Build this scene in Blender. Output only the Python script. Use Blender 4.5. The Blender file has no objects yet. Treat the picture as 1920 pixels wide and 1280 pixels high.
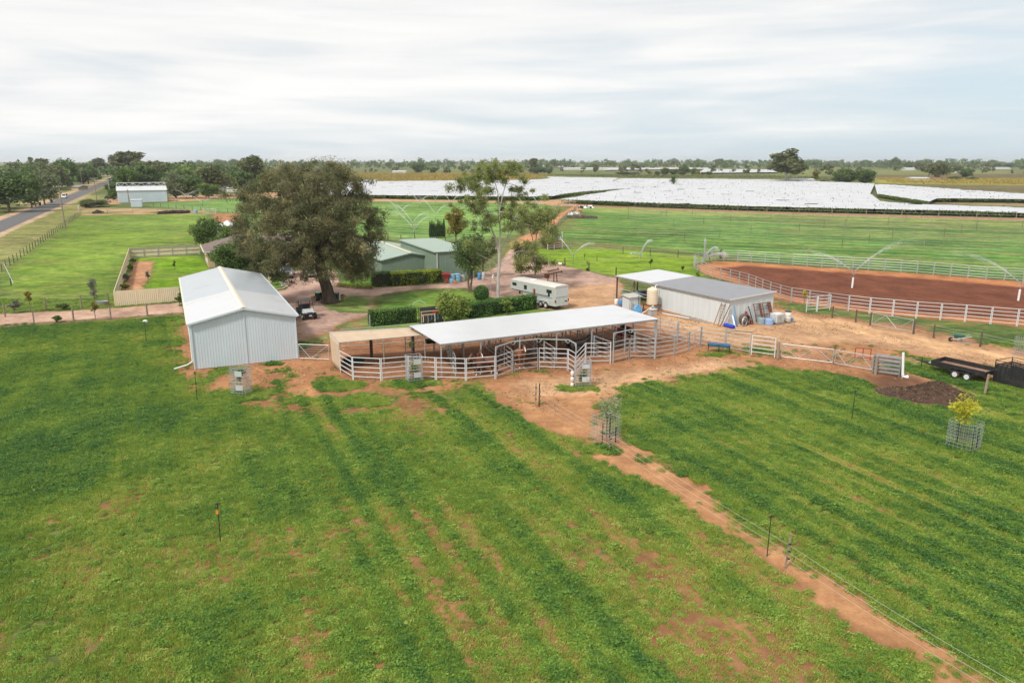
import bpy, math, random
import numpy as np
from mathutils import Vector, Matrix
random.seed(7)
RNG = np.random.default_rng(11)
R = math.radians
SC = bpy.context.scene
COL = SC.collection

# ---------------------------------------------------------------- camera
H = 16.0                       # drone height in metres
FPX = 1400.0                   # focal length in pixels of a 1920 px wide frame
PITCH = math.atan(338 / FPX)
cam_d = bpy.data.cameras.new("camera")
cam_d.sensor_width = 36.0
cam_d.lens = 36.0 * FPX / 1920.0
cam_d.clip_start = 0.5
cam_d.clip_end = 30000
cam = bpy.data.objects.new("camera", cam_d)
cam.location = (0, 0, H)
cam.rotation_euler = (math.pi / 2 - PITCH, 0, 0)
COL.objects.link(cam)
SC.camera = cam

# ---------------------------------------------------------------- world: thin high overcast over a Nishita sky
SUN_EL, SUN_AZ = R(50), R(-142)   # azimuth measured from +Y towards +X
world = bpy.data.worlds.new("World")
SC.world = world
world.use_nodes = True
nt = world.node_tree
for n in list(nt.nodes):
    nt.nodes.remove(n)
N = nt.nodes.new
L = nt.links.new
out = N("ShaderNodeOutputWorld")
bg = N("ShaderNodeBackground")
bg.inputs["Strength"].default_value = 0.1
sky = N("ShaderNodeTexSky")
sky.sky_type = 'NISHITA'
sky.sun_disc = False
sky.sun_elevation = SUN_EL
sky.sun_rotation = SUN_AZ
sky.air_density = 1.0
sky.dust_density = 1.5
tc = N("ShaderNodeTexCoord")
def wmath(op, a, b=None, clamp=False):
    m = N("ShaderNodeMath"); m.operation = op; m.use_clamp = clamp
    for i, v in enumerate((a, b)):
        if v is None: continue
        if isinstance(v, (int, float)): m.inputs[i].default_value = v
        else: L(v, m.inputs[i])
    return m.outputs[0]
sep = N("ShaderNodeSeparateXYZ"); L(tc.outputs["Generated"], sep.inputs[0])
mp = N("ShaderNodeMapping")
mp.inputs["Rotation"].default_value = (0, R(3.5), 0)
mp.inputs["Scale"].default_value = (1.5, 1.5, 13.0)
L(tc.outputs["Generated"], mp.inputs[0])
n1 = N("ShaderNodeTexNoise"); n1.inputs["Scale"].default_value = 1.35; n1.inputs["Detail"].default_value = 7
n1.inputs["Roughness"].default_value = 0.52; n1.inputs["Distortion"].default_value = 0.7
L(mp.outputs[0], n1.inputs["Vector"])
mp2 = N("ShaderNodeMapping")
mp2.inputs["Location"].default_value = (3.1, 1.7, 0.4)
mp2.inputs["Rotation"].default_value = (0, R(-2.0), 0)
mp2.inputs["Scale"].default_value = (3.0, 3.0, 34.0)
L(tc.outputs["Generated"], mp2.inputs[0])
n2 = N("ShaderNodeTexNoise"); n2.inputs["Scale"].default_value = 1.6; n2.inputs["Detail"].default_value = 6
n2.inputs["Distortion"].default_value = 0.4
L(mp2.outputs[0], n2.inputs["Vector"])
# cover: thicker to the left and overhead, thinner low on the right
side = wmath('MULTIPLY', sep.outputs[0], -0.30)
elev = wmath('MULTIPLY', sep.outputs[2], 2.1)
cov = wmath('ADD', wmath('ADD', side, elev), 0.22)
amt = wmath('ADD', wmath('ADD', cov, wmath('MULTIPLY', n1.outputs[0], 1.05)), wmath('MULTIPLY', n2.outputs[0], 0.42))
mr = N("ShaderNodeMapRange"); mr.interpolation_type = 'SMOOTHSTEP'
mr.inputs["From Min"].default_value = 0.70; mr.inputs["From Max"].default_value = 1.35
mr.inputs["To Min"].default_value = 0.18; mr.inputs["To Max"].default_value = 0.98
L(amt, mr.inputs["Value"])
mr2 = N("ShaderNodeMapRange")
mr2.inputs["From Min"].default_value = 0.35; mr2.inputs["From Max"].default_value = 0.63
L(wmath('ADD', wmath('ADD', wmath('MULTIPLY', n1.outputs[0], 0.6), wmath('MULTIPLY', n2.outputs[0], 0.4)), wmath('MULTIPLY', sep.outputs[0], -0.08)), mr2.inputs["Value"])
ccol = N("ShaderNodeMix"); ccol.data_type = 'RGBA'
ccol.inputs["A"].default_value = (6.95, 7.02, 7.1, 1)
ccol.inputs["B"].default_value = (8.5, 8.42, 8.25, 1)
L(mr2.outputs[0], ccol.inputs["Factor"])
# the clear air between the clouds: the physical sky, kept pale near the horizon
base = N("ShaderNodeMix"); base.data_type = 'RGBA'
base.inputs["Factor"].default_value = 0.8
L(sky.outputs[0], base.inputs["A"])
base.inputs["B"].default_value = (5.4, 6.75, 7.6, 1)
mixc = N("ShaderNodeMix"); mixc.data_type = 'RGBA'
L(mr.outputs[0], mixc.inputs["Factor"])
L(base.outputs["Result"], mixc.inputs["A"])
L(ccol.outputs["Result"], mixc.inputs["B"])
L(mixc.outputs["Result"], bg.inputs["Color"])
L(bg.outputs[0], out.inputs[0])

# ---------------------------------------------------------------- sun behind the overcast
sun_d = bpy.data.lights.new("sun", 'SUN')
sun_d.energy = 3.0
sun_d.angle = R(7)
sun_d.color = (1.0, 0.95, 0.88)
sun = bpy.data.objects.new("sun", sun_d)
sd = Vector((math.sin(SUN_AZ) * math.cos(SUN_EL), math.cos(SUN_AZ) * math.cos(SUN_EL), math.sin(SUN_EL)))
sun.rotation_euler = sd.to_track_quat('Z', 'Y').to_euler()
sun.location = (-200, 100, 300)
COL.objects.link(sun)
SC.view_settings.view_transform = 'Standard'
SC.view_settings.look = 'None'
SC.view_settings.gamma = 1
SC.view_settings.use_curve_mapping = False
SC.view_settings.exposure = 0.27
SC.cycles.max_bounces = 6
SC.cycles.transparent_max_bounces = 12

# ---------------------------------------------------------------- helpers
_c, _s = math.cos(PITCH), math.sin(PITCH)
def G(px, py, z=0.0):
    """where the surveyed point (px, py) of the photograph lies in the world, at height z"""
    u = (px - 960) / FPX; v = (640 - py) / FPX
    d = (u, _c + v * _s, -_s + v * _c)
    t = (z - H) / d[2]
    return Vector((d[0] * t, d[1] * t, z))
def W3(px, py, y):
    """the surveyed point (px, py) at distance y along the view"""
    u = (px - 960) / FPX; v = (640 - py) / FPX
    t = y / (_c + v * _s)
    return Vector((u * t, y, H + t * (-_s + v * _c)))
def G2(p, z=0.0):
    g = G(p[0], p[1], z); return (g.x, g.y)
EV = Vector((-0.417, 0.909, 0.0)).normalized()     # the farm's long direction
EU = Vector((EV.y, -EV.x, 0.0))
ANG_V = math.atan2(EV.y, EV.x)

def empty(name, label=None, cat=None, loc=(0, 0, 0), rz=0.0, group=None):
    o = bpy.data.objects.new(name, None)
    o.empty_display_size = 0.3
    COL.objects.link(o)
    o.location = loc
    o.rotation_euler = (0, 0, rz)
    tag(o, label, cat, group)
    return o
def tag(o, label=None, cat=None, group=None, kind=None):
    if label: o["label"] = label
    if cat: o["category"] = cat
    if group: o["group"] = group
    if kind: o["kind"] = kind
    return o
def copy_tree(o, parent=None):
    c = o.copy()
    COL.objects.link(c)
    if parent is not None: c.parent = parent
    for ch in list(o.children):
        copy_tree(ch, c)
    return c

class MB:
    def __init__(s):
        s.v = []; s.f = []; s.m = []
    def add(s, vs, fs, mi=0):
        b = len(s.v)
        s.v.extend([tuple(v) for v in vs])
        for f in fs:
            s.f.append([b + i for i in f]); s.m.append(mi)
        return s
    def box(s, x0, x1, y0, y1, z0, z1, mi=0):
        vs = [(x0,y0,z0),(x1,y0,z0),(x1,y1,z0),(x0,y1,z0),(x0,y0,z1),(x1,y0,z1),(x1,y1,z1),(x0,y1,z1)]
        return s.add(vs, [(0,3,2,1),(4,5,6,7),(0,1,5,4),(1,2,6,5),(2,3,7,6),(3,0,4,7)], mi)
    def bar(s, a, b, w, h=None, mi=0):
        a = Vector(a); b = Vector(b); h = h or w
        d = (b - a)
        if d.length < 1e-6: return s
        d.normalize()
        up = Vector((0,0,1)) if abs(d.z) < 0.95 else Vector((0,1,0))
        x = d.cross(up).normalized() * (w/2); y = x.cross(d).normalized() * (h/2)
        vs = [a-x-y,a+x-y,a+x+y,a-x+y,b-x-y,b+x-y,b+x+y,b-x+y]
        return s.add(vs, [(0,1,2,3),(7,6,5,4),(0,4,5,1),(1,5,6,2),(2,6,7,3),(3,7,4,0)], mi)
    def path(s, pts, rs, n=8, mi=0, cap=True):
        pts = [Vector(p) for p in pts]
        if isinstance(rs, (int, float)): rs = [rs] * len(pts)
        vs = []; fs = []
        prev = None
        for i, p in enumerate(pts):
            d = (pts[min(i+1, len(pts)-1)] - pts[max(i-1, 0)])
            d = d.normalized() if d.length > 1e-9 else Vector((0,0,1))
            if prev is None:
                up = Vector((0,0,1)) if abs(d.z) < 0.9 else Vector((1,0,0))
                x = d.cross(up).normalized()
            else:
                x = (prev - d * prev.dot(d))
                x = x.normalized() if x.length > 1e-6 else d.orthogonal().normalized()
            prev = x
            y = d.cross(x)
            for k in range(n):
                t = 2*math.pi*k/n
                vs.append(p + (x*math.cos(t) + y*math.sin(t)) * rs[i])
        for i in range(len(pts)-1):
            for k in range(n):
                k2 = (k+1) % n
                fs.append((i*n+k, i*n+k2, (i+1)*n+k2, (i+1)*n+k))
        if cap:
            fs.append(tuple(reversed(range(n))))
            fs.append(tuple((len(pts)-1)*n + k for k in range(n)))
        return s.add(vs, fs, mi)
    def tube(s, a, b, r, r2=None, n=8, mi=0):
        return s.path([a, b], [r, r if r2 is None else r2], n, mi)
    def lathe(s, prof, c=(0,0,0), n=20, mi=0):
        vs = []; fs = []
        for r, z in prof:
            for k in range(n):
                t = 2*math.pi*k/n
                vs.append((c[0]+r*math.cos(t), c[1]+r*math.sin(t), c[2]+z))
        for i in range(len(prof)-1):
            for k in range(n):
                k2 = (k+1) % n
                fs.append((i*n+k, i*n+k2, (i+1)*n+k2, (i+1)*n+k))
        fs.append(tuple(reversed(range(n)))); fs.append(tuple((len(prof)-1)*n+k for k in range(n)))
        return s.add(vs, fs, mi)
    def wheel(s, c, ax, R0, w, r_in=0.0, n=20, mi=0):
        """a tyre-like ring (or a disc) round c with axis ax"""
        ax = Vector(ax).normalized(); c = Vector(c)
        x = ax.orthogonal().normalized(); y = ax.cross(x)
        prof = [(r_in,-w*.42),(R0*.82,-w*.5),(R0*.96,-w*.4),(R0,-w*.2),(R0,w*.2),(R0*.96,w*.4),(R0*.82,w*.5),(r_in,w*.42)]
        vs = []; fs = []
        for r, z in prof:
            for k in range(n):
                t = 2*math.pi*k/n
                vs.append(c + ax*z + (x*math.cos(t)+y*math.sin(t))*max(r, 0.001))
        m = len(prof)
        for i in range(m):
            j = (i+1) % m
            if j == 0 and r_in <= 0: continue
            for k in range(n):
                k2 = (k+1) % n
                fs.append((i*n+k, i*n+k2, j*n+k2, j*n+k))
        return s.add(vs, fs, mi)
    def prism(s, poly, a, b, mi=0):
        """poly: list of (y,z) outline extruded along x from a to b"""
        n = len(poly)
        vs = [(a,p[0],p[1]) for p in poly] + [(b,p[0],p[1]) for p in poly]
        fs = [tuple(reversed(range(n))), tuple(range(n, 2*n))]
        for i in range(n):
            j = (i+1) % n
            fs.append((i, j, n+j, n+i))
        return s.add(vs, fs, mi)
    def slab(s, quad, t, mi=0):
        """four 3-D corners thickened downwards by t"""
        q = [Vector(p) for p in quad]
        nrm = (q[1]-q[0]).cross(q[3]-q[0]).normalized()
        if nrm.z < 0: nrm = -nrm
        lo = [p - nrm*t for p in q]
        return s.add(q+lo, [(0,1,2,3),(7,6,5,4),(0,4,5,1),(1,5,6,2),(2,6,7,3),(3,7,4,0)], mi)
    def build(s, name, mats, parent=None, smooth=False, bevel=0.0):
        me = bpy.data.meshes.new(name)
        me.from_pydata(s.v, [], s.f)
        if not isinstance(mats, (list, tuple)): mats = [mats]
        for m in mats: me.materials.append(m)
        if len(mats) > 1:
            me.polygons.foreach_set("material_index", s.m)
        if smooth:
            me.polygons.foreach_set("use_smooth", [True]*len(s.f))
            try: me.set_sharp_from_angle(angle=R(40))
            except Exception: pass
        me.update()
        o = bpy.data.objects.new(name, me)
        COL.objects.link(o)
        if parent is not None: o.parent = parent
        if bevel > 0:
            md = o.modifiers.new("soft_edges", 'BEVEL'); md.width = bevel; md.segments = 2; md.limit_method = 'ANGLE'
        return o

def quads_mesh(name, V, nper, mats, attrs=None, parent=None):
    """V: (n, nper, 3) array: n loose faces; attrs: {name: (n,) per-face values}"""
    V = np.asarray(V, dtype=np.float32)
    n = V.shape[0]
    me = bpy.data.meshes.new(name)
    me.vertices.add(n*nper)
    me.vertices.foreach_set("co", V.reshape(-1))
    me.loops.add(n*nper)
    me.loops.foreach_set("vertex_index", np.arange(n*nper, dtype=np.int32))
    me.polygons.add(n)
    me.polygons.foreach_set("loop_start", np.arange(0, n*nper, nper, dtype=np.int32))
    me.polygons.foreach_set("loop_total", np.full(n, nper, dtype=np.int32))
    me.update(calc_edges=True)
    for k, a in (attrs or {}).items():
        at = me.attributes.new(k, 'FLOAT', 'FACE')
        at.data.foreach_set("value", np.asarray(a, dtype=np.float32))
    if not isinstance(mats, (list, tuple)): mats = [mats]
    for m in mats: me.materials.append(m)
    o = bpy.data.objects.new(name, me)
    COL.objects.link(o)
    if parent is not None: o.parent = parent
    return o

# ---- numpy value noise
def _hash(ix, iy, seed):
    h = (ix.astype(np.int64)*374761393 + iy.astype(np.int64)*668265263 + seed*974711) & 0x7fffffff
    h = ((h ^ (h >> 13)) * 1274126177) & 0x7fffffff
    h = h ^ (h >> 16)
    return (h & 0xffff) / 65535.0
def vnoise(x, y, seed=0):
    ix = np.floor(x); iy = np.floor(y)
    fx = x-ix; fy = y-iy
    fx = fx*fx*(3-2*fx); fy = fy*fy*(3-2*fy)
    ix = ix.astype(np.int64); iy = iy.astype(np.int64)
    a = _hash(ix,iy,seed); b = _hash(ix+1,iy,seed); c = _hash(ix,iy+1,seed); d = _hash(ix+1,iy+1,seed)
    return (a*(1-fx)+b*fx)*(1-fy) + (c*(1-fx)+d*fx)*fy
def fbm(x, y, seed=0, oct=4, rough=0.5):
    t = 0; a = 1; w = 0
    for o in range(oct):
        t = t + a*vnoise(x*2**o + o*17.3, y*2**o - o*9.1, seed+o); w += a; a *= rough
    return t/w
def sstep(a, b, x):
    t = np.clip((x-a)/(b-a), 0, 1)
    return t*t*(3-2*t)
def poly_sd(P, X, Y):
    """signed distance to polygon P, positive inside"""
    n = len(P)
    d2 = np.full(X.shape, 1e18); inside = np.zeros(X.shape, bool)
    for i in range(n):
        x0, y0 = P[i]; x1, y1 = P[(i+1) % n]
        ex, ey = x1-x0, y1-y0
        wx, wy = X-x0, Y-y0
        t = np.clip((wx*ex+wy*ey)/max(ex*ex+ey*ey, 1e-9), 0, 1)
        d2 = np.minimum(d2, (wx-ex*t)**2 + (wy-ey*t)**2)
        c = ((y0 <= Y) & (Y < y1)) | ((y1 <= Y) & (Y < y0))
        if abs(ey) > 1e-12:
            xi = x0 + (Y-y0)/ey*ex
            inside ^= (c & (X < xi))
    return np.where(inside, 1, -1)*np.sqrt(d2)

# ---------------------------------------------------------------- materials
MATS = {}
def nodes_of(m):
    m.use_nodes = True
    nt = m.node_tree
    b = nt.nodes.get("Principled BSDF")
    return nt, b
def surf(name, col, rough=0.6, metal=0.0, vary=0.12, scale=3.0, dirt=None, dirt_amt=0.0, bump=0.0, bscale=40.0, spec=0.4, wave=None, alpha=None, stretch=None):
    """generic painted / natural surface: colour broken up by noise, optional stains and bump"""
    if name in MATS: return MATS[name]
    m = bpy.data.materials.new(name); MATS[name] = m
    nt, b = nodes_of(m)
    N = nt.nodes.new; L = nt.links.new
    tc = N("ShaderNodeTexCoord")
    vec = tc.outputs["Object"]
    if stretch:
        mp = N("ShaderNodeMapping"); mp.inputs["Scale"].default_value = stretch; L(vec, mp.inputs[0]); vecn = mp.outputs[0]
    else: vecn = vec
    n = N("ShaderNodeTexNoise"); n.inputs["Scale"].default_value = scale; n.inputs["Detail"].default_value = 5; n.inputs["Roughness"].default_value = 0.65
    L(vecn, n.inputs["Vector"])
    mr = N("ShaderNodeMapRange"); mr.inputs["From Min"].default_value = 0.3; mr.inputs["From Max"].default_value = 0.7
    mr.inputs["To Min"].default_value = 1-vary; mr.inputs["To Max"].default_value = 1+vary
    L(n.outputs[0], mr.inputs["Value"])
    mul = N("ShaderNodeMix"); mul.data_type = 'RGBA'; mul.blend_type = 'MULTIPLY'; mul.inputs["Factor"].default_value = 1
    mul.inputs["A"].default_value = (*col, 1)
    cmb = N("ShaderNodeCombineColor")
    for i in range(3): L(mr.outputs[0], cmb.inputs[i])
    L(cmb.outputs[0], mul.inputs["B"])
    res = mul.outputs["Result"]
    if dirt:
        n2 = N("ShaderNodeTexNoise"); n2.inputs["Scale"].default_value = scale*0.45; n2.inputs["Detail"].default_value = 6; n2.inputs["Roughness"].default_value = 0.7
        mp2 = N("ShaderNodeMapping"); mp2.inputs["Location"].default_value = (5.2, 1.3, 7.7); L(vecn, mp2.inputs[0]); L(mp2.outputs[0], n2.inputs["Vector"])
        mr2 = N("ShaderNodeMapRange"); mr2.interpolation_type = 'SMOOTHSTEP'
        mr2.inputs["From Min"].default_value = 0.62-0.3*dirt_amt; mr2.inputs["From Max"].default_value = 0.78-0.2*dirt_amt
        mr2.inputs["To Max"].default_value = min(1, 0.35+dirt_amt)
        L(n2.outputs[0], mr2.inputs["Value"])
        mx = N("ShaderNodeMix"); mx.data_type = 'RGBA'; mx.inputs["B"].default_value = (*dirt, 1)
        L(mr2.outputs[0], mx.inputs["Factor"]); L(res, mx.inputs["A"]); res = mx.outputs["Result"]
    L(res, b.inputs["Base Color"])
    b.inputs["Roughness"].default_value = rough
    b.inputs["Metallic"].default_value = metal
    b.inputs["Specular IOR Level"].default_value = spec
    if bump:
        nb = N("ShaderNodeTexNoise"); nb.inputs["Scale"].default_value = bscale; nb.inputs["Detail"].default_value = 4
        L(vec, nb.inputs["Vector"])
        bp = N("ShaderNodeBump"); bp.inputs["Strength"].default_value = bump; bp.inputs["Distance"].default_value = 0.03
        L(nb.outputs[0], bp.inputs["Height"]); L(bp.outputs[0], b.inputs["Normal"])
    if wave:
        wv = N("ShaderNodeTexWave"); wv.wave_type = 'BANDS'; wv.bands_direction = wave[0]; wv.inputs["Scale"].default_value = wave[1]
        L(vec, wv.inputs["Vector"])
        bp = N("ShaderNodeBump"); bp.inputs["Strength"].default_value = wave[2]; bp.inputs["Distance"].default_value = 0.03
        L(wv.outputs[0], bp.inputs["Height"]); L(bp.outputs[0], b.inputs["Normal"])
    return m

def leafy(name, c0, c1, c2=None, trans=0.25, rough=0.55):
    """foliage: each leaf picks its own hue between c0 and c1 (attribute tint), a few take c2"""
    if name in MATS: return MATS[name]
    m = bpy.data.materials.new(name); MATS[name] = m
    nt, b = nodes_of(m)
    N = nt.nodes.new; L = nt.links.new
    at = N("ShaderNodeAttribute"); at.attribute_name = "tint"
    cr = N("ShaderNodeValToRGB")
    e = cr.color_ramp.elements
    e[0].position = 0.0; e[0].color = (*c0, 1)
    e[1].position = 0.85 if c2 else 1.0; e[1].color = (*c1, 1)
    if c2:
        k = e.new(1.0); k.color = (*c2, 1)
    L(at.outputs["Fac"], cr.inputs[0])
    L(cr.outputs[0], b.inputs["Base Color"])
    b.inputs["Roughness"].default_value = rough
    b.inputs["Specular IOR Level"].default_value = 0.25
    tr = N("ShaderNodeBsdfTranslucent"); L(cr.outputs[0], tr.inputs["Color"])
    mx = N("ShaderNodeMixShader"); mx.inputs[0].default_value = trans
    o = [n for n in nt.nodes if n.type == 'OUTPUT_MATERIAL'][0]
    L(b.outputs[0], mx.inputs[1]); L(tr.outputs[0], mx.inputs[2]); L(mx.outputs[0], o.inputs["Surface"])
    return m

M_GALV = surf("galvanised_steel", (0.43, 0.45, 0.46), 0.45, 0.35, 0.12, 6, (0.33, 0.30, 0.27), 0.25)
M_WPAINT = surf("white_rail_paint", (0.60, 0.61, 0.62), 0.45, 0.0, 0.06, 4, (0.42, 0.38, 0.33), 0.2)
M_RUST = surf("rusty_steel", (0.17, 0.07, 0.04), 0.85, 0.2, 0.35, 9, (0.08, 0.04, 0.03), 0.5)
M_BLACK = surf("black_paint", (0.02, 0.021, 0.023), 0.45, 0.0, 0.2, 5, (0.09, 0.075, 0.06), 0.3)
M_TYRE = surf("tyre_rubber", (0.022, 0.021, 0.02), 0.85, 0.0, 0.2, 9, (0.14, 0.08, 0.05), 0.45)
M_POST = surf("weathered_timber", (0.27, 0.22, 0.16), 0.85, 0.0, 0.3, 10, (0.12, 0.09, 0.065), 0.4, bump=0.3)
M_DPOST = surf("dark_timber", (0.10, 0.075, 0.055), 0.9, 0.0, 0.3, 10, bump=0.3)
M_WHITE = surf("white_plastic", (0.76, 0.76, 0.74), 0.4, 0, 0.05, 4, (0.5, 0.45, 0.37), 0.2)
M_BLUE = surf("blue_plastic", (0.07, 0.24, 0.48), 0.4, 0, 0.1, 4)
M_LBLUE = surf("pale_blue_plastic", (0.20, 0.42, 0.55), 0.45, 0, 0.12, 4, (0.35, 0.3, 0.25), 0.25)
M_GLASS = surf("dark_glass", (0.02, 0.024, 0.028), 0.08, 0, 0.1, 2, spec=0.6)
M_WIRE = surf("fence_wire", (0.42, 0.43, 0.43), 0.5, 0.3, 0.1, 2)
# ================================================================ GROUND
def grow(a0, step, g, lim):
    o = [a0]; s = step
    while o[-1] < lim:
        o.append(o[-1]+s); s *= g
    return o
_ys = list(np.arange(4, 72, 0.32)); _ys += grow(_ys[-1]+0.32, 0.32, 1.013, 160)
_ys += grow(_ys[-1]+1.4, 1.45, 1.012, 12000)[0:]
_xp = list(np.arange(0, 42, 0.36)); _xp += grow(_xp[-1]+0.36, 0.37, 1.016, 9000)
_xs = [-x for x in reversed(_xp[1:])] + _xp
XS = np.array(_xs); YS = np.array(_ys)
GX, GY = np.meshgrid(XS, YS)
GX = GX.ravel(); GY = GY.ravel()
def uv_of(X, Y):
    return X*EU.x + Y*EU.y, X*EV.x + Y*EV.y
U_TRACK = 21.6          # the electric fence runs along this line

_dirt_edge = [G2(p) for p in [(960,742),(1000,795),(1085,822),(1132,868),(1298,952),(1440,1056),(1608,1164),(1870,1360),(1985,1360),
              (1640,1135),(1462,1036),(1338,924),(1232,850),(1130,800),(1110,765),(1150,738)]]
def field_patterns(X, Y):
    """(lushness 0..1, bareness 0..1) of the sown paddocks in front: shared by the ground and the plants on it"""
    u, v = uv_of(X, Y)
    wob = (fbm(v*0.05, u*0.05, 5, 3)-0.5)*3.0
    blot = fbm(X*0.11, Y*0.11, 21, 4)
    blot2 = fbm(X*0.32, Y*0.32, 31, 3)
    ph = (u + wob*0.55)
    str1 = 0.5+0.28*np.sin(ph*2*math.pi/3.05 + 0.8)+0.30*np.sin(ph*2*math.pi/1.42)*(0.3+1.2*vnoise(u*0.4, v*0.08, 49))
    str1 = np.clip(str1, 0, 1)
    str2 = fbm(ph*0.85, v*0.045, 41, 4)
    right = sstep(U_TRACK-1, U_TRACK+3, u)
    mid = sstep(-2, 9, u)
    sl = 0.34*blot + 0.24*str2 + 0.28*str1**1.7*(-0.15+1.75*vnoise(ph*0.33, v*0.05, 47)) + 0.27*blot2 - 0.02
    left = 0.40*blot + 0.20*str2 + 0.34*blot2 + 0.035
    lush = left*(1-mid) + sl*mid
    lush = lush + right*0.06
    lush = np.clip((lush-0.29)/0.40, 0, 1)
    rut = sstep(0.66, 0.8, fbm(ph*0.62, v*0.03, 71, 3)) * mid
    bare = 0.57 - 0.34*lush + 0.12*mid*(1-right) + 0.26*(fbm(X*0.9, Y*0.9, 61, 4)-0.5)*2 + 0.22*rut
    return lush, bare, rut

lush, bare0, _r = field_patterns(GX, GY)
near = 1 - sstep(60, 110, GY)
# defaults: pasture colour and the red soil under it
def arr(c): return np.tile(np.array(c, dtype=np.float64), (GX.size, 1))
mixc_ = lambda a, b, t: a*(1-t[:, None]) + b*t[:, None]
colr = mixc_(arr((0.150, 0.180, 0.045)), arr((0.060, 0.125, 0.028)), lush)  # lush ground deeper green, with shade under the leaves put into its colour
far = fbm(GX*0.02, GY*0.008, 91, 4)
colfar = mixc_(arr((0.15, 0.16, 0.055)), arr((0.085, 0.125, 0.04)), sstep(0.35, 0.65, far))
colr = mixc_(colfar, colr, near)
bare = np.zeros(GX.size); open_w = np.ones(GX.size)
soil = arr((0.255, 0.128, 0.062))
RED = (0.355, 0.172, 0.084); ORANGE = (0.46, 0.275, 0.155); PINK = (0.40, 0.265, 0.21); BROWN = (0.155, 0.055, 0.030); SAND = (0.46, 0.33, 0.20)

def paint(px=None, P=None, feather=1.0, soilc=None, barev=None, grass=None, w0=1.0, vary=None, rag=0.0):
    """a region of the ground given by its surveyed outline"""
    global colr, bare, soil, open_w
    if P is None: P = [G2(p) for p in px]
    xs = [p[0] for p in P]; ys = [p[1] for p in P]
    m = max(feather, 1)*1.5 + rag*2
    idx = np.nonzero((GX > min(xs)-m) & (GX < max(xs)+m) & (GY > min(ys)-m) & (GY < max(ys)+m))[0]
    if idx.size == 0: return
    X = GX[idx]; Y = GY[idx]
    d = poly_sd(P, X, Y)
    if rag: d = d + (fbm(X*0.8/rag, Y*0.8/rag, 101, 3)-0.5)*2*rag
    w = sstep(-feather, feather, d)*w0
    W = w[:, None]
    if soilc is not None: soil[idx] = soil[idx]*(1-W) + np.array(soilc)*W
    if barev is not None:
        bv = barev
        if vary: bv = barev + vary[1]*(fbm(X*vary[0], Y*vary[0], 111, 4)-0.5)*2
        bare[idx] = bare[idx]*(1-w) + bv*w
        open_w[idx] *= 1-w
    if grass is not None:
        g = np.array(grass)
        var = (fbm(X*0.06, Y*0.06, 121, 4)-0.5)
        gg = g*(1+0.9*var[:, None])
        colr[idx] = colr[idx]*(1-W) + gg*W

# --- far country: bands of vineyard and crop
paint([(330,305),(2300,305),(2300,330),(330,330)], feather=40, grass=(0.125,0.145,0.05), barev=0.1)
paint([(640,324),(1000,324),(1035,331),(985,338),(640,340)], feather=8, grass=(0.25,0.185,0.045), barev=0.0)
paint([(1000,329),(1920,331),(1920,336),(1440,337),(1000,331)], feather=8, grass=(0.16,0.17,0.05), barev=0.05)
paint([(1640,335),(2300,338),(2300,353),(1640,344)], feather=8, grass=(0.30,0.26,0.055), barev=0.0)
paint([(1640,326),(2300,326),(2300,335),(1640,333)], feather=10, grass=(0.13,0.095,0.05), barev=0.2)
paint([(1440,317),(1900,320),(1900,326),(1440,330)], feather=15, grass=(0.17,0.19,0.06), barev=0.0)
paint([(1130,308),(1300,309),(1300,314),(1130,313)], feather=25, grass=(0.27,0.17,0.06), barev=0.1)
paint([(805,310),(990,310),(990,319),(805,319)], feather=25, grass=(0.13,0.17,0.05), barev=0.0)
paint([(1660,346),(2300,352),(2300,368),(1920,363)], feather=6, grass=(0.145,0.115,0.06), barev=0.1)
paint([(1640,360),(1760,376),(1920,378),(2100,382),(2100,396),(1920,388),(1700,380)], feather=3, grass=(0.19,0.15,0.08), soilc=SAND, barev=0.45)
paint([(1652,364),(1720,372),(1745,379),(1690,378)], feather=2, soilc=ORANGE, barev=0.95)
# --- the roadside strip and the left paddock
V0, V1 = -40, 1500
def strip(u0, u1, v0=V0, v1=V1):
    f = lambda u, v: (EU.x*u+EV.x*v, EU.y*u+EV.y*v)
    return [f(u0, v0), f(u1, v0), f(u1, v1), f(u0, v1)]
paint(P=strip(-34.5, -23.3, 30, 420), feather=1.5, grass=(0.25,0.25,0.085), barev=0.25, vary=(0.08,0.45), soilc=SAND)
paint(P=strip(-53, -42, 30, 900), feather=2.0, grass=(0.15,0.17,0.055), barev=0.42, vary=(0.06,0.5), soilc=SAND)
paint(P=strip(-35.2, -33.2, 0, 900), feather=0.9, soilc=(0.47,0.34,0.25), barev=0.95)
paint(P=strip(-44.5, -41.4, 0, 900), feather=1.2, soilc=(0.47,0.33,0.23), barev=0.85)
paint([(150,402),(0,512),(0,585),(210,560),(240,480),(380,470),(385,400)], feather=3, grass=(0.170,0.255,0.036), barev=0.14, vary=(0.09,0.5))
paint([(190,405),(150,425),(330,440),(380,420),(372,402)], feather=6, grass=(0.17,0.26,0.045), barev=0.05, vary=(0.08,0.3))
paint([(130,388),(385,392),(410,400),(380,402),(150,404)], feather=2.5, soilc=(0.42,0.28,0.15), barev=0.50, vary=(0.1,0.4), grass=(0.19,0.18,0.06))
paint([(318,368),(500,361),(640,362),(640,368),(460,372),(318,380)], feather=2.5, soilc=ORANGE, barev=0.97)
paint([(270,386),(318,379),(470,370),(490,400),(440,402),(390,394)], feather=3, grass=(0.15,0.265,0.066), barev=0.0)
paint([(200,372),(225,372),(225,384),(195,382)], feather=1.5, soilc=ORANGE, barev=0.85)
paint([(395,400),(450,400),(455,412),(430,418),(400,420)], feather=3, soilc=RED, barev=0.75)
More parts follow.
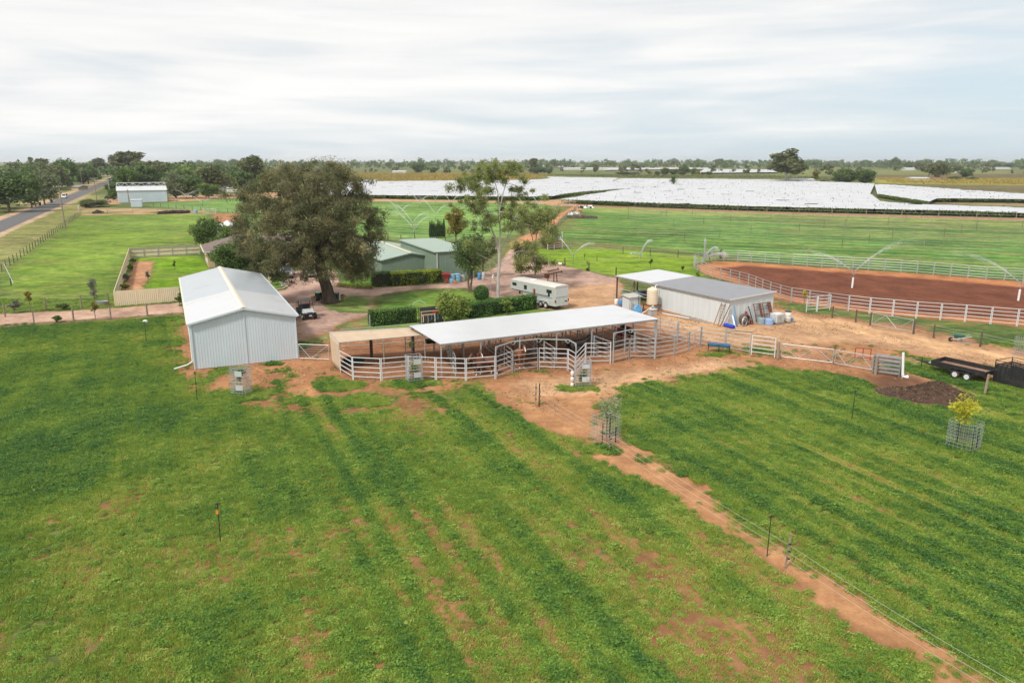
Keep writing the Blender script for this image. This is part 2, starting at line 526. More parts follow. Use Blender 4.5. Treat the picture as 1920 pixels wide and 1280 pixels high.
# --- irrigated paddock in the middle
paint([(470,400),(690,378),(1000,378),(1050,385),(1000,412),(965,440),(880,452),(700,448),(470,440)], feather=2, grass=(0.155,0.275,0.068), barev=-0.1)
paint([(640,372),(1000,378),(1050,374),(1110,381),(1110,385),(1040,387),(1000,381),(640,377)], feather=1.8, soilc=ORANGE, barev=0.92)
# --- right paddock with its trellis rows
paint([(1090,388),(1440,396),(1920,409),(2200,416),(2200,545),(1920,523),(1390,487),(1060,462),(1035,440)], feather=2, grass=(0.118,0.225,0.050), barev=0.10, vary=(0.09,0.36))
paint([(1110,389),(1440,397),(1920,411),(2100,418),(2100,432),(1440,410),(1100,398)], feather=5, grass=(0.20,0.27,0.07), barev=0.15)
paint([(1050,452),(1200,462),(1390,482),(1380,489),(1300,485),(1060,470)], feather=2.0, grass=(0.14,0.16,0.05), barev=0.35, vary=(0.15,0.4))
paint([(1440,397),(1920,409),(2200,418),(2200,422),(1440,401),(1060,387),(1050,384)], feather=1.0, soilc=(0.34,0.20,0.12), barev=0.75)
# --- bright lawn with sprinklers
paint([(1035,470),(1090,463),(1200,470),(1335,483),(1300,497),(1325,522),(1260,520),(1170,520),(1090,506),(1030,492),(955,470),(985,455)], feather=1.4, grass=(0.215,0.335,0.026), barev=-0.15, vary=(0.12,0.25))
paint([(1290,525),(1330,520),(1440,557),(1520,572),(1600,596),(1500,585),(1440,575)], feather=1.2, grass=(0.10,0.15,0.035), barev=0.4, vary=(0.3,0.5))
# --- yards and drives
paint([(955,455),(985,440),(1032,410),(1075,386),(1110,382),(1062,400),(1040,428),(1015,445),(985,468),(965,476)], feather=1.6, soilc=(0.48,0.24,0.12), barev=0.80, vary=(0.2,0.35))
paint([(1085,395),(1035,430),(1000,455),(1010,462),(1050,437),(1100,400)], feather=2, grass=(0.14,0.17,0.045), barev=0.30, vary=(0.2,0.5))
paint([(505,575),(520,530),(560,506),(625,506),(640,530),(700,540),(830,532),(880,525),(930,500),(955,468),(985,468),(1040,494),(1100,508),(1160,523),(1165,560),(1100,585),(1010,590),(1000,570),(940,565),(880,540),(800,541),(735,548),(700,556),(690,592),(650,600),(600,628),(560,640),(560,600)], feather=0.7, rag=0.5, soilc=PINK, barev=0.93, vary=(0.35,0.12))
paint([(1010,560),(1080,535),(1165,530),(1165,580),(1130,592),(1040,585)], feather=2.5, soilc=ORANGE, barev=0.80, vary=(0.35,0.45))
paint([(-60,594),(0,588),(210,578),(345,566),(345,586),(210,597),(0,610),(-60,616)], feather=0.5, rag=0.3, soilc=(0.45,0.29,0.21), barev=0.95)
paint([(-60,616),(0,608),(210,596),(345,585),(345,591),(210,602),(0,616),(-60,624)], feather=0.5, soilc=(0.22,0.14,0.09), barev=0.6)
# orange yard round the stables
paint([(335,600),(345,700),(480,745),(600,740),(700,728),(880,738),(985,772),(1060,805),(1120,790),(1120,755),(1180,722),(1290,704),(1420,688),(1540,702),(1640,712),(1720,735),(2000,800),(2000,668),(1720,618),(1600,600),(1480,582),(1440,566),(1350,560),(1230,560),(1150,575),(1000,592),(780,610),(690,612),(640,625),(560,640)], feather=2.2, rag=1.6, soilc=RED, barev=0.80, vary=(0.32,0.55))
paint([(1230,590),(1440,578),(1520,590),(1700,620),(1920,662),(2100,705),(2100,690),(1920,690),(1720,662),(1560,640),(1470,650),(1320,640),(1235,605)], feather=2.0, rag=1.0, soilc=ORANGE, barev=0.84, vary=(0.34,0.5))
paint([(970,716),(1100,702),(1240,690),(1330,672),(1420,686),(1300,702),(1180,722),(1120,748),(1090,790),(1040,786),(975,752)], feather=1.3, rag=0.9, soilc=ORANGE, barev=0.86, vary=(0.4,0.42))
paint(P=_dirt_edge, feather=0.45, rag=0.9, soilc=(0.40, 0.205, 0.098), barev=0.86, vary=(0.7,0.62))
# inside the pens: trodden darker sand
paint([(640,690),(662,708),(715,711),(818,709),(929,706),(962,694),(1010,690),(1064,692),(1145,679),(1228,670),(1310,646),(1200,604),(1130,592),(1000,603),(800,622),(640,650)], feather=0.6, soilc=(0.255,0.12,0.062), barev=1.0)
paint([(1700,700),(1750,712),(1800,735),(1860,765),(2000,800),(2000,725),(1860,712),(1720,672),(1660,668),(1650,690)], feather=1.0, grass=(0.27,0.215,0.09), soilc=(0.33,0.21,0.13), barev=0.45, vary=(0.35,0.45))
paint([(1625,704),(1700,700),(1790,735),(1800,765),(1720,758),(1640,730)], feather=1.0, soilc=(0.15,0.075,0.045), barev=0.95)
# wheel tracks worn along the yard
for off in (0, 11):
    c = [(1245,606),(1330,618),(1440,600),(1560,612),(1700,640),(1820,664),(1930,690),(2050,716)]
    paint([(x, y-2-off*.9) for x, y in c]+[(x, y+3-off*.9) for x, y in c[::-1]], feather=0.5, rag=0.3, soilc=(0.55, 0.33, 0.17), barev=1.0)
paint([(345,690),(400,752),(520,772),(640,775),(800,772),(930,775),(985,775),(960,728),(700,722),(560,690)], feather=1.6, rag=1.4, barev=0.56, vary=(0.4,0.75))
# weeds where the mower and the horses do not reach
for p, r in (((454,742),1.1),((777,718),1.3),((1090,727),.8),((1128,842),.7),((1805,846),1.6),((1340,664),.5),((440,690),.35),((520,681),.35),((640,722),1.2),((690,752),1.2),((600,750),1.0)):
    g = G(*p); n_ = 9
    paint(P=[(g.x+r*1.5*math.cos(i*6.283/n_), g.y+r*.8*math.sin(i*6.283/n_)) for i in range(n_)], feather=r*.6, rag=.5, barev=-.5)
# grass patches in the yard
paint([(640,556),(700,552),(690,588),(640,586),(612,580),(600,566)], feather=0.9, rag=0.6, grass=(0.15,0.215,0.05), barev=0.22, vary=(0.4,0.4))
paint([(560,640),(625,615),(690,600),(690,618),(640,632),(560,660)], feather=1.2, rag=0.8, grass=(0.19,0.205,0.065), barev=0.45, vary=(0.4,0.5))
paint([(690,598),(735,560),(770,548),(860,542),(925,556),(925,575),(1010,580),(1060,580),(1130,588),(1000,600),(890,606),(780,615),(690,618)], feather=0.8, rag=0.6, grass=(0.155,0.25,0.042), barev=0.12, vary=(0.4,0.4))
paint([(690,620),(830,612),(1000,598),(1130,588),(1130,594),(1000,606),(800,626),(690,636)], feather=0.8, grass=(0.18,0.20,0.06), barev=0.5, vary=(0.4,0.5))
paint([(640,528),(700,522),(703,533),(680,540),(640,535)], feather=0.4, grass=(0.14,0.28,0.03), barev=-0.2)
paint([(505,524),(525,520),(541,532),(535,543),(510,546)], feather=0.4, grass=(0.16,0.27,0.035), barev=-0.1)
# fenced garden
paint([(246,484),(374,478),(395,505),(345,552),(337,542),(216,552)], feather=0.4, grass=(0.20,0.345,0.02), barev=-0.2, vary=(0.3,0.2))
paint([(247,490),(292,489),(283,520),(268,545),(225,549),(236,520)], feather=0.9, rag=0.5, soilc=(0.43,0.225,0.125), barev=0.85, vary=(0.5,0.25), grass=(0.15,0.19,0.05))
# the riding arena: damp dark sand, a paler dry rim
paint([(1302,497),(1340,490),(1386,491),(1461,496),(1594,505),(1705,512),(1915,528),(2150,547),(2150,640),(1915,611),(1784,600),(1661,590),(1584,581),(1482,566),(1437,554),(1375,530),(1319,514)], feather=0.5, soilc=(0.42,0.175,0.075), barev=1.0)
paint([(1345,503),(1400,498),(1594,512),(1705,520),(1915,538),(2150,560),(2150,622),(1915,600),(1700,586),(1584,573),(1490,558),(1440,545),(1385,526)], feather=1.2, rag=0.5, soilc=BROWN, barev=1.2)

# rows in the irrigated and trellis paddocks, drill lines of darker grass
def rows_of(poly_px, per, amp, dirn, seed, dry=0.0):
    P = [G2(p) for p in poly_px]
    xs = [p[0] for p in P]; ys = [p[1] for p in P]
    idx = np.nonzero((GX > min(xs)) & (GX < max(xs)) & (GY > min(ys)) & (GY < max(ys)))[0]
    X = GX[idx]; Y = GY[idx]
    w = sstep(-1, 2, poly_sd(P, X, Y))
    t = X*dirn[0]+Y*dirn[1] + 1.2*(fbm(X*0.05, Y*0.05, seed, 3)-0.5)*2
    lw = X*dirn[1]-Y*dirn[0]
    s = (1.5*(fbm(t/per*1.1, lw*0.02, seed+5, 3)-0.5)+0.35*np.sin(t*2*math.pi/per))*amp*(0.5+1.0*fbm(X*0.03, Y*0.03, seed+3, 3))
    colr[idx] *= np.clip(1 + (1.35*s*w)[:, None]*np.array((1.1, 0.75, 0.8)), .3, 2)
    dz = (sstep(.54, .72, fbm(t*.16, lw*.012, seed+9, 4))*w*dry)[:, None]
    colr[idx] = colr[idx]*(1-dz)+np.array((.25,.235,.085))*dz
# the trellis rows run along the far fence of that paddock
_f0 = G(1440, 396); _f1 = G(1920, 409)
RV = (_f1-_f0).normalized(); RU = Vector((-RV.y, RV.x, 0))
rows_of([(1090,388),(1440,396),(1920,409),(2200,416),(2200,545),(1920,523),(1390,487),(1060,462),(1035,440)], 5.6, 0.55, (RU.x, RU.y), 7, .45)
rows_of([(470,400),(690,378),(1000,378),(1050,385),(1000,412),(965,440),(880,452),(700,448),(470,440)], 5.2, 0.60, (RU.x*0.96+0.2, RU.y*0.96), 9)
rows_of([(246,484),(374,478),(395,505),(345,552),(337,542),(216,552)], 2.4, 0.16, (EU.x, EU.y), 15)
colr = np.clip(colr, 0.01, 0.6)
breg = bare.copy()
bare = bare + open_w*(bare0*near + (0.12+0.3*(far-0.5))*(1-near))

# --- one skin, cut into the ground, the yard, the drive, the lawn, the arena and the field track
nx, ny = len(XS), len(YS)
I = (np.arange(ny-1)[:, None]*nx + np.arange(nx-1)[None, :]).ravel()
FACES = np.stack([I, I+1, I+nx+1, I+nx], axis=1)
fcx = GX[FACES].mean(axis=1); fcy = GY[FACES].mean(axis=1)
region = np.zeros(len(FACES), np.int32)
def cut(px, k, P=None):
    P = P or [G2(p) for p in px]
    xs = [p[0] for p in P]; ys = [p[1] for p in P]
    idx = np.nonzero((fcx > min(xs)) & (fcx < max(xs)) & (fcy > min(ys)) & (fcy < max(ys)))[0]
    idx = idx[poly_sd(P, fcx[idx], fcy[idx]) > 0]
    region[idx] = k
cut([(335,640),(345,700),(480,745),(600,740),(700,728),(880,738),(985,772),(1060,805),(1120,790),(1120,755),(1180,722),(1290,704),(1420,688),(1540,702),(1640,712),(1720,735),(2000,800),(2000,668),(1720,618),(1600,600),(1480,582),(1440,566),(1350,560),(1230,560),(1150,575),(1000,602),(780,620),(640,632),(560,650)], 1)
cut([(505,575),(520,530),(560,506),(625,506),(640,530),(700,540),(830,532),(880,525),(930,500),(955,468),(985,468),(1040,494),(1100,508),(1160,523),(1165,560),(1100,585),(1010,590),(1000,570),(940,565),(880,540),(800,541),(735,548),(700,556),(690,592),(650,600),(600,628),(560,640),(560,600)], 2)
cut([(-60,594),(0,588),(210,578),(345,566),(345,586),(210,597),(0,610),(-60,616)], 2)
cut([(1035,470),(1090,463),(1200,470),(1335,483),(1300,497),(1325,522),(1260,520),(1170,520),(1090,506),(1030,492),(955,470),(985,455)], 3)
cut([(246,484),(374,478),(395,505),(345,552),(337,542),(216,552)], 3)
cut([(1302,497),(1340,490),(1386,491),(1461,496),(1594,505),(1705,512),(1915,528),(2150,547),(2150,640),(1915,611),(1784,600),(1661,590),(1584,581),(1482,566),(1437,554),(1375,530),(1319,514)], 4)
cut(None, 5, P=_dirt_edge)

def ground_material():
    m = bpy.data.materials.new("ground_cover")
    nt, b = nodes_of(m)
    N = nt.nodes.new; L = nt.links.new
    def attr(n):
        a = N("ShaderNodeAttribute"); a.attribute_name = n; return a
    geo = N("ShaderNodeNewGeometry")
    def noise(scale, detail=5, rough=0.6, loc=(0,0,0), sc=(1,1,1), rot=0):
        mp = N("ShaderNodeMapping"); mp.inputs["Location"].default_value = loc; mp.inputs["Scale"].default_value = sc
        mp.inputs["Rotation"].default_value = (0, 0, rot)
        L(geo.outputs["Position"], mp.inputs[0])
        n = N("ShaderNodeTexNoise"); n.inputs["Scale"].default_value = scale; n.inputs["Detail"].default_value = detail; n.inputs["Roughness"].default_value = rough
        L(mp.outputs[0], n.inputs["Vector"]); return n.outputs[0]
    def rng(v, a, b_, c, d, smooth=False):
        r = N("ShaderNodeMapRange"); r.inputs["From Min"].default_value = a; r.inputs["From Max"].default_value = b_
        r.inputs["To Min"].default_value = c; r.inputs["To Max"].default_value = d
        if smooth: r.interpolation_type = 'SMOOTHSTEP'
        L(v, r.inputs["Value"]); return r.outputs[0]
    def math2(op, a, b_):
        q = N("ShaderNodeMath"); q.operation = op
        for i, v in enumerate((a, b_)):
            if isinstance(v, (int, float)): q.inputs[i].default_value = v
            else: L(v, q.inputs[i])
        return q.outputs[0]
    def mul(col, f):
        q = N("ShaderNodeMix"); q.data_type = 'RGBA'; q.blend_type = 'MULTIPLY'; q.inputs["Factor"].default_value = 1
        c = N("ShaderNodeCombineColor")
        if isinstance(f, tuple):
            for i in range(3): L(f[i], c.inputs[i])
        else:
            for i in range(3): L(f, c.inputs[i])
        L(col, q.inputs["A"]); L(c.outputs[0], q.inputs["B"]); return q.outputs["Result"]
    nf = noise(9.0, 6, 0.7)            # leaf scale
    nm = noise(1.7, 5, 0.65, (3, 7, 0))  # tuft scale
    nl = noise(0.35, 5, 0.6, (11, 2, 0))  # patch scale
    ns = noise(0.55, 5, 0.65, (1, 5, 0), (0.35, 1.6, 1))   # long streaks of distant grass
    gcol = attr("gcol"); scol = attr("scol"); br = attr("bare")
    r = math2('MULTIPLY', math2('MULTIPLY', rng(nf, .3, .7, .55, 1.45), rng(nm, .3, .7, .72, 1.28)), rng(ns, .3, .7, .82, 1.18))
    g = math2('MULTIPLY', math2('MULTIPLY', rng(nf, .3, .7, .68, 1.32), rng(nm, .3, .7, .82, 1.18)), rng(ns, .3, .7, .86, 1.14))
    bl = math2('MULTIPLY', rng(nf, .3, .7, .6, 1.4), rng(nl, .3, .7, .8, 1.2))
    grass = mul(gcol.outputs["Color"], (r, g, bl))
    nd = noise(0.11, 6, 0.68, (31, 9, 0), (0.7, 1.25, 1))
    dry = N("ShaderNodeMix"); dry.data_type = 'RGBA'; dry.inputs["B"].default_value = (0.27, 0.235, 0.095, 1)
    L(rng(math2('ADD', math2('MULTIPLY', nd, 0.7), math2('MULTIPLY', nm, 0.3)), .47, .66, 0, .5), dry.inputs["Factor"]); L(grass, dry.inputs["A"]); grass = dry.outputs["Result"]
    tf = noise(0.75, 6, 0.72, (5, 23, 0), (0.75, 1.3, 1))
    grass = mul(grass, (rng(tf, .34, .66, .58, 1.42), rng(tf, .34, .66, .68, 1.32), rng(tf, .34, .66, .62, 1.36)))
    dk = noise(0.23, 6, 0.7, (3, 19, 0), (0.8, 1.3, 1))
    grass = mul(grass, (rng(dk, .36, .62, .52, 1.2), rng(dk, .36, .62, .66, 1.12), rng(dk, .36, .62, .62, 1.14)))
    sv = math2('MULTIPLY', math2('MULTIPLY', rng(nf, .3, .7, .86, 1.14), rng(nm, .3, .7, .84, 1.16)), rng(nl, .3, .7, .86, 1.14))
    sg = math2('MULTIPLY', sv, rng(nm, .3, .7, .93, 1.07))
    dirt = mul(scol.outputs["Color"], (sv, sg, sg))
    npd = noise(0.30, 7, 0.7, (17, 4, 0), (1.2, 0.7, 1), 0.45)
    dirt = mul(dirt, (rng(npd, .34, .66, .66, 1.18), rng(npd, .34, .66, .64, 1.2), rng(npd, .34, .66, .64, 1.2)))
    # ragged edge: grass survives where the noise is high
    e = math2('ADD', math2('ADD', math2('MULTIPLY', nm, 0.75), math2('MULTIPLY', nf, 0.45)), math2('MULTIPLY', nl, 0.55))
    k = math2('SUBTRACT', math2('ADD', br.outputs["Fac"], 0.375), e)
    mask = rng(k, -0.09, 0.09, 0, 1, True)
    mx = N("ShaderNodeMix"); mx.data_type = 'RGBA'
    L(mask, mx.inputs["Factor"]); L(grass, mx.inputs["A"]); L(dirt, mx.inputs["B"])
    L(mx.outputs["Result"], b.inputs["Base Color"])
    b.inputs["Roughness"].default_value = 0.95
    b.inputs["Specular IOR Level"].default_value = 0.1
    bp = N("ShaderNodeBump"); bp.inputs["Distance"].default_value = 0.12
    L(rng(mask, 0, 1, 0.9, 0.25), bp.inputs["Strength"])
    L(math2('ADD', nf, math2('MULTIPLY', nm, 1.5)), bp.inputs["Height"])
    L(bp.outputs[0], b.inputs["Normal"])
    return m
M_GROUND = ground_material()
GZ = (fbm(GX*0.4, GY*0.4, 201, 3)-0.5)*0.05*near - 0.005
for k, (name, label) in enumerate([("ground", "green and red farm paddocks reaching to the horizon"), ("yard", "orange bare earth yard round the horse pens"),
        ("driveway", "pinkish gravel drive between house and sheds"), ("lawn", "bright green mown lawn"), ("arena_sand", "dark damp brown sand of the riding arena"),
        ("track", "bare orange strip along the electric fence")]):
    fi = FACES[region == k]
    used, inv = np.unique(fi.ravel(), return_inverse=True)
    me = bpy.data.meshes.new(name)
    me.vertices.add(len(used))
    co = np.stack([GX[used], GY[used], GZ[used]], axis=1).astype(np.float32)
    me.vertices.foreach_set("co", co.ravel())
    nfc = len(fi)
    me.loops.add(nfc*4); me.loops.foreach_set("vertex_index", inv.astype(np.int32))
    me.polygons.add(nfc)
    me.polygons.foreach_set("loop_start", np.arange(0, nfc*4, 4, dtype=np.int32))
    me.polygons.foreach_set("loop_total", np.full(nfc, 4, np.int32))
    me.polygons.foreach_set("use_smooth", np.ones(nfc, bool))
    me.update(calc_edges=True)
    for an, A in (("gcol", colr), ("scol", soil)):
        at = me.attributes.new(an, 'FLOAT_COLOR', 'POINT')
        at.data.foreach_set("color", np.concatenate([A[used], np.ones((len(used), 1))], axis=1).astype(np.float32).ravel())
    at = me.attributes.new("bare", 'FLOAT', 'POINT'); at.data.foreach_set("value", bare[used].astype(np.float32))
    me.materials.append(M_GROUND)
    o = bpy.data.objects.new(name, me); COL.objects.link(o)
    tag(o, label, name.replace("_", " "), kind="structure")

# --- the sealed road
def uvp(u, v, z=0.0): return (EU.x*u+EV.x*v, EU.y*u+EV.y*v, z)
def asphalt():
    m = surf("asphalt", (0.105, 0.103, 0.105), 0.9, 0, 0.14, 1.2, (0.16, 0.145, 0.13), 0.25, stretch=None)
    return m
mb = MB()
vs = list(np.arange(60, 300, 6)) + list(np.arange(300, 1500, 30))
for i in range(len(vs)-1):
    a, b = vs[i], vs[i+1]
    mb.add([uvp(-41.5, a, .03), uvp(-38.3, a, .06), uvp(-35.1, a, .03), uvp(-41.5, b, .03), uvp(-38.3, b, .06), uvp(-35.1, b, .03)], [(0,1,4,3),(1,2,5,4)])
tag(mb.build("road", asphalt(), smooth=True), "grey sealed country road", "road", kind="structure")

# ---------------------------------------------------------------- low plants of the near paddocks
def leaf_quads(n, rad, hmin, hmax, ll, lw, tilt, rng, dome=True):
    """n small leaves in a clump: (n,4,3)"""
    r = rad*np.sqrt(rng.random(n))*(0.6+0.4*rng.random(n)); a = rng.random(n)*2*math.pi
    top = hmin+(hmax-hmin)*(1-(r/rad)**2 if dome else 1)
    z = top*(0.35+0.65*rng.random(n)**0.6)
    c = np.stack([r*np.cos(a), r*np.sin(a), z], axis=1)
    az = rng.random(n)*2*math.pi; el = rng.normal(tilt[0], tilt[1], n)
    d = np.stack([np.cos(az)*np.cos(el), np.sin(az)*np.cos(el), np.sin(el)], axis=1)
    w = np.stack([-np.sin(az), np.cos(az), np.zeros(n)], axis=1)
    l = ll*(0.6+0.8*rng.random(n))[:, None]; ww = lw*(0.6+0.8*rng.random(n))[:, None]
    return np.stack([c-d*l*.5, c+w*ww*.5, c+d*l*.5, c-w*ww*.5], axis=1)
def blades(n, rad, h, w, rng):
    r = rad*np.sqrt(rng.random(n)); a = rng.random(n)*2*math.pi
    c = np.stack([r*np.cos(a), r*np.sin(a), np.zeros(n)], axis=1)
    az = rng.random(n)*2*math.pi
    lean = (0.15+0.55*rng.random(n))
    hh = h*(0.5+0.7*rng.random(n))
    tip = c+np.stack([np.cos(az)*lean*hh, np.sin(az)*lean*hh, hh], axis=1)
    midp = c+np.stack([np.cos(az)*lean*hh*.3, np.sin(az)*lean*hh*.3, hh*.6], axis=1)
    s = np.stack([-np.sin(az), np.cos(az), np.zeros(n)], axis=1)*w
    return np.stack([c-s*.5, c+s*.5, midp+s*.45, tip], axis=1)
M_CLOVER = leafy("clover_leaf", (0.050, 0.150, 0.035), (0.285, 0.445, 0.063), (0.50, 0.54, 0.15), 0.44)
M_BLADE = leafy("grass_blade", (0.130, 0.235, 0.042), (0.380, 0.470, 0.080), (0.62, 0.56, 0.19), 0.42)
def inst_tint(m):
    """plants scattered over the field take their hue from the plant as well as from the leaf"""
    nt = m.node_tree; N = nt.nodes.new; L = nt.links.new
    cr = [n for n in nt.nodes if n.type == 'VALTORGB'][0]
    a = [n for n in nt.nodes if n.type == 'ATTRIBUTE'][0]
    ai = N("ShaderNodeAttribute"); ai.attribute_type = 'INSTANCER'; ai.attribute_name = "itint"
    q = N("ShaderNodeMath"); q.operation = 'MULTIPLY_ADD'
    L(a.outputs["Fac"], q.inputs[0]); q.inputs[1].default_value = 0.55; L(ai.outputs["Fac"], q.inputs[2])
    L(q.outputs[0], cr.inputs[0])
for m in (M_CLOVER, M_BLADE): inst_tint(m)
gcoll = bpy.data.collections.new("plants"); SC.collection.children.link(gcoll)
protos = []
prng = np.random.default_rng(5)
for i in range(10):
    if i < 5:
        V = leaf_quads(95, 0.42, 0.05, 0.20, 0.085, 0.07, (0.10, 0.38), prng)
        name, mt = "clover_tuft", M_CLOVER
    else:
        V = blades(70, 0.38, 0.22, 0.016, prng)
        V2 = leaf_quads(14, 0.4, 0.02, 0.10, 0.07, 0.05, (0.1, 0.5), prng)
        V = np.concatenate([V, V2]); name, mt = "grass_tuft", M_BLADE
    o = quads_mesh(name, V, 4, mt, {"tint": np.clip(prng.normal(0.5, 0.38, len(V)), 0, 1)})
    COL.objects.unlink(o); gcoll.objects.link(o)
    g = G(300+i*130, 900+(i % 3)*60)
    o.location = (g.x, g.y, 0)
    tag(o, "low green clover and grass growing in the near paddock", "grass", kind="stuff")
    protos.append(o)
def scatter_points():
    rng = np.random.default_rng(77)
    n = 1000000
    y = 13 + (98-13)*rng.random(n)**1.25
    half = y*0.76+24
    x = (rng.random(n)*2-1)*half
    # equal density over the area
    keep = rng.random(n) < (half/ (98*0.76+24)) * (y/98)**0.25*1.0
    x, y = x[keep], y[keep]
    # drilled rows: the thin sown grass stands in lines
    u, v = uv_of(x, y)
    z_ = (rng.random(len(x)) < .8) & (fbm(u*.12, v*.06, 333, 2) > .38)
    un = np.where(z_, np.round(u/.40)*.40+rng.normal(0, .035, len(x)), u)
    x = x+EU.x*(un-u); y = y+EU.y*(un-u)
    lu, ba, rut = field_patterns(x, y)
    # what the regions say about bareness at this place
    ix = np.clip(np.searchsorted(XS, x), 0, nx-1); iy = np.clip(np.searchsorted(YS, y), 0, ny-1)
    bb = breg[iy*nx+ix]; ow = open_w[iy*nx+ix]
    ok = rng.random(len(x)) < np.clip(1.04-1.25*np.maximum(bb, 0), 0.0, 1)
    ok &= bb < 0.56+0.30*rng.random(len(x))**4
    thin = np.where(y > 50, np.clip(1-(y-50)/62, 0.2, 1), 1)
    ok &= rng.random(len(x)) < thin*(1-0.65*rut*ow)*(0.40+0.60*lu)*(1-.22*ow*sstep(2, 8, u)*(1-sstep(19, 23, u))*(1-lu))*np.clip(.55+1.1*fbm(x*.8, y*.8, 353, 3), 0, 1.2)
    ok &= ~((y > 66) & (x > -24)) & (y < 88)
    x, y, lu, bb = x[ok], y[ok], lu[ok], bb[ok]
    return x, y, lu, bb, rng
sx, sy, slu, sbb, srng = scatter_points()
_keepout = [
    [G2(p) for p in [(365,693),(559,673),(486,560),(337,575)]],
    [G2(p) for p in [(640,690),(662,710),(715,713),(818,711),(929,708),(962,697),(1010,692),(1064,695),(1145,681),(1228,673),(1312,648),(1200,604),(1130,592),(1000,603),(800,622),(640,650)]],
    [G2(p) for p in [(1165,580),(1365,612),(1434,597),(1300,540),(1160,545)]],
]
bad = np.zeros(len(sx), bool)
for P in _keepout: bad |= poly_sd(P, sx, sy) > -0.2
u_, v_ = uv_of(sx, sy)
sx, sy, slu, sbb, u_ = sx[~bad], sy[~bad], slu[~bad], sbb[~bad], u_[~bad]
n = len(sx)
isclover = srng.random(n) < np.clip(0.08+0.95*slu, 0, 0.95)
idx = np.where(isclover, srng.integers(0, 5, n), srng.integers(5, 10, n)).astype(np.int32)
scl = (0.30+0.50*slu+0.28*srng.random(n)**2+0.3*(srng.random(n) > .97))*np.where(sbb > 0.35, 0.75, 1.0)
big = fbm(sx*0.5, sy*0.5, 301, 2)
itint = np.clip(0.66*(1-slu)+0.36*(big-0.5)+0.16*srng.normal(0, 1, n)-0.06-0.10*(1-sstep(-4, 6, u_)), -0.25, 0.6)
me = bpy.data.meshes.new("grass_cover")
me.vertices.add(n)
me.vertices.foreach_set("co", np.stack([sx, sy, np.full(n, -0.01)], axis=1).astype(np.float32).ravel())
for nm, tp, A in (("pick", 'INT', idx), ("scl", 'FLOAT', scl), ("itint", 'FLOAT', itint), ("spin", 'FLOAT', srng.random(n)*6.283)):
    at = me.attributes.new(nm, tp, 'POINT')
    at.data.foreach_set("value", A.astype(np.int32 if tp == 'INT' else np.float32))
go = bpy.data.objects.new("grass_cover", me); COL.objects.link(go)
tag(go, "low green clover and grass growing in the near paddock", "grass", kind="stuff")
ng = bpy.data.node_groups.new("plant_cover", 'GeometryNodeTree')
ng.interface.new_socket("Geometry", in_out='INPUT', socket_type='NodeSocketGeometry')
ng.interface.new_socket("Geometry", in_out='OUTPUT', socket_type='NodeSocketGeometry')
gi = ng.nodes.new("NodeGroupInput"); gout = ng.nodes.new("NodeGroupOutput")
ci = ng.nodes.new("GeometryNodeCollectionInfo"); ci.inputs["Collection"].default_value = gcoll
ci.inputs["Separate Children"].default_value = True; ci.inputs["Reset Children"].default_value = True
iop = ng.nodes.new("GeometryNodeInstanceOnPoints")
iop.inputs["Pick Instance"].default_value = True
def named(nm, tp):
    a = ng.nodes.new("GeometryNodeInputNamedAttribute"); a.data_type = tp; a.inputs["Name"].default_value = nm
    return a.outputs["Attribute"]
cx = ng.nodes.new("ShaderNodeCombineXYZ")
ng.links.new(named("spin", 'FLOAT'), cx.inputs[2])
ng.links.new(gi.outputs[0], iop.inputs["Points"])
ng.links.new(ci.outputs[0], iop.inputs["Instance"])
ng.links.new(named("pick", 'INT'), iop.inputs["Instance Index"])
ng.links.new(cx.outputs[0], iop.inputs["Rotation"])
ng.links.new(named("scl", 'FLOAT'), iop.inputs["Scale"])
ng.links.new(iop.outputs[0], gout.inputs[0])
md = go.modifiers.new("plants", 'NODES'); md.node_group = ng
print("plants:", n, "ground verts:", GX.size)
# ================================================================ BUILDINGS AND FENCES
M_SHEETW = surf("pale_zinc_sheet", (0.545, 0.62, 0.675), 0.42, 0.08, 0.05, 0.7, (0.47, 0.48, 0.47), 0.15, stretch=(1, 1, 0.3))
M_ROOFW = surf("white_roof_sheet", (0.53, 0.54, 0.56), 0.32, 0.05, 0.03, 0.6, (0.44, 0.43, 0.41), 0.28)
M_ROOFB = surf("blue_white_roof_sheet", (0.41, 0.445, 0.475), 0.32, 0.08, 0.04, 0.6, (0.33, 0.345, 0.35), 0.25)
M_CREAM = surf("cream_trim", (0.66, 0.60, 0.50), 0.5, 0, 0.05, 3)
M_CREAMF = surf("cream_fence_sheet", (0.70, 0.61, 0.43), 0.5, 0, 0.06, 1.5, (0.42, 0.32, 0.2), 0.15)
M_GREEN = surf("grey_green_sheet", (0.20, 0.265, 0.205), 0.45, 0.05, 0.06, 1.0, (0.12, 0.14, 0.11), 0.15)
M_GREENR = surf("grey_green_roof", (0.27, 0.35, 0.285), 0.4, 0.05, 0.05, 0.8, (0.33, 0.36, 0.30), 0.2)
M_SHADE = surf("tan_shade_cloth", (0.50, 0.385, 0.27), 0.85, 0, 0.06, 1.2, (0.52, 0.40, 0.27), 0.2)
M_TILE = surf("brown_roof_tile", (0.17, 0.125, 0.11), 0.8, 0, 0.2, 3, wave=('Y', 3.0, 0.6))
M_BRICK = surf("cream_brick", (0.52, 0.38, 0.24), 0.85, 0, 0.15, 4)
M_GREYR = surf("grey_roof_sheet", (0.235, 0.24, 0.26), 0.45, 0.1, 0.05, 0.8, (0.19, 0.19, 0.2), 0.2, wave=('Y', 1.6, 0.25))
M_GREYW = surf("pale_grey_wall_sheet", (0.57, 0.61, 0.62), 0.5, 0.05, 0.05, 0.8, (0.46, 0.47, 0.46), 0.12, stretch=(1, 1, 0.35))

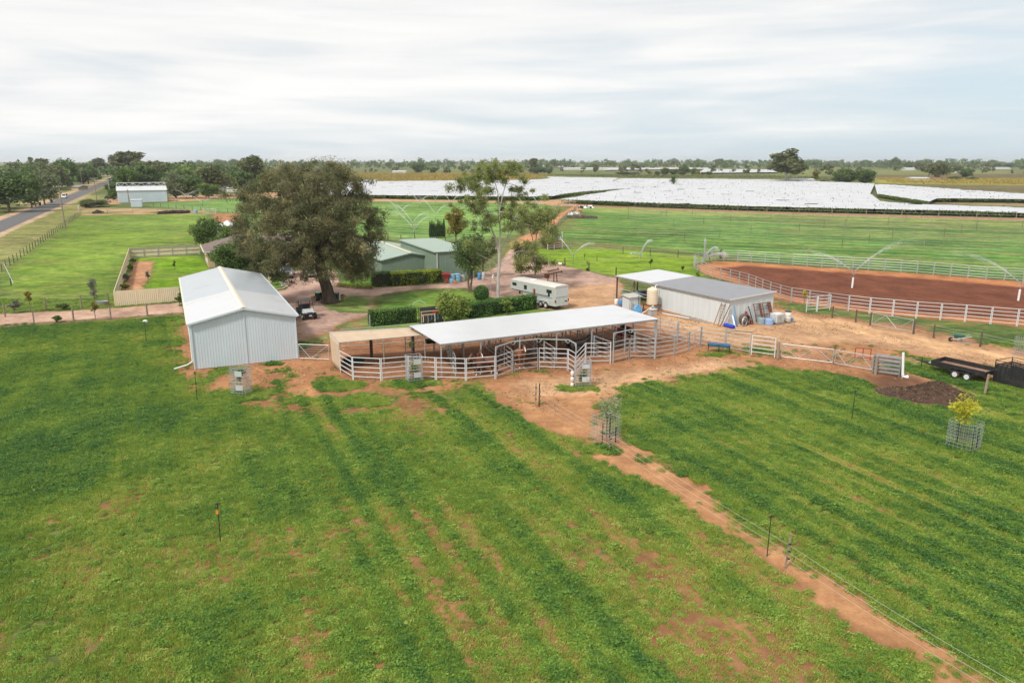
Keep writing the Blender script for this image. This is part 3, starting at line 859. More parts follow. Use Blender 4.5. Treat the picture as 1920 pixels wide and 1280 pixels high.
def rib_wall(mb, a, b, top, z0=0.0, pitch=0.19, depth=0.03, mi=0):
    """sheet wall from a to b (x, y) with real ribs; top is a height or a function of the fraction along it"""
    a = Vector((a[0], a[1], 0)); b = Vector((b[0], b[1], 0))
    Lw = (b-a).length; d = (b-a)/Lw; nrm = Vector((d.y, -d.x, 0))
    n = max(2, int(Lw/pitch))
    pts = []
    for i in range(n):
        for fr, off in ((0.0, 0), (0.62, 0), (0.70, depth), (0.92, depth)):
            pts.append(((i+fr)*Lw/n, off))
    pts.append((Lw, 0))
    tf = top if callable(top) else (lambda t: top)
    vs = []
    for s_, o in pts:
        p = a+d*s_+nrm*o
        vs.append((p.x, p.y, z0)); vs.append((p.x, p.y, tf(s_/Lw)))
    fs = [(2*i, 2*i+2, 2*i+3, 2*i+1) for i in range(len(pts)-1)]
    mb.add(vs, fs, mi)

# ---------------- the long white gable shed
def gable_shed():
    o = empty("gable_shed", "long white gabled farm shed with a ribbed blank end wall beside the driveway", "shed", loc=(-25.05, 56.83, 0), rz=math.atan2(EU.y, EU.x))
    W, Ln, E_, Rz = 7.93, 25.7, 3.72, 4.62
    top = lambda t: E_-0.06+(Rz-E_)*(1-abs(2*t-1))
    mb = MB(); rib_wall(mb, (0, 0), (W, 0), top, 0.02, 0.205, 0.011)
    mb.build("end_wall", M_SHEETW, o)
    mb = MB(); rib_wall(mb, (W, Ln), (0, Ln), top, 0.02); mb.build("rear_wall", M_SHEETW, o)
    mb = MB(); rib_wall(mb, (W, 0), (W, Ln), E_-0.1, 0.02); mb.build("side_wall", M_SHEETW, o)
    mb = MB(); rib_wall(mb, (0, Ln), (0, 0), E_-0.1, 0.02); mb.build("side_wall", M_SHEETW, o)
    ov = 0.18
    for s in (0, 1):
        x0, xm = (-ov, W/2) if s == 0 else (W+ov, W/2)
        ze = E_-(Rz-E_)*ov/(W/2)
        for y0, y1, m, dz in ((-0.22, 9.6, M_ROOFW, 0.006), (9.4, Ln+0.2, M_ROOFB, 0.0)):
            mb = MB()
            # rib lines of the sheets run from eave to ridge
            n = int((y1-y0)/0.76); vs = []; fs = []
            for i in range(n):
                for fr, off in ((0, 0), (0.86, 0), (0.90, 0.005), (0.96, 0.005)):
                    y = y0+(i+fr)*(y1-y0)/n
                    vs += [(x0, y, ze+0.05+off+dz), (xm, y, Rz+0.05+off+dz)]
            vs += [(x0, y1, ze+0.05+dz), (xm, y1, Rz+0.05+dz)]
            fs = [(2*i, 2*i+2, 2*i+3, 2*i+1) for i in range(len(vs)//2-1)]
            mb.add(vs, fs)
            mb.slab([(x0, y0, ze+0.03), (xm, y0, Rz+0.03), (xm, y1, Rz+0.03), (x0, y1, ze+0.03)], 0.03)
            mb.build("roof_sheet", m, o)
        mb = MB(); mb.bar((x0-0.06*(1 if s == 0 else -1), -0.22, ze), (x0-0.06*(1 if s == 0 else -1), Ln+0.2, ze), 0.13, 0.11)
        mb.build("gutter", M_CREAM if s == 0 else M_SHEETW, o)
        mb = MB(); mb.bar((x0, -0.24, ze-0.02), (xm, -0.24, Rz-0.02), 0.05, 0.15); mb.build("barge_trim", M_SHEETW, o)
    mb = MB(); mb.slab([(W/2-.24, -.25, Rz+.05), (W/2, -.25, Rz+.13), (W/2, Ln+.2, Rz+.13), (W/2-.24, Ln+.2, Rz+.05)], .03)
    mb.slab([(W/2, -.25, Rz+.13), (W/2+.24, -.25, Rz+.05), (W/2+.24, Ln+.2, Rz+.05), (W/2, Ln+.2, Rz+.13)], .03)
    mb.build("ridge_cap", M_CREAM, o)
    for x, z, w, d in ((W/2, Rz-.15, .1, .02), (0, E_-.1, .09, .09), (W, E_-.1, .09, .09)):
        mb = MB(); mb.bar((x, -.042, .02), (x, -.042, z), w, d); mb.build("corner_flashing", M_SHEETW, o)
    mb = MB(); mb.path([(-.12, .25, E_-.1), (-.12, .25, 1.2), (-.12, .25, .62), (-.5, .1, .42), (-1.5, .0, .22)], .05, 8)
    mb.build("downpipe", M_WHITE, o)
gable_shed()

# ---------------- the horse shelter: one flat roof on steel posts
SHA, SHB, SHC, SHD = [G(*q, 2.6) for q in [(768.75, 611.6), (825, 644.7), (1235, 597.5), (1150, 575)]]
SHX = (SHC-SHB).normalized(); SHY = Vector((-SHX.y, SHX.x, 0)); SHL = (SHC-SHB).length; SHW = (SHA-SHB).length
def shelter():
    o = empty("horse_shelter", "long flat white metal roof on thin steel posts over the horse pens", "shelter", loc=(SHB.x, SHB.y, 0), rz=math.atan2(SHX.y, SHX.x))
    mb = MB()
    n = int(SHL/0.76); vs = []
    for i in range(n):
        for fr, off in ((0, 0), (0.84, 0), (0.89, 0.005), (0.95, 0.005)):
            x = (i+fr)*SHL/n
            vs += [(x, -0.05, 2.60+off), (x, SHW+0.05, 2.66+off)]
    vs += [(SHL, -0.05, 2.6), (SHL, SHW+.05, 2.66)]
    mb.add(vs, [(2*i, 2*i+2, 2*i+3, 2*i+1) for i in range(len(vs)//2-1)])
    mb.slab([(0, -0.05, 2.585), (SHL, -0.05, 2.585), (SHL, SHW+.05, 2.645), (0, SHW+.05, 2.645)], .03)
    mb.build("roof_sheet", M_ROOFW, o)
    for y in (0.05, SHW*.5, SHW-.05):
        mb = MB(); mb.bar((0.05, y, 2.49+.06*y/SHW), (SHL-.05, y, 2.49+.06*y/SHW), .08, .12); mb.build("beam", M_GALV, o)
    xs = [0.1, 3.4, 6.8, 10.2, 13.6, 17.0, SHL-.12]
    for x in xs:
        for y in (0.06, SHW-.1):
            mb = MB(); mb.bar((x, y, 0), (x, y, 2.44), .085); mb.build("post", M_GALV, o)
    for x in xs[1:-1]:
        mb = MB(); mb.bar((x, SHW*.5, 0), (x, SHW*.5, 2.44), .085); mb.build("post", M_GALV, o)
    return o
shelter()

# ---------------- shade cloth lean-to beside it
def shade():
    zc = 2.35
    P = [G(617.8, 622.8, zc), G(635.6, 642, zc), G(796, 627.5, zc), G(768.75, 614, zc)]
    o = empty("shade_lean_to", "tan shade cloth lean-to with one side curtain at the left end of the pens", "shelter", loc=(P[1].x, P[1].y, 0))
    b = Vector((P[1].x, P[1].y, 0))
    nn, mm = 24, 8; vs = []; fs = []
    for i in range(nn+1):
        for j in range(mm+1):
            s, t = i/nn, j/mm
            q = (P[1]*(1-s)+P[2]*s)*(1-t)+(P[0]*(1-s)+P[3]*s)*t - b
            sag = -0.10*math.sin(math.pi*t)*(0.4+0.6*abs(math.sin(math.pi*s*3))) - 0.03*math.sin(s*40)*math.sin(t*3)
            vs.append((q.x, q.y, q.z+sag))
    w = mm+1
    for i in range(nn):
        for j in range(mm): fs.append((i*w+j, (i+1)*w+j, (i+1)*w+j+1, i*w+j+1))
    mb = MB(); mb.add(vs, fs)
    e = mb.build("cloth_roof", M_SHADE, o, smooth=True)
    md = e.modifiers.new("t", 'SOLIDIFY'); md.thickness = 0.015
    # curtain, hung with soft folds
    A = G(622, 681, 0.05); B = G(638.5, 697, 0.05); vs = []; fs = []
    for i in range(25):
        s = i/24
        for j in range(7):
            t = j/6
            bot = A*(1-s)+B*s; tp = P[0]*(1-s)+P[1]*s
            q = bot*(1-t)+tp*t-b
            f = 0.05*math.sin(i*1.9)*(1-t)+0.03*math.sin(i*0.8+t*5)
            vs.append((q.x+f*.8, q.y-f*.5, q.z))
    for i in range(24):
        for j in range(6): fs.append((i*7+j, (i+1)*7+j, (i+1)*7+j+1, i*7+j+1))
    mb = MB(); mb.add(vs, fs); e = mb.build("cloth_curtain", M_SHADE, o, smooth=True)
    md = e.modifiers.new("t", 'SOLIDIFY'); md.thickness = 0.012
    for px, m, r in (((697, 672), M_DPOST, .13), ((775, 662), M_DPOST, .13), ((721, 690), M_POST, .06)):
        g = G(*px)-b
        mb = MB(); mb.tube((g.x, g.y, 0), (g.x, g.y, 2.3), r, n=10); mb.build("post", m, o)
    for q0, q1 in ((P[1], P[2]), (P[0], P[3]), (P[0], P[1])):
        a_ = q0-b; c_ = q1-b
        mb = MB(); mb.tube((a_.x, a_.y, zc+.0), (c_.x, c_.y, zc+.0), .035); mb.build("frame_pipe", M_GALV, o)
    for q in (P[1], P[2]):
        a_ = q-b; mb = MB(); mb.tube((a_.x, a_.y, 0), (a_.x, a_.y, zc), .04); mb.build("post", M_GALV, o)
    # rails along the back of the bay
    for z in (0.5, 1.0, 1.5, 2.0):
        a_ = G(640, 660)-b; c_ = G(790, 648)-b
        mb = MB(); mb.tube((a_.x, a_.y, z), (c_.x, c_.y, z), .025, n=6); mb.build("rail", M_GALV, o)
shade()

# ---------------- rail panels
def panel_mb(Lp, Hh=1.75, rails=5, z0=0.28, r=0.028, pr=0.03, over=0.04, gap=0.05):
    """one steel stock panel along +x: two upright legs and oval rails"""
    mb = MB()
    for x in (gap, Lp-gap):
        mb.bar((x, 0, 0), (x, 0, Hh+over), pr*2)
    for i in range(rails):
        z = z0+(Hh-z0)*i/(rails-1)
        mb.path([(gap+pr, 0, z), (Lp-gap-pr, 0, z)], r, 6)
    return mb
def place_panel(a, b, root, origin, name="panel", mat=None, **kw):
    a = Vector((a[0], a[1], 0)); b = Vector((b[0], b[1], 0))
    p = panel_mb((b-a).length, **kw).build(name, mat or M_GALV, root)
    p.location = a-origin
    p.rotation_euler = (0, 0, math.atan2(b.y-a.y, b.x-a.x))
    return p
def gx(p): g = G(*p); return (g.x, g.y)
PEN = [gx(q) for q in [(638.4,697.8),(661.9,711.9),(715.3,714.7),(766,710),(817.5,712.8),(873.8,714.7),(929,710)]]
def pens():
    org = Vector((PEN[3][0], PEN[3][1], 0))
    o = empty("horse_pen_fence", "galvanised rail fence with gate frames enclosing the horse pens", "rail fence", loc=org)
    for a, b in zip(PEN[:-1], PEN[1:]): place_panel(a, b, o, org, mat=M_WPAINT)
    def frame(a, b, h=2.5):
        a = Vector((*a, 0))-org; b = Vector((*b, 0))-org
        mb = MB(); d = (b-a).normalized()
        mb.bar(a, a+Vector((0,0,h)), .08); mb.bar(b, b+Vector((0,0,h)), .08)
        mb.bar(a+Vector((0,0,h)), b+Vector((0,0,h)), .07)
        mb.bar(a+Vector((0,0,h-.3)), a+d*.3+Vector((0,0,h)), .05); mb.bar(b+Vector((0,0,h-.3)), b-d*.3+Vector((0,0,h)), .05)
        mb.build("gate_frame", M_GALV, o)
    q = {k: gx(v) for k, v in dict(p6=(929.5,711), p7=(961.6,698.8), p8=(1009.4,693), p9=(1064.7,695), p10=(1079,704), p11=(1097,683), p12=(1145,682), p12b=(1149,681),
        p13=(1179.6,673), p14=(1227.5,673.5), p15=(1264,667.5), p16=(1291,659), p17=(1313.8,648.8), p18=(1359.7,656), p19=(1406.6,664.7)).items()}
    frame(q["p6"], q["p7"]); place_panel(q["p6"], q["p7"], o, org, "gate", M_WPAINT)
    frame(q["p7"], q["p8"]); place_panel(q["p7"], q["p8"], o, org, "gate", M_GALV)
    frame(q["p8"], q["p9"]); place_panel(q["p8"], q["p9"], o, org, "gate", M_WPAINT)
    frame(q["p9"], q["p10"]); place_panel(q["p9"], q["p10"], o, org, "gate", M_WPAINT)
    place_panel(q["p10"], q["p11"], o, org, mat=M_WPAINT)
    place_panel(q["p11"], q["p12"], o, org, mat=M_WPAINT)
    frame(q["p12b"], q["p13"]); place_panel(q["p12b"], q["p13"], o, org, "gate")
    place_panel(q["p13"], q["p14"], o, org); frame(q["p13"], q["p14"])
    for a, b in (("p14","p15"),("p15","p16"),("p16","p17"),("p17","p18"),("p18","p19")): place_panel(q[a], q[b], o, org)
    # panels across the back and between the pens
    def loc(x, y):
        v = SHB + SHX*x + SHY*y
        return (v.x, v.y)
    xs = np.linspace(-0.3, SHL+0.3, 9)
    for i in range(8): place_panel(loc(xs[i], SHW+.5), loc(xs[i+1], SHW+.5), o, org)
    ends = [None, (855, 712), (961.6, 698), (1040, 693), (1145, 680), (1228, 673)]
    for k, x in enumerate((3.4, 6.8, 10.2, 13.6, 17.0)):
        P0 = Vector((*loc(x, SHW+.5), 0)); P1 = Vector((*gx(ends[k+1]), 0))
        n = 4
        for i in range(n):
            a = P0+(P1-P0)*i/n; b = P0+(P1-P0)*(i+1)/n
            place_panel((a.x, a.y), (b.x, b.y), o, org)
    c0 = Vector((*loc(SHL+.3, SHW+.5), 0)); c1 = Vector((*q["p17"], 0))
    for i in range(4):
        a = c0+(c1-c0)*i/4; b = c0+(c1-c0)*(i+1)/4
        place_panel((a.x, a.y), (b.x, b.y), o, org)
pens()
def one_panel(name, label, cat, a, b, mat, **kw):
    """a free-standing panel or gate: its own thing with posts and rails"""
    a = Vector((*gx(a), 0)); b = Vector((*gx(b), 0))
    o = empty(name, label, cat, loc=a, rz=math.atan2(b.y-a.y, b.x-a.x))
    Lp = (b-a).length; Hh = kw.get("Hh", 1.7); n = kw.get("rails", 5); z0 = kw.get("z0", .3)
    for x in (.04, Lp-.04):
        mb = MB(); mb.bar((x, 0, 0), (x, 0, Hh+.04), .07); mb.build("post", mat, o)
    for i in range(n):
        z = z0+(Hh-z0)*i/(n-1)
        mb = MB(); mb.path([(.08, 0, z), (Lp-.08, 0, z)], .03, 6); mb.build("rail", mat, o)
    return o
one_panel("yard_gate", "bright white five rail gate next to a round wooden post, right of the blue trough", "gate", (1407.5,665), (1453,671), M_WPAINT)
# a low pen of panels behind the shelter on the right
o_ = one_panel("rail_panel", "grey rail panel standing behind the shelter near the water tank stand", "panel", (1236,628), (1272,636), M_GALV)

# ---------------- the arena fence
def resample(P, step):
    P = [Vector((p[0], p[1], 0)) for p in P]; out = [P[0]]; carry = 0
    tot = sum((b-a).length for a, b in zip(P[:-1], P[1:])); n = max(1, round(tot/step)); st = tot/n
    acc = 0; k = 1
    for a, b in zip(P[:-1], P[1:]):
        l = (b-a).length
        while k*st <= acc+l+1e-6 and k <= n:
            out.append(a+(b-a)*((k*st-acc)/l)); k += 1
        acc += l
    if (out[-1]-P[-1]).length > .1: out.append(P[-1])
    return out
def arena_fence():
    PX = [(2030,536.5),(1915,527.5),(1852,524),(1792,519),(1705,511),(1649,507.5),(1594,504),(1540,501),(1487.5,497.5),(1461,495),(1386,490),(1362,489.3),(1340,489),(1318,491.5),(1303,496.5),(1300,501),(1305,507),(1319,515),(1346,524),(1375,531),(1406,540),(1437.5,553.5),(1459,560.5),(1482.5,567.5)]
    org = G(1340, 489); org.z = 0
    o = empty("arena_fence", "galvanised and white rail fence curving round the brown sand riding arena", "rail fence", loc=org)
    pts = resample([gx(p) for p in PX], 2.2)
    for i, (a, b) in enumerate(zip(pts[:-1], pts[1:])):
        place_panel(a, b, o, org, mat=M_GALV, r=.024, pr=.026)
    pts = resample([gx(p) for p in [(1482.5,567.5),(1584,582.5),(1622,587.5),(1661,591),(1700,595),(1742,599),(1784,601),(1827.5,605),(1871,609),(1915,612.5),(2010,622)]], 2.15)
    for i, (a, b) in enumerate(zip(pts[:-1], pts[1:])):
        place_panel(a, b, o, org, "gate" if i in (5,) else "panel", mat=(M_GALV if i < 3 else M_WPAINT))
arena_fence()
one_panel("arena_gate_panel", "white rail panel standing just outside the arena fence, left one of an angled pair", "panel", (1511,585.5), (1531,584), M_WPAINT)
one_panel("arena_gate_panel", "white rail panel outside the arena fence, right one of an angled pair", "panel", (1531.5,584.3), (1556,581), M_WPAINT)

# ---------------- green sheds
def green_sheds():
    o = empty("green_shed", "low grey green gabled shed behind the long flowering hedge", "shed", loc=(-18.2, 103.9, 0), rz=math.atan2(EU.y, EU.x))
    W, Ln, E_, Rz = 8.5, 20, 2.55, 3.35
    top = lambda t: E_-.04+(Rz-E_)*(1-abs(2*t-1))
    for a, b, tp, nm in (((0,0),(W,0),top,"end_wall"),((W,Ln),(0,Ln),top,"rear_wall"),((W,0),(W,Ln),E_-.05,"side_wall"),((0,Ln),(0,0),E_-.05,"side_wall")):
        mb = MB(); rib_wall(mb, a, b, tp, 0.0, .24, .035); mb.build(nm, M_GREEN, o)
    for s in (0, 1):
        x0, xm = (-.2, W/2) if s == 0 else (W+.02, W/2)
        mb = MB(); mb.slab([(x0,-.2,E_-.02),(xm,-.2,Rz+.03),(xm,Ln+.2,Rz+.03),(x0,Ln+.2,E_-.02)], .05); mb.build("roof_sheet", M_GREENR, o)
    mb = MB(); mb.bar((W/2,-.22,Rz+.06),(W/2,Ln+.2,Rz+.06),.36,.05); mb.build("ridge_cap", M_CREAMF, o)
    mb = MB(); mb.bar((-.25,-.2,E_-.05),(-.25,Ln,E_-.05),.12); mb.build("gutter", M_GREEN, o)
    mb = MB(); mb.bar((-.2,-.23,E_-.05),(W/2,-.23,Rz),.04,.14); mb.bar((W/2,-.23,Rz),(W,-.23,E_-.05),.04,.14); mb.build("barge_trim", M_GREENR, o)
    mb = MB(); mb.lathe([(.25,0),(.25,.25),(.12,.4),(.12,.55)], (1.6, 13.5, Rz-.5), 12); mb.build("roof_vent", M_WHITE, o)
    o = empty("tall_green_shed", "taller grey green shed with a flat pale green roof beside the dark tree", "shed", loc=(-10.4, 102.0, 0), rz=math.atan2(EU.y, EU.x))
    W, Ln, E_ = 5.6, 17.0, 3.95
    for a, b, nm in (((0,0),(W,0),"end_wall"),((W,Ln),(0,Ln),"rear_wall"),((W,0),(W,Ln),"side_wall"),((0,Ln),(0,0),"side_wall")):
        mb = MB(); rib_wall(mb, a, b, E_-.08, 0.0, .24, .035); mb.build(nm, M_GREEN, o)
    mb = MB(); mb.slab([(-.15,-.2,E_),(W+.15,-.2,E_-.02),(W+.15,Ln+.2,E_+.1),(-.15,Ln+.2,E_+.1)], .06); mb.build("roof_sheet", M_GREENR, o)
    mb = MB(); mb.bar((-.2,-.2,E_-.08),(-.2,Ln,E_),.12); mb.build("gutter", M_GREEN, o)
    mb = MB(); mb.path([(.12,-.1,E_-.1),(.12,-.1,.1)], .05, 8); mb.build("downpipe", M_WHITE, o)
green_sheds()

# ---------------- machinery shed with open bay
MSV = Vector((-.5, .866, 0)); MSU = Vector((.866, .5, 0)); MSO = G(1365, 611); MSO.z = 0
def ms(x, y, z=0.0): return MSO + MSU*x + MSV*y + Vector((0, 0, z))
def machinery_shed():
    o = empty("machinery_shed", "pale grey sheet shed with grey roof and white roofed open bay right of the pens", "shed", loc=MSO, rz=math.atan2(MSU.y, MSU.x))
    W, Lc, Lb, E_ = 6.3, 11.9, 6.1, 2.62
    mb = MB(); rib_wall(mb, (0,0), (W,0), lambda t: E_+.28*t, 0, .76, .02); mb.build("end_wall", M_GREYW, o)
    mb = MB(); rib_wall(mb, (0,Lc), (0,0), E_, 0, .76, .02); mb.build("side_wall", M_GREYW, o)
    mb = MB(); rib_wall(mb, (W,0), (W,Lc+Lb), E_+.28, 0, .76, .02); mb.build("rear_wall", M_GREYW, o)
    mb = MB(); rib_wall(mb, (W,Lc), (0,Lc), lambda t: E_+.28*(1-t), 0, .76, .02); mb.build("partition_wall", M_GREYW, o)
    mb = MB(); mb.slab([(-.15,-.15,E_+.06),(W+.15,-.15,E_+.36),(W+.15,Lc,E_+.36),(-.15,Lc,E_+.06)], .05); mb.build("roof_sheet", M_GREYR, o)
    mb = MB(); mb.slab([(-.2,Lc-.05,E_+.08),(W+.15,Lc-.05,E_+.38),(W+.15,Lc+Lb+.2,E_+.38),(-.2,Lc+Lb+.2,E_+.08)], .04); mb.build("bay_roof_sheet", M_ROOFW, o)
    mb = MB(); mb.bar((-.2,-.15,E_+.02),(-.2,Lc+Lb+.2,E_+.02),.12,.13); mb.build("gutter", surf("grey_trim", (.27,.28,.29), .5), o)
    mb = MB(); mb.bar((-.15,-.18,E_+.04),(W+.15,-.18,E_+.34),.04,.14); mb.build("barge_trim", M_WPAINT, o)
    mb = MB(); mb.bar((0,Lc+Lb,0),(0,Lc+Lb,E_+.02),.14); mb.build("post", M_RUST, o)
    mb = MB(); mb.bar((0,Lc+Lb*.48,0),(0,Lc+Lb*.48,E_+.02),.07); mb.build("post", M_RUST, o)
    mb = MB(); mb.bar((W*.5,Lc+Lb,0),(W*.5,Lc+Lb,E_+.16),.1); mb.build("post", M_RUST, o)
    for z in (.85, 1.2):
        mb = MB(); mb.bar((0.05,Lc+Lb*.05,z),(0.05,Lc+Lb,z),.05,.06); mb.build("rail", M_GALV, o)
machinery_shed()

# ---------------- house behind the trees
def house():
    a = G(385, 503); a.z = 0
    o = empty("brick_house", "cream brick house with brown tiled hip roof mostly hidden by trees", "house", loc=a, rz=math.atan2(EU.y, EU.x))
    W, D, E_, Rz = 27.0, 11.0, 2.45, 4.5
    mb = MB(); mb.box(.5, 12.0, .5, D-.5, 0, E_); mb.build("wall", M_BRICK, o)
    mb = MB(); mb.box(12.2, W-.5, D-2.5, D-.7, 0, E_); mb.build("carport_rear_wall", M_BRICK, o)
    mb = MB()
    vs = [(0,0,E_),(W,0,E_),(W,D,E_),(0,D,E_),(D/2,D/2,Rz),(W-D/2,D/2,Rz)]
    mb.add(vs, [(0,1,5,4),(1,2,5),(2,3,4,5),(3,0,4),(0,3,2,1)]); mb.build("roof", M_TILE, o)
    mb = MB()
    for p, q in (((0,0),(W,0)),((W,0),(W,D)),((W,D),(0,D)),((0,D),(0,0))): mb.bar((*p,E_),(*q,E_),.14,.16)
    mb.build("gutter", surf("pale_gutter", (.55,.52,.5), .5), o)
    for x in (12.3, 16.6, 21.5, W-.4):
        mb = MB(); mb.bar((x,.4,0),(x,.4,E_),.12); mb.build("carport_post", M_CREAM, o)
    for x in (2.2, 6.8):
        mb = MB(); mb.box(x,x+1.6,.42,.56,.9,2.0); w = mb.build("window", M_WHITE, o)
        mb = MB(); mb.box(x+.08,x+1.52,.405,.42,.98,1.92); mb.build("pane", M_GLASS, w)
    mb = MB(); mb.tube((1.4,.42,0),(1.4,.42,E_),.05); mb.build("downpipe", M_CREAM, o)
    mb = MB(); mb.box(.33,.5,2.0,2.7,.6,1.2); mb.build("air_conditioner", M_WHITE, o)
    return o
house()

# ---------------- cream sheet fence round the garden
def cream_fence():
    A, B, Cc, D = [Vector((*gx(p), 0)) for p in [(216.5,575),(337.5,565.6),(375,477.5),(244,485)]]
    o = empty("sheet_fence", "cream ribbed sheet fence enclosing the garden left of the white shed", "fence", loc=A)
    def run(p, q, h, outside):
        p = p-A; q = q-A
        d = (q-p).normalized(); n = max(1, round((q-p).length/2.37))
        for i in range(n):
            a = p+(q-p)*i/n; b = p+(q-p)*(i+1)/n
            mb = MB(); rib_wall(mb, (a.x,a.y), (b.x,b.y), h, .04, .2, .03)
            e = mb.build("fence_panel", M_CREAMF, o)
            m2 = MB(); m2.bar((a.x,a.y,0),(a.x,a.y,h+.03),.06); m2.build("fence_post", M_CREAMF, o)
            nn = Vector((-d.y, d.x, 0))*.03
            for z in (.25, h*.55, h-.02):
                m3 = MB(); m3.bar(a+nn+Vector((0,0,z)), b+nn+Vector((0,0,z)), .04, .06); m3.build("fence_rail", M_GALV if outside else M_CREAMF, o)
    run(A, B, 1.75, False); run(D, A, 1.75, False); run(Cc, D, 1.75, True)
    # the rear run is seen from inside: steel frame shows
    a0 = D-A; a1 = Cc-A
    nn = Vector((0,-.06,0))
    for z in (.3, 1.0, 1.6):
        mb = MB(); mb.bar(a0+nn+Vector((0,0,z)), a1+nn+Vector((0,0,z)), .04, .07); mb.build("fence_rail", surf("grey_frame", (.33,.33,.32), .6), o)
    for i in range(6):
        q = a0+(a1-a0)*i/5+nn
        mb = MB(); mb.bar(q, q+Vector((0,0,1.72)), .08); mb.build("fence_post", surf("grey_frame", (.33,.33,.32), .6), o)
cream_fence()

# ---------------- far white shed with the lattice girder, and the small tank shed before it
def far_shed():
    a = G(222, 380); b = G(314, 378); a.z = b.z = 0
    o = empty("lattice_roof_shed", "white shed by the road with a white lattice girder standing along its roof", "shed", loc=a, rz=math.atan2(b.y-a.y, b.x-a.x))
    W = (b-a).length; D = 11; E_ = 4.6
    for p, q, nm in (((0,0),(W,0),"front_wall"),((W,0),(W,D),"side_wall"),((W,D),(0,D),"rear_wall"),((0,D),(0,0),"side_wall")):
        mb = MB(); rib_wall(mb, p, q, E_, 0, .5, .05); mb.build(nm, M_SHEETW, o)
    mb = MB(); mb.slab([(-.3,-.3,E_),(W+.3,-.3,E_),(W+.3,D/2,E_+1.5),(-.3,D/2,E_+1.5)], .1); mb.slab([(-.3,D/2,E_+1.5),(W+.3,D/2,E_+1.5),(W+.3,D,E_),(-.3,D,E_)], .1)
    mb.build("roof", M_ROOFW, o)
    mb = MB(); z0, z1 = E_+1.5, E_+2.9; y = D/2
    mb.bar((0,y,z1),(W,y,z1),.22); mb.bar((0,y,z0),(W,y,z0),.22)
    n = 12
    for i in range(n): mb.bar((W*i/n,y,z0 if i%2 else z1),(W*(i+1)/n,y,z1 if i%2 else z0),.16)
    for i in (0,4,8,12): mb.bar((W*i/n,y,z0),(W*i/n,y,z1),.2)
    mb.build("lattice_girder", M_WPAINT, o)
    a = G(246, 388.2); a.z = 0
    o = empty("tank_shed", "small white sheet shed standing alone in front of the lattice roof shed", "shed", loc=a, rz=.35)
    W, D, E_ = 3.5, 3.0, 2.4
    mb = MB()
    for p, q in (((0,0),(W,0)),((W,0),(W,D)),((W,D),(0,D)),((0,D),(0,0))): rib_wall(mb, p, q, E_, 0, .3, .03)
    mb.build("wall", M_SHEETW, o)
    mb = MB(); mb.slab([(-.1,-.1,E_),(W+.1,-.1,E_+.05),(W+.1,D+.1,E_+.3),(-.1,D+.1,E_+.3)], .06); mb.build("roof", M_ROOFB, o)
far_shed()

def far_building(label, x0, x1, yb, yt, mat, roof, D=12, kind="shed", rise=.25, name="farm_shed", bays=0):
    """a farm building far off, fitted between two surveyed base points"""
    a = G(x0, yb); b = G(x1, yb); a.z = b.z = 0
    W = (b-a).length
    dist = math.hypot(a.x, a.y)
    Hh = H - (H)*(yt-302)/(yb-302) if yb > 303 else 6
    Hh = max(2.6, min(9, Hh))
    E_ = Hh*(1-rise)
    o = empty(name, label, kind, loc=a, rz=math.atan2(b.y-a.y, b.x-a.x))
    mb = MB(); mb.box(0, W, 0, D, 0, E_); mb.build("wall", mat, o)
    mb = MB(); ov = .4
    vs = [(-ov,-ov,E_),(W+ov,-ov,E_),(W+ov,D+ov,E_),(-ov,D+ov,E_),(-ov,D/2,Hh),(W+ov,D/2,Hh)]
    mb.add(vs, [(0,1,5,4),(2,3,4,5),(1,2,5),(3,0,4),(0,3,2,1)]); mb.build("roof", roof, o)
    for i in range(bays):
        mb = MB(); x = W*(i+.2)/max(bays,1); mb.box(x, x+W*.45/bays, -.06, .0, 0.02, E_*.8); mb.build("doorway", M_BLACK, o)
    return o
M_OFFW = surf("off_white_wall", (.62,.61,.58), .6, 0, .08, .3)
M_REDR = surf("dull_red_roof", (.22,.11,.08), .7, 0, .1, .3)
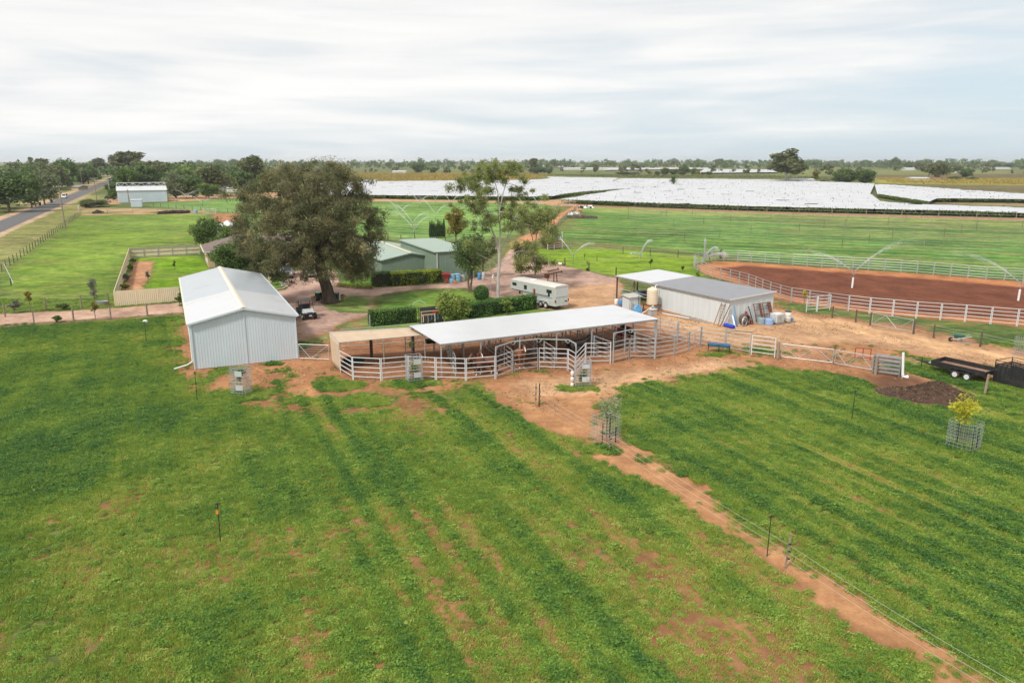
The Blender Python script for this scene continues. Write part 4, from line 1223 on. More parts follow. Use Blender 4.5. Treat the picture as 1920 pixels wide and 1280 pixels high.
for args in [
    ("grey white container shed at the left end of the netted vines", 677, 703, 346.5, 337.5, M_OFFW, M_ROOFB, 8, "shed", .15, "farm_shed", 1),
    ("white farm shed with two dark doorways under the big gum tree beyond the nets", 1485, 1528, 344, 335, M_OFFW, M_ROOFB, 12, "shed", .25, "farm_shed", 2),
    ("long low white shed left of the brown crowned tree on the far right", 1711, 1743, 339.5, 332.5, M_OFFW, M_ROOFW, 12, "shed", .25, "farm_shed", 0),
    ("white house with a pale hip roof in the far vineyards on the right", 1698, 1717, 319.5, 314.5, M_OFFW, M_ROOFB, 14, "house", .5, "farm_house", 0),
    ("low red roofed shed behind the long white shed on the far right", 1752, 1766, 339, 334.5, M_OFFW, M_REDR, 9, "shed", .4, "farm_shed", 0),
    ("white shed among the dark trees at the far right edge of the vineyards", 1823, 1845, 315, 311, M_OFFW, M_ROOFW, 16, "shed", .3, "farm_shed", 0),
    ("pale sheds in the tree belt furthest to the right", 1858, 1895, 317.5, 313.5, M_OFFW, M_ROOFB, 20, "shed", .3, "farm_shed", 0),
    ("small white house beside the round green tree on the far right", 1790, 1801, 324, 320, M_OFFW, M_ROOFW, 10, "house", .4, "farm_house", 0),
    ("long pale packing shed in the distance left of the palm tree", 1058, 1150, 318.5, 314.5, M_OFFW, M_ROOFW, 40, "shed", .3, "packing_shed", 0),
    ("white sheds on the horizon behind the palm tree", 1228, 1275, 308.6, 305.5, M_OFFW, M_ROOFW, 60, "shed", .3, "packing_shed", 0),
    ("white shed in the far vineyards between the palm and the big gum", 1325, 1344, 314, 311, M_OFFW, M_ROOFW, 25, "shed", .35, "farm_shed", 0),
    ("green roofed shed in the far vineyards left of the big gum", 1368, 1395, 314, 310.5, M_OFFW, surf("far_green_roof", (.2,.26,.22), .6), 25, "shed", .4, "farm_shed", 0),
    ("white low shed between two dark trees behind the gold vineyard", 735, 760, 325, 320, M_OFFW, M_ROOFW, 20, "shed", .25, "farm_shed", 0),
    ("small white box of a shed at the end of the gold vineyard", 886, 904, 325.5, 321, M_OFFW, M_ROOFW, 12, "shed", .2, "farm_shed", 0),
    ("white walled shed at the edge of the orange track among the trees behind the sprinklers", 425, 446, 360.5, 350.5, M_OFFW, M_ROOFB, 9, "shed", .25, "farm_shed", 0),
    ("grey roofed house hidden in trees right of the lattice roof shed", 400, 425, 356, 345, M_OFFW, M_ROOFB, 12, "house", .45, "farm_house", 0),
    ("white house behind the lattice roof shed", 282, 309, 352, 339, M_OFFW, M_ROOFW, 12, "house", .4, "farm_house", 0),
    ("pale roofed house among the left trees beyond the lattice roof shed", 303, 322, 338, 329, M_OFFW, M_ROOFB, 12, "house", .4, "farm_house", 0),
    ("house with a white roof deep in the trees right of the road", 293, 312, 324, 312, M_OFFW, M_ROOFW, 14, "house", .4, "farm_house", 0),
    ("low house half hidden at the end of the road", 190, 206, 329.5, 320, M_BRICK, M_GREYR, 14, "house", .4, "farm_house", 0),
    ("blue and orange house peeping out of the trees left of the road", 134, 147, 356.5, 348, M_BRICK, M_GREYR, 10, "house", .4, "farm_house", 0)]:
    far_building(*args)

# ---------------- timber and wire fences
def wire_fence(name, label, posts, heights, wires, pm=M_POST, pr=.06, spacing=None, cat="fence", wr=.008, skip_posts=(), thin=None):
    P = [Vector((*gx(p), 0)) for p in posts]
    org = P[0].copy()
    o = empty(name, label, cat, loc=org)
    pts = resample(P, spacing) if spacing else P
    for i, p in enumerate(pts):
        if i in skip_posts: continue
        q = p-org
        h = heights*(0.94+.12*random.random())
        t = (random.random()-.5)*.06
        r_ = pr*(0.8+.4*random.random())
        if thin and i % thin: r_ *= .45
        mb = MB(); mb.tube(q, q+Vector((t, t*.5, h)), r_, r_*.9, 7); mb.build("post", pm, o)
    for z in wires:
        mb = MB()
        for a, b in zip(pts[:-1], pts[1:]):
            a = a-org; b = b-org
            mid = (a+b)/2 + Vector((0,0,z-.03))
            mb.path([a+Vector((0,0,z)), mid, b+Vector((0,0,z))], wr, 4, cap=False)
        mb.build("wire", M_WIRE, o)
    return o
wire_fence("wire_fence", "timber and wire fence between the road verge and the left paddock", [(-60,560),(0,512),(153,402)], 1.35, (.35,.75,1.15), M_DPOST, .07, 3.6, wr=.012)
wire_fence("wire_fence", "wire fence along the far end of the left paddock, by the black tyre row", [(153,402),(385,396)], 1.3, (.4,.8,1.15), M_POST, .07, 6.5, wr=.015)
wire_fence("wire_fence", "dark post and wire fence in front of the left sprinklers", [(288,387),(440,400),(476,404)], 1.25, (.4,.8,1.15), M_DPOST, .08, 6.0, wr=.015)
wire_fence("wire_fence", "row of square timber posts on the near side of the left gravel track", [(-10,612),(64,607),(138,602),(208,597.5),(276.6,592),(345,587)], 1.3, (.3,.7,1.1), M_POST, .085)
wire_fence("wire_fence", "row of timber posts on the far side of the left gravel track", [(-60,604),(10,594),(87,582.5),(153,578),(205,573)], 1.45, (.4,.8,1.2), M_POST, .085)
wire_fence("wire_fence", "dark post fence rising beside the orange track to the vineyards", [(1038,462),(1035,440),(1045,427),(1062,410),(1075,398),(1085,390)], 1.3, (.4,.8,1.15), M_DPOST, .08, 4.5, wr=.015)
wire_fence("wire_fence", "post and wire fence along the left side of the orange track", [(1000,412),(1022,402),(1040,393),(1050,387)], 1.3, (.4,.8,1.15), M_DPOST, .07, 4.5, wr=.015)
wire_fence("wire_fence", "dark post fence between the middle paddock and the green sheds", [(700,448),(728,449),(752,451),(778,452),(835,455),(880,457)], 1.3, (.4,.8,1.1), M_DPOST, .09)
wire_fence("wire_fence", "wire fence across the back of the bright sprinkler lawn", [(1060,467),(1168,476),(1219,480),(1271,483),(1330,487)], 1.25, (.3,.7,1.1), M_DPOST, .08)
wire_fence("wire_fence", "wire fence between the orange track and the arena, on wooden posts", [(1560,596),(1604,604),(1631,610)], 1.25, (.45,.9), M_DPOST, .08)
wire_fence("wire_fence", "wire fence running right from the braced gate past the wheelbarrow", [(1712.5,626),(1750,633),(1837.5,650),(1925,668),(2010,686)], 1.3, (.45,.9,1.15), M_DPOST, .08)
wire_fence("wire_fence", "long trellis post line along the front of the right vineyard net", [(1065,382),(1440,397.8),(1920,410.5),(2150,418)], 2.0, (1.0,), M_POST, .09, 9.5, wr=.012)
# the electric fence across the near paddock
def electric_fence():
    P = [(1010.6,762),(1142,845),(1472.6,1063.6),(1960,1378)]
    org = G(1010.6, 762); org.z = 0
    o = empty("electric_fence", "three strand electric fence on a black post and light timber stakes across the near paddock", "fence", loc=org)
    pts = [Vector((*gx(p), 0)) for p in P]
    for i, p in enumerate(pts):
        q = p-org
        if i == 0: mb = MB(); mb.bar(q, q+Vector((.03,0,1.62)), .07); mb.build("post", M_BLACK, o)
        else:
            mb = MB(); mb.bar(q, q+Vector((.10,.02,1.5)), .065); mb.build("stake", M_POST, o)
        for z in (.42,.74,1.06):
            mb = MB(); mb.bar(q+Vector((.0,-.05,z)), q+Vector((.12,-.05,z)), .05, .06); mb.build("insulator", M_BLACK, o)
    for z in (.42,.74,1.06):
        mb = MB()
        for a, b in zip(pts[:-1], pts[1:]):
            a = a-org; b = b-org; n = 8
            mb.path([a+(b-a)*k/n+Vector((0,-.05,z-.10*math.sin(math.pi*k/n))) for k in range(n+1)], .007, 4, cap=False)
        mb.build("wire", surf("pale_tape", (.40,.38,.33), .6), o)
electric_fence()
o_ = empty("fence_stake", "grey brown timber stake beside the black electric fence post in the bare earth", "post", loc=G(1004.3, 761))
mb = MB(); mb.bar((0,0,0),(.02,0,1.6),.075); mb.build("shaft", M_POST, o_)
mb = MB()
for z in (.5,.9,1.3): mb.bar((-.03,-.05,z),(.07,-.05,z),.05,.05)
mb.build("insulator", M_BLACK, o_)

# trellis posts standing in the right paddock: wires with thin stakes, row after row
def trellis_rows():
    k = 0
    base = G(1440, 396); base.z = 0
    names = ["furthest", "second furthest", "third furthest", "fourth furthest", "fifth from the far hedge", "sixth from the far hedge", "seventh from the far hedge", "eighth from the far hedge", "ninth from the far hedge", "nearest to the arena"]
    for r in range(9):
        off = 16+r*11.3
        a = base - RU*off - RV*(100-3.5*r); b = base - RU*off + RV*(130-r*3)
        # clip to the paddock: start right of the track
        n = int((b-a).length/9.5)
        o = empty("trellis_row", f"thin post and wire trellis row across the right paddock, {names[r] if r < 8 else names[9]}", "trellis", loc=a, group="trellis rows in the right paddock")
        for i in range(n+1):
            q = (b-a)*i/n
            w = a+q
            if w.x < 20 + 0.10*(w.y-100): continue
            mb = MB(); mb.tube(q, q+Vector((0,0,1.75+.15*random.random())), .045, n=5)
            mb.build("post", M_POST if (i+r) % 3 else M_DPOST, o)
        for z in (.9, 1.6):
            mb = MB(); i0 = [i for i in range(n+1) if (a+(b-a)*i/n).x >= 20+.10*((a+(b-a)*i/n).y-100)]
            if len(i0) > 1:
                mb.path([(b-a)*i0[0]/n+Vector((0,0,z)), (b-a)*i0[-1]/n+Vector((0,0,z))], .011, 4, cap=False)
                mb.build("wire", M_WIRE, o)
trellis_rows()

# braced pipe gates
def braced_gate(label, a, b, h=1.15, style="N", mat=M_GALV, leaf=1):
    A = Vector((*gx(a), 0)); B = Vector((*gx(b), 0))
    o = empty("pipe_gate", label, "gate", loc=A, rz=math.atan2(B.y-A.y, B.x-A.x))
    Lg = (B-A).length; z0 = .18
    mb = MB()
    for p, q in (((.06,0,z0),(.06,0,h)),((Lg-.06,0,z0),(Lg-.06,0,h)),((.06,0,h),(Lg-.06,0,h)),((.06,0,z0),(Lg-.06,0,z0))): mb.path([p,q], .028, 6)
    mb.build("frame", mat, o)
    mb = MB()
    pts = {"N": [(.06,h),(Lg*.32,z0),(Lg*.66,h),(Lg-.06,z0)], "W": [(.06,z0),(Lg*.33,h),(Lg*.62,z0),(Lg-.06,h)], "V": [(.06,h),(Lg*.4,z0),(Lg-.06,h)]}[style]
    for p, q in zip(pts[:-1], pts[1:]): mb.path([(p[0],0,p[1]),(q[0],0,q[1])], .022, 6)
    mb.build("brace", mat, o)
    mb = MB()
    for k in range(1, 6): 
        z = z0+(h-z0)*k/6; mb.path([(.06,.02,z),(Lg-.06,.02,z)], .006, 4)
    mb.build("mesh_wire", M_WIRE, o)
    return o
braced_gate("zigzag braced pipe gate beside the wooden post right of the white rail gate", (1463,671.5), (1562,683.5), 1.25, "N")
braced_gate("zigzag braced pipe gate with a red frame standing behind it", (1563,684), (1636,697), 1.25, "N")
braced_gate("pale braced gate in the wire fence between orange track and arena", (1633,610.5), (1711,624.5), 1.3, "W")
braced_gate("braced pipe gate between the white shed and the tan shade cloth", (560,674.5), (619,677), 1.35, "V")
braced_gate("small pale gate in the far corner of the left paddock", (381,401), (405,401.5), 1.6, "N", M_WPAINT)
braced_gate("far braced gate at the vineyard end of the orange track", (1057,385), (1080,386), 1.6, "W", M_WPAINT)

def lone_post(label, p, h, m=M_POST, r=.09, lean=(0,0), cap=None, name="fence_post"):
    g = G(*p); g.z = 0
    mb = MB(); mb.tube((0,0,0),(lean[0],lean[1],h), r, r*.92, 9)
    if cap: mb.tube((lean[0],lean[1],h),(lean[0],lean[1],h+.05), r*1.08, r*.6, 9)
    o = mb.build(name, m); o.location = g
    return tag(o, label, "post")
lone_post("thick round wooden gatepost right of the white rail gate", (1458,672.5), 1.45, r=.12)
lone_post("short thick timber post at the left end of the stacked grey panels", (1641,702.5), 1.5, r=.12)
lone_post("pale leaning timber post in front of the black trailers", (1846,739), 1.45, r=.09, lean=(.12,.05))
for lb, p in (("dark charred post at the edge of the lawn, behind the open bay shed", (1155,517)), ("dark post with a weed at its foot, right of the y shaped sprinkler", (1104,507.5)), ("dark lawn edge post beside the black and white dog", (1059,498.5))):
    lone_post(lb, p, 1.25, M_DPOST, .1)
lone_post("stubby dark post with weeds by the arena corner", (1447,572), .9, M_DPOST, .09)
lone_post("white leaning pole in the left corner of the paddock", (25,531), 2.6, M_WPAINT, .05, (-1.05,.3))
lone_post("dark post at the foot of the white leaning pole", (21,535), 1.0, M_DPOST, .08)
# ================================================================ TREES, HEDGES, VINES
M_BARK = surf("dark_bark", (0.095, 0.072, 0.055), 0.95, 0, 0.35, 4, (0.256, 0.208, 0.176), 0.3, bump=0.6, bscale=8, stretch=(1, 1, 0.3))
M_GUMBARK = surf("pale_gum_bark", (0.44, 0.40, 0.37), 0.75, 0, 0.14, 1.6, (0.448, 0.384, 0.336), 0.25)
M_BROWNBARK = surf("brown_bark", (0.17, 0.13, 0.10), 0.95, 0, 0.3, 4, bump=0.4, bscale=8)
LEAF = {
 "casuarina": leafy("casuarina_needles", (0.078, 0.094, 0.044), (0.240, 0.228, 0.106), (0.37, 0.32, 0.16), 0.38),
 "gum": leafy("gum_leaves", (0.13, 0.17, 0.06), (0.34, 0.385, 0.13), (0.48, 0.46, 0.19), 0.4),
 "dark": leafy("dark_leaves", (0.055, 0.100, 0.034), (0.175, 0.255, 0.076), (0.28, 0.34, 0.12), 0.35),
 "olive": leafy("olive_leaves", (0.072, 0.096, 0.038), (0.192, 0.208, 0.083), (0.256, 0.256, 0.112), 0.25),
 "mid": leafy("mid_green_leaves", (0.061, 0.112, 0.032), (0.184, 0.272, 0.067), (0.288, 0.352, 0.096), 0.3),
 "grey": leafy("grey_green_leaves", (0.136, 0.168, 0.109), (0.320, 0.344, 0.232), (0.464, 0.464, 0.320), 0.25),
 "yellow": leafy("yellow_leaves", (0.38, 0.40, 0.04), (0.68, 0.63, 0.07), (0.75, 0.62, 0.10), 0.45),
 "autumn": leafy("autumn_leaves", (0.17, 0.165, 0.045), (0.37, 0.32, 0.075), (0.44, 0.26, 0.06), 0.35),
 "hedge": leafy("hedge_leaves", (0.038, 0.099, 0.026), (0.120, 0.248, 0.048), (0.224, 0.352, 0.080), 0.25),
 "lime": leafy("lime_hedge_leaves", (0.10, 0.17, 0.025), (0.34, 0.42, 0.05), (0.52, 0.54, 0.09), 0.35),
 "mango": leafy("glossy_bush_leaves", (0.080, 0.152, 0.032), (0.320, 0.392, 0.088), (0.576, 0.528, 0.136), 0.3),
 "vine": leafy("vine_leaves", (0.06, 0.10, 0.03), (0.17, 0.25, 0.065), (0.36, 0.32, 0.10), 0.35),
 "cypress": leafy("cypress_sprays", (0.026, 0.058, 0.022), (0.074, 0.128, 0.042), None, 0.2),
}
TR = np.random.default_rng(23)
def cards(c, ll, lw, rng, droop=0.0, flat=0.35, normal=None):
    """leaf faces at centres c; droop turns them downwards; normal (n,3) biases them to lie on a surface"""
    n = len(c)
    d = rng.normal(0, 1, (n, 3)); d[:, 2] = d[:, 2]*flat - droop
    if normal is not None:
        d -= normal*(d*normal).sum(1, keepdims=True)*0.75
    d /= np.linalg.norm(d, axis=1, keepdims=True)+1e-9
    e = rng.normal(0, 1, (n, 3))
    e -= d*(e*d).sum(1, keepdims=True); e /= np.linalg.norm(e, axis=1, keepdims=True)+1e-9
    l = ll*(0.55+0.9*rng.random(n))[:, None]*.5; w = lw*(0.55+0.9*rng.random(n))[:, None]*.5
    return np.stack([c-d*l, c+e*w-d*l*.1, c+d*l, c-e*w-d*l*.1], axis=1)
def clump_cloud(centres, radii, per, rng, shell=0.45, squash=0.8):
    """leaf positions gathered in clumps; returns (points, clump index)"""
    k = len(centres)
    cnt = np.maximum(3, (per*(radii/radii.mean())**2).astype(int))
    ci = np.repeat(np.arange(k), cnt)
    n = len(ci)
    v = rng.normal(0, 1, (n, 3)); v /= np.linalg.norm(v, axis=1, keepdims=True)
    r = (shell+(1-shell)*rng.random(n))**0.8 * (0.75+0.45*rng.random(n))
    p = centres[ci] + v*r[:, None]*radii[ci][:, None]*np.array([1, 1, squash])
    return p, ci
def blob_centres(n, rx, rz, zc, rng, lop=0.25, hollow=0.35, lift=0.0):
    v = rng.normal(0, 1, (n, 3)); v /= np.linalg.norm(v, axis=1, keepdims=True)
    r = (hollow+(1-hollow)*rng.random(n)**0.7)
    p = v*r[:, None]*np.array([rx, rx, rz])
    a = np.arctan2(p[:, 1], p[:, 0])
    ph = rng.random(3)*6.28
    k = 1+lop*(np.sin(a*2+ph[0])*.6+np.sin(a*3+ph[1])*.4)
    p[:, 0] *= k; p[:, 1] *= k
    p[:, 2] += zc+lift*np.hypot(p[:, 0], p[:, 1])
    return p
def tree_data(key, h, rx, crown_lo, n_cl, per, leaf, leafsz, rng, trunk_r=None, bark=None, limb=True, droop=0.15, rcl=0.28, lean=(0, 0), hollow=0.35, shell=0.4, squash=0.8, lop=.25, stems=1):
    """meshes (trunk, crown) of one tree standing at the origin"""
    trunk_r = trunk_r or h*0.022
    zc = (crown_lo+h)/2; rz = (h-crown_lo)/2*0.92
    cen = blob_centres(n_cl, rx*0.80, rz*0.82, zc, rng, lop, hollow)
    cen[:, 0] += lean[0]*cen[:, 2]/h; cen[:, 1] += lean[1]*cen[:, 2]/h
    rad = rx*rcl*(0.65+0.7*rng.random(n_cl))
    p, ci = clump_cloud(cen, rad, per, rng, shell, squash)
    V = cards(p, leafsz[0], leafsz[1], rng, droop)
    base = rng.normal(0.45, 0.16, n_cl)
    tint = np.clip(base[ci]+rng.normal(0, 0.17, len(ci)), 0, 1)
    crown = quads_mesh("crown", V, 4, LEAF[leaf], {"tint": tint})
    mb = MB()
    for s in range(stems):
        off = ((s-(stems-1)/2)*trunk_r*2.2, 0)
        fork = crown_lo+(h-crown_lo)*0.30
        pts = [(off[0]*.4, 0, -.1), (off[0]+lean[0]*.2, lean[1]*.2, crown_lo*.55+.2), (off[0]*1.8+lean[0]*.45, lean[1]*.45, fork), (off[0]*2+lean[0]*.8, lean[1]*.8, h*.82)]
        mb.path(pts, [trunk_r*1.25/stems**.5, trunk_r/stems**.5, trunk_r*.72/stems**.5, trunk_r*.2], 8)
    if limb:
        order = rng.permutation(n_cl)[:max(4, int(n_cl*0.6))]
        for i in order:
            q = Vector(cen[i]); t = min(max(q.z*(0.45+.25*rng.random()), crown_lo*.6), h*.8)
            f = t/h
            a = Vector((lean[0]*f, lean[1]*f, t))
            m = a.lerp(q, .5)+Vector((0, 0, (q-a).length*.10))
            mb.path([a, m, q], [trunk_r*.42, trunk_r*.26, trunk_r*.09], 5, cap=False)
    trunk = mb.build("trunk", bark or M_BROWNBARK, smooth=True)
    return trunk, crown
def plant_tree(name, label, cat, base, parts, group=None, rz=0.0, scale=1.0):
    o = empty(name, label, cat, loc=(base[0], base[1], 0), rz=rz, group=group)
    o.scale = (scale,)*3 if isinstance(scale, (int, float)) else scale
    for p in parts: p.parent = o
    return o

# ---- the big she-oak by the drive: built limb by limb
def big_tree():
    rng = np.random.default_rng(101)
    base = G(618, 567); base.z = 0
    o = empty("spreading_tree", "huge brown green spreading tree with a thick dark trunk beside the gravel drive", "tree", loc=base)
    k = 16.25    # pixels per metre at that distance
    def W(px, py, dy): # a point of the crown seen at (px, py), dy metres behind the trunk
        return W3(px, py, base.y+dy)-base
    mb = MB()
    fork = W(601, 505, 0)
    mb.path([(0,0,-.2), (-.05,0,.6), W(613,540,0), W(606,520,0), fork, W(598,470,0), W(592,430,.5), W(585,380,.5), W(590,330,.5)], [.98,.78,.68,.62,.60,.46,.34,.22,.08], 12)
    for i in range(7):
        a = i*0.9; mb.path([(math.cos(a)*1.25, math.sin(a)*1.25, -.1), (math.cos(a)*.72, math.sin(a)*.72, .25), (math.cos(a)*.5, math.sin(a)*.5, 1.1)], [.16,.24,.12], 6)
    limbs = []
    ends = [(452,375,0),(462,400,-2),(470,440,-3),(480,470,-2),(520,500,-3),(545,470,-4),(575,520,-4),(640,500,-4.5),(665,510,-3),(690,480,-2),(705,420,-1),(690,390,2),(700,450,3),
            (660,380,-3),(640,340,0),(655,320,3),(620,312,-1),(590,318,2),(560,318,-1),(530,330,1),(520,360,-2),(505,395,2),(540,420,-5),(600,440,-6),(640,440,-5),(580,380,-4),(610,360,-4),(650,360,2),
            (560,350,4),(600,400,6),(650,440,6),(540,440,6),(500,430,4),(680,500,2),(560,500,3),(620,480,5),(530,395,-5),(570,450,-6.5),(660,470,-5),(615,520,-5.2),(595,345,-3),(675,345,-1),(625,400,-6),(555,380,-3.5)]
    for (px, py, dy) in ends:
        e = W(px, py, dy); t = rng.random()
        s = W(598+(rng.random()-.5)*6, 505-60*rng.random()-20*t, dy*.1)
        m = s.lerp(e, .5)+Vector((0, 0, (e-s).length*.12))
        mb.path([s, s.lerp(m, .5)+Vector((0,0,.15)), m, e], [.24,.19,.13,.04], 6, cap=False)
        limbs.append((s, m, e))
    mb.build("trunk", M_BARK, o, smooth=True)
    # foliage hangs in tassels along and round the limbs
    cen = []; rad = []
    for s, m, e in limbs:
        for t in (0.55, 0.75, 0.92, 1.02):
            p = (m.lerp(e, (t-.5)*2) if t > .5 else s.lerp(m, t*2))
            for q in range(2):
                cen.append(p+Vector(rng.normal(0, .75, 3)*np.array([1, 1, .75]))); rad.append((.62+.55*rng.random())*(1.1 if t < .8 else .95))
    # outer skin of the crown
    for i in range(330):
        a = rng.random()*6.28; b = math.asin(-0.86+1.81*rng.random())
        kx = 8.9 if math.cos(a) < 0 else 6.9
        c0 = W(592, 425, 0)
        p = c0+Vector((math.cos(a)*math.cos(b)*kx*(.88+.2*rng.random()), math.sin(a)*math.cos(b)*6.6*(.9+.15*rng.random()), math.sin(b)*7.2*(.9+.15*rng.random())))
        if abs(p.x-.2) < 1.5 and p.z < 4.2 and p.y < 1: p.z += 2.4
        cen.append(p); rad.append(.55+.55*rng.random())
    cen = np.array([tuple(c) for c in cen]); rad = np.array(rad)
    keep = cen[:, 2] > 2.3
    cen = cen[keep]; rad = rad[keep]
    p, ci = clump_cloud(cen, rad, 140, rng, .05, .85)
    V = cards(p, .46, .062, rng, droop=.55, flat=.8)
    bt = rng.normal(.48, .27, len(cen))
    tint = np.clip(bt[ci]+rng.normal(0, .12, len(ci)), 0, 1)
    quads_mesh("crown", V, 4, LEAF["casuarina"], {"tint": tint}, o)
    return o
big_tree()

# ---- gum trees: open crowns on pale forking limbs
def gum_tree(name, label, base, forks, leaf, per, leafsz, tr, rcl=.75, seed=3, bark=M_GUMBARK, extra=1, droop=.6):
    """forks: list of polylines of (px, py, dy) with radii; foliage tassels along the outer part of each"""
    rng = np.random.default_rng(seed)
    b = G(*base); b.z = 0
    o = empty(name, label, "tree", loc=b)
    f = b.y*_c+H*_s; k = FPX/f
    def W(px, py, dy): return W3(px, py+(7 if py < 330 else 0), b.y+dy)-b
    mb = MB(); cen = []
    for pl, r0, r1, leaves in forks:
        pts = [W(*q) for q in pl]
        n = len(pts)
        mb.path(pts, [.62*(r0+(r1-r0)*i/(n-1)) for i in range(n)], 8)
        if leaves:
            e = pts[-1]; m = pts[-2]
            for i in range(leaves):
                t = .25+.85*rng.random()
                p = m.lerp(e, t)+Vector(rng.normal(0, 1, 3)*np.array([tr, tr, tr*.6]))
                cen.append(tuple(p))
                mb.path([m.lerp(e, min(t, 1)*.85), Vector(p)], [r1*.75, .012], 4, cap=False)
    mb.build("trunk", bark, o, smooth=True)
    cen = np.array(cen); rad = rcl*(.6+.75*rng.random(len(cen)))
    p, ci = clump_cloud(cen, rad, per, rng, .05, .85)
    V = cards(p, leafsz[0], leafsz[1], rng, droop=droop, flat=.7)
    bt = rng.normal(.48, .17, len(cen))
    quads_mesh("crown", V, 4, LEAF[leaf], {"tint": np.clip(bt[ci]+rng.normal(0, .17, len(ci)), 0, 1)}, o)
    return o
gum_tree("gum_tree", "tall open gum tree with a pale forked trunk at the end of the right hedge", (934, 559), [
    ([(934,562,0),(934,520,0),(936,500,0),(936,474,0)], .34, .24, 0),
    ([(936,474,0),(930,450,0),(922,430,.3),(914,405,.4),(911,385,.5)], .2, .09, 5),
    ([(936,474,0),(938,440,-.3),(937,410,-.5),(937,392,-.5)], .17, .10, 2),
    ([(937,392,-.5),(933,360,-.5),(925,330,-.5),(918,306,-.4)], .12, .03, 14),
    ([(937,392,-.5),(944,360,0),(952,335,.2),(958,310,.2)], .11, .03, 13),
    ([(944,360,0),(948,345,1),(957,345,1.5),(974,350,2)], .06, .02, 9),
    ([(911,385,.5),(900,365,.5),(888,352,.5),(876,352,.5)], .09, .025, 13),
    ([(911,385,.5),(912,360,1.3),(912,340,1.8),(905,325,2)], .08, .025, 11),
    ([(914,405,.4),(900,398,-.6),(890,392,-1.2),(876,376,-1.5)], .07, .02, 9),
    ([(936,474,0),(950,450,.5),(962,430,.8),(972,415,1)], .11, .05, 7),
    ([(972,415,1),(975,400,1),(985,390,1),(995,380,1)], .05, .02, 9),
    ([(938,440,-.3),(950,425,-1),(960,415,-1.6),(968,405,-2)], .06, .02, 8),
    ([(936,500,0),(920,488,-.5),(905,481,-1),(893,474,-1.4),(880,466,-1.8)], .08, .025, 5),
    ([(936,500,0),(955,485,.6),(968,472,1),(985,470,1.6),(1000,478,2)], .10, .03, 5),
    ([(950,450,.5),(955,430,1.2),(958,405,1.5),(958,385,1.6)], .07, .02, 8),
    ([(930,450,0),(916,432,-1),(905,425,-1.5),(892,420,-2)], .05, .02, 7),
    ([(934,535,0),(926,520,-.3),(919,505,-.4),(917,490,-.5)], .09, .05, 0),
    ([(934,360,-.5),(925,350,-1.6),(915,345,-2),(905,345,-2)], .05, .02, 8),
    ([(925,330,-.5),(928,320,0),(932,305,.4),(935,299,.4)], .05, .015, 8),
   ], "gum", 235, (.28, .07), .95, .66, 5)
gum_tree("gum_tree", "weeping gum tree with a white trunk standing behind the gooseneck trailer", (1004, 520), [
    ([(1004,523,0),(1003,490,0),(1002,470,0)], .2, .15, 0),
    ([(1002,470,0),(998,445,0),(992,425,0),(986,410,0)], .13, .04, 17),
    ([(1002,470,0),(1006,440,.3),(1010,420,.5),(1012,400,.5)], .13, .04, 17),
    ([(1002,470,0),(1015,460,-.5),(1020,450,-.8),(1024,435,-1)], .08, .03, 15),
    ([(1002,475,0),(992,465,-.6),(985,462,-1),(980,470,-1.4)], .07, .03, 12),
    ([(1003,490,0),(1015,480,.5),(1020,478,.8),(1019,490,1)], .05, .02, 9),
    ([(1003,490,0),(992,485,.4),(988,486,.6),(985,502,.8)], .05, .02, 9),
    ([(1006,440,.3),(1018,420,1),(1026,412,1),(1032,400,1.2)], .05, .02, 8),
   ], "gum", 330, (.30, .08), .85, .85, 8, droop=.9)

def mid_tree(name, label, base, cx, top, lo, halfw, leaf, seed, n_cl=34, per=70, sz=(.30,.16), rcl=.32, bark=None, trunk_r=None, cat="tree", **kw):
    b = G(*base); f = b.y*_c+H*_s; k = FPX/f
    h = W3(cx, top, b.y).z; clo = max(.1, W3(cx, lo, b.y).z)
    rng = np.random.default_rng(seed)
    t, c = tree_data(name, h, halfw/k, clo, n_cl, per, leaf, sz, rng, trunk_r=trunk_r or max(.08, h*.02), bark=bark, rcl=rcl, lean=((cx-base[0])/k*1.1, 0), **kw)
    return plant_tree(name, label, cat, (b.x, b.y), [t, c])
mid_tree("leafy_tree", "dark leafy tree with a slim grey trunk in front of the tall green shed", (880,548), 886, 428, 520, 42, "dark", 31, 40, 110, (.28,.14), bark=M_BROWNBARK, trunk_r=.17, stems=2)
mid_tree("leafy_tree", "olive leaved tree crowding the white gum trunk, right of the dark leafy tree", (905,520), 908, 432, 500, 26, "olive", 32, 26, 90, (.26,.12), trunk_r=.12)
mid_tree("autumn_tree", "yellow brown autumn tree behind the tall green shed", (855,454), 855, 383, 450, 22, "autumn", 33, 46, 110, (.34,.2), hollow=.2)
mid_tree("round_tree", "rounded green tree behind the rear cream fence, left of the huge spreading tree", (392,472), 391, 402, 466, 36, "mid", 34, 44, 110, (.34,.2))
mid_tree("house_tree", "bright green tree over the house roof beside the white gazebo", (440,478), 442, 415, 470, 26, "mid", 35, 30, 100, (.32,.2))
mid_tree("house_tree", "dark bushy tree in front of the brick house wall", (452,512), 450, 452, 510, 46, "dark", 36, 42, 120, (.30,.18), hollow=.2)
mid_tree("house_tree", "grey green shrub tree at the corner of the brown tiled roof", (418,505), 416, 455, 500, 18, "olive", 37, 22, 100, (.26,.14), hollow=.2)
mid_tree("house_tree", "tall dark tree squeezed between the house and the huge spreading tree", (492,506), 486, 432, 500, 34, "dark", 38, 38, 110, (.30,.18), hollow=.2)
mid_tree("house_tree", "broad green tree hiding the middle of the brown tiled roof", (438,514), 436, 436, 512, 36, "mid", 45, 44, 120, (.30,.18), hollow=.2)
mid_tree("house_shrub", "yellow leaved shrub at the back corner of the cream fence", (385,480), 385, 452, 478, 11, "yellow", 39, 16, 60, (.26,.16), hollow=.1, cat="shrub")
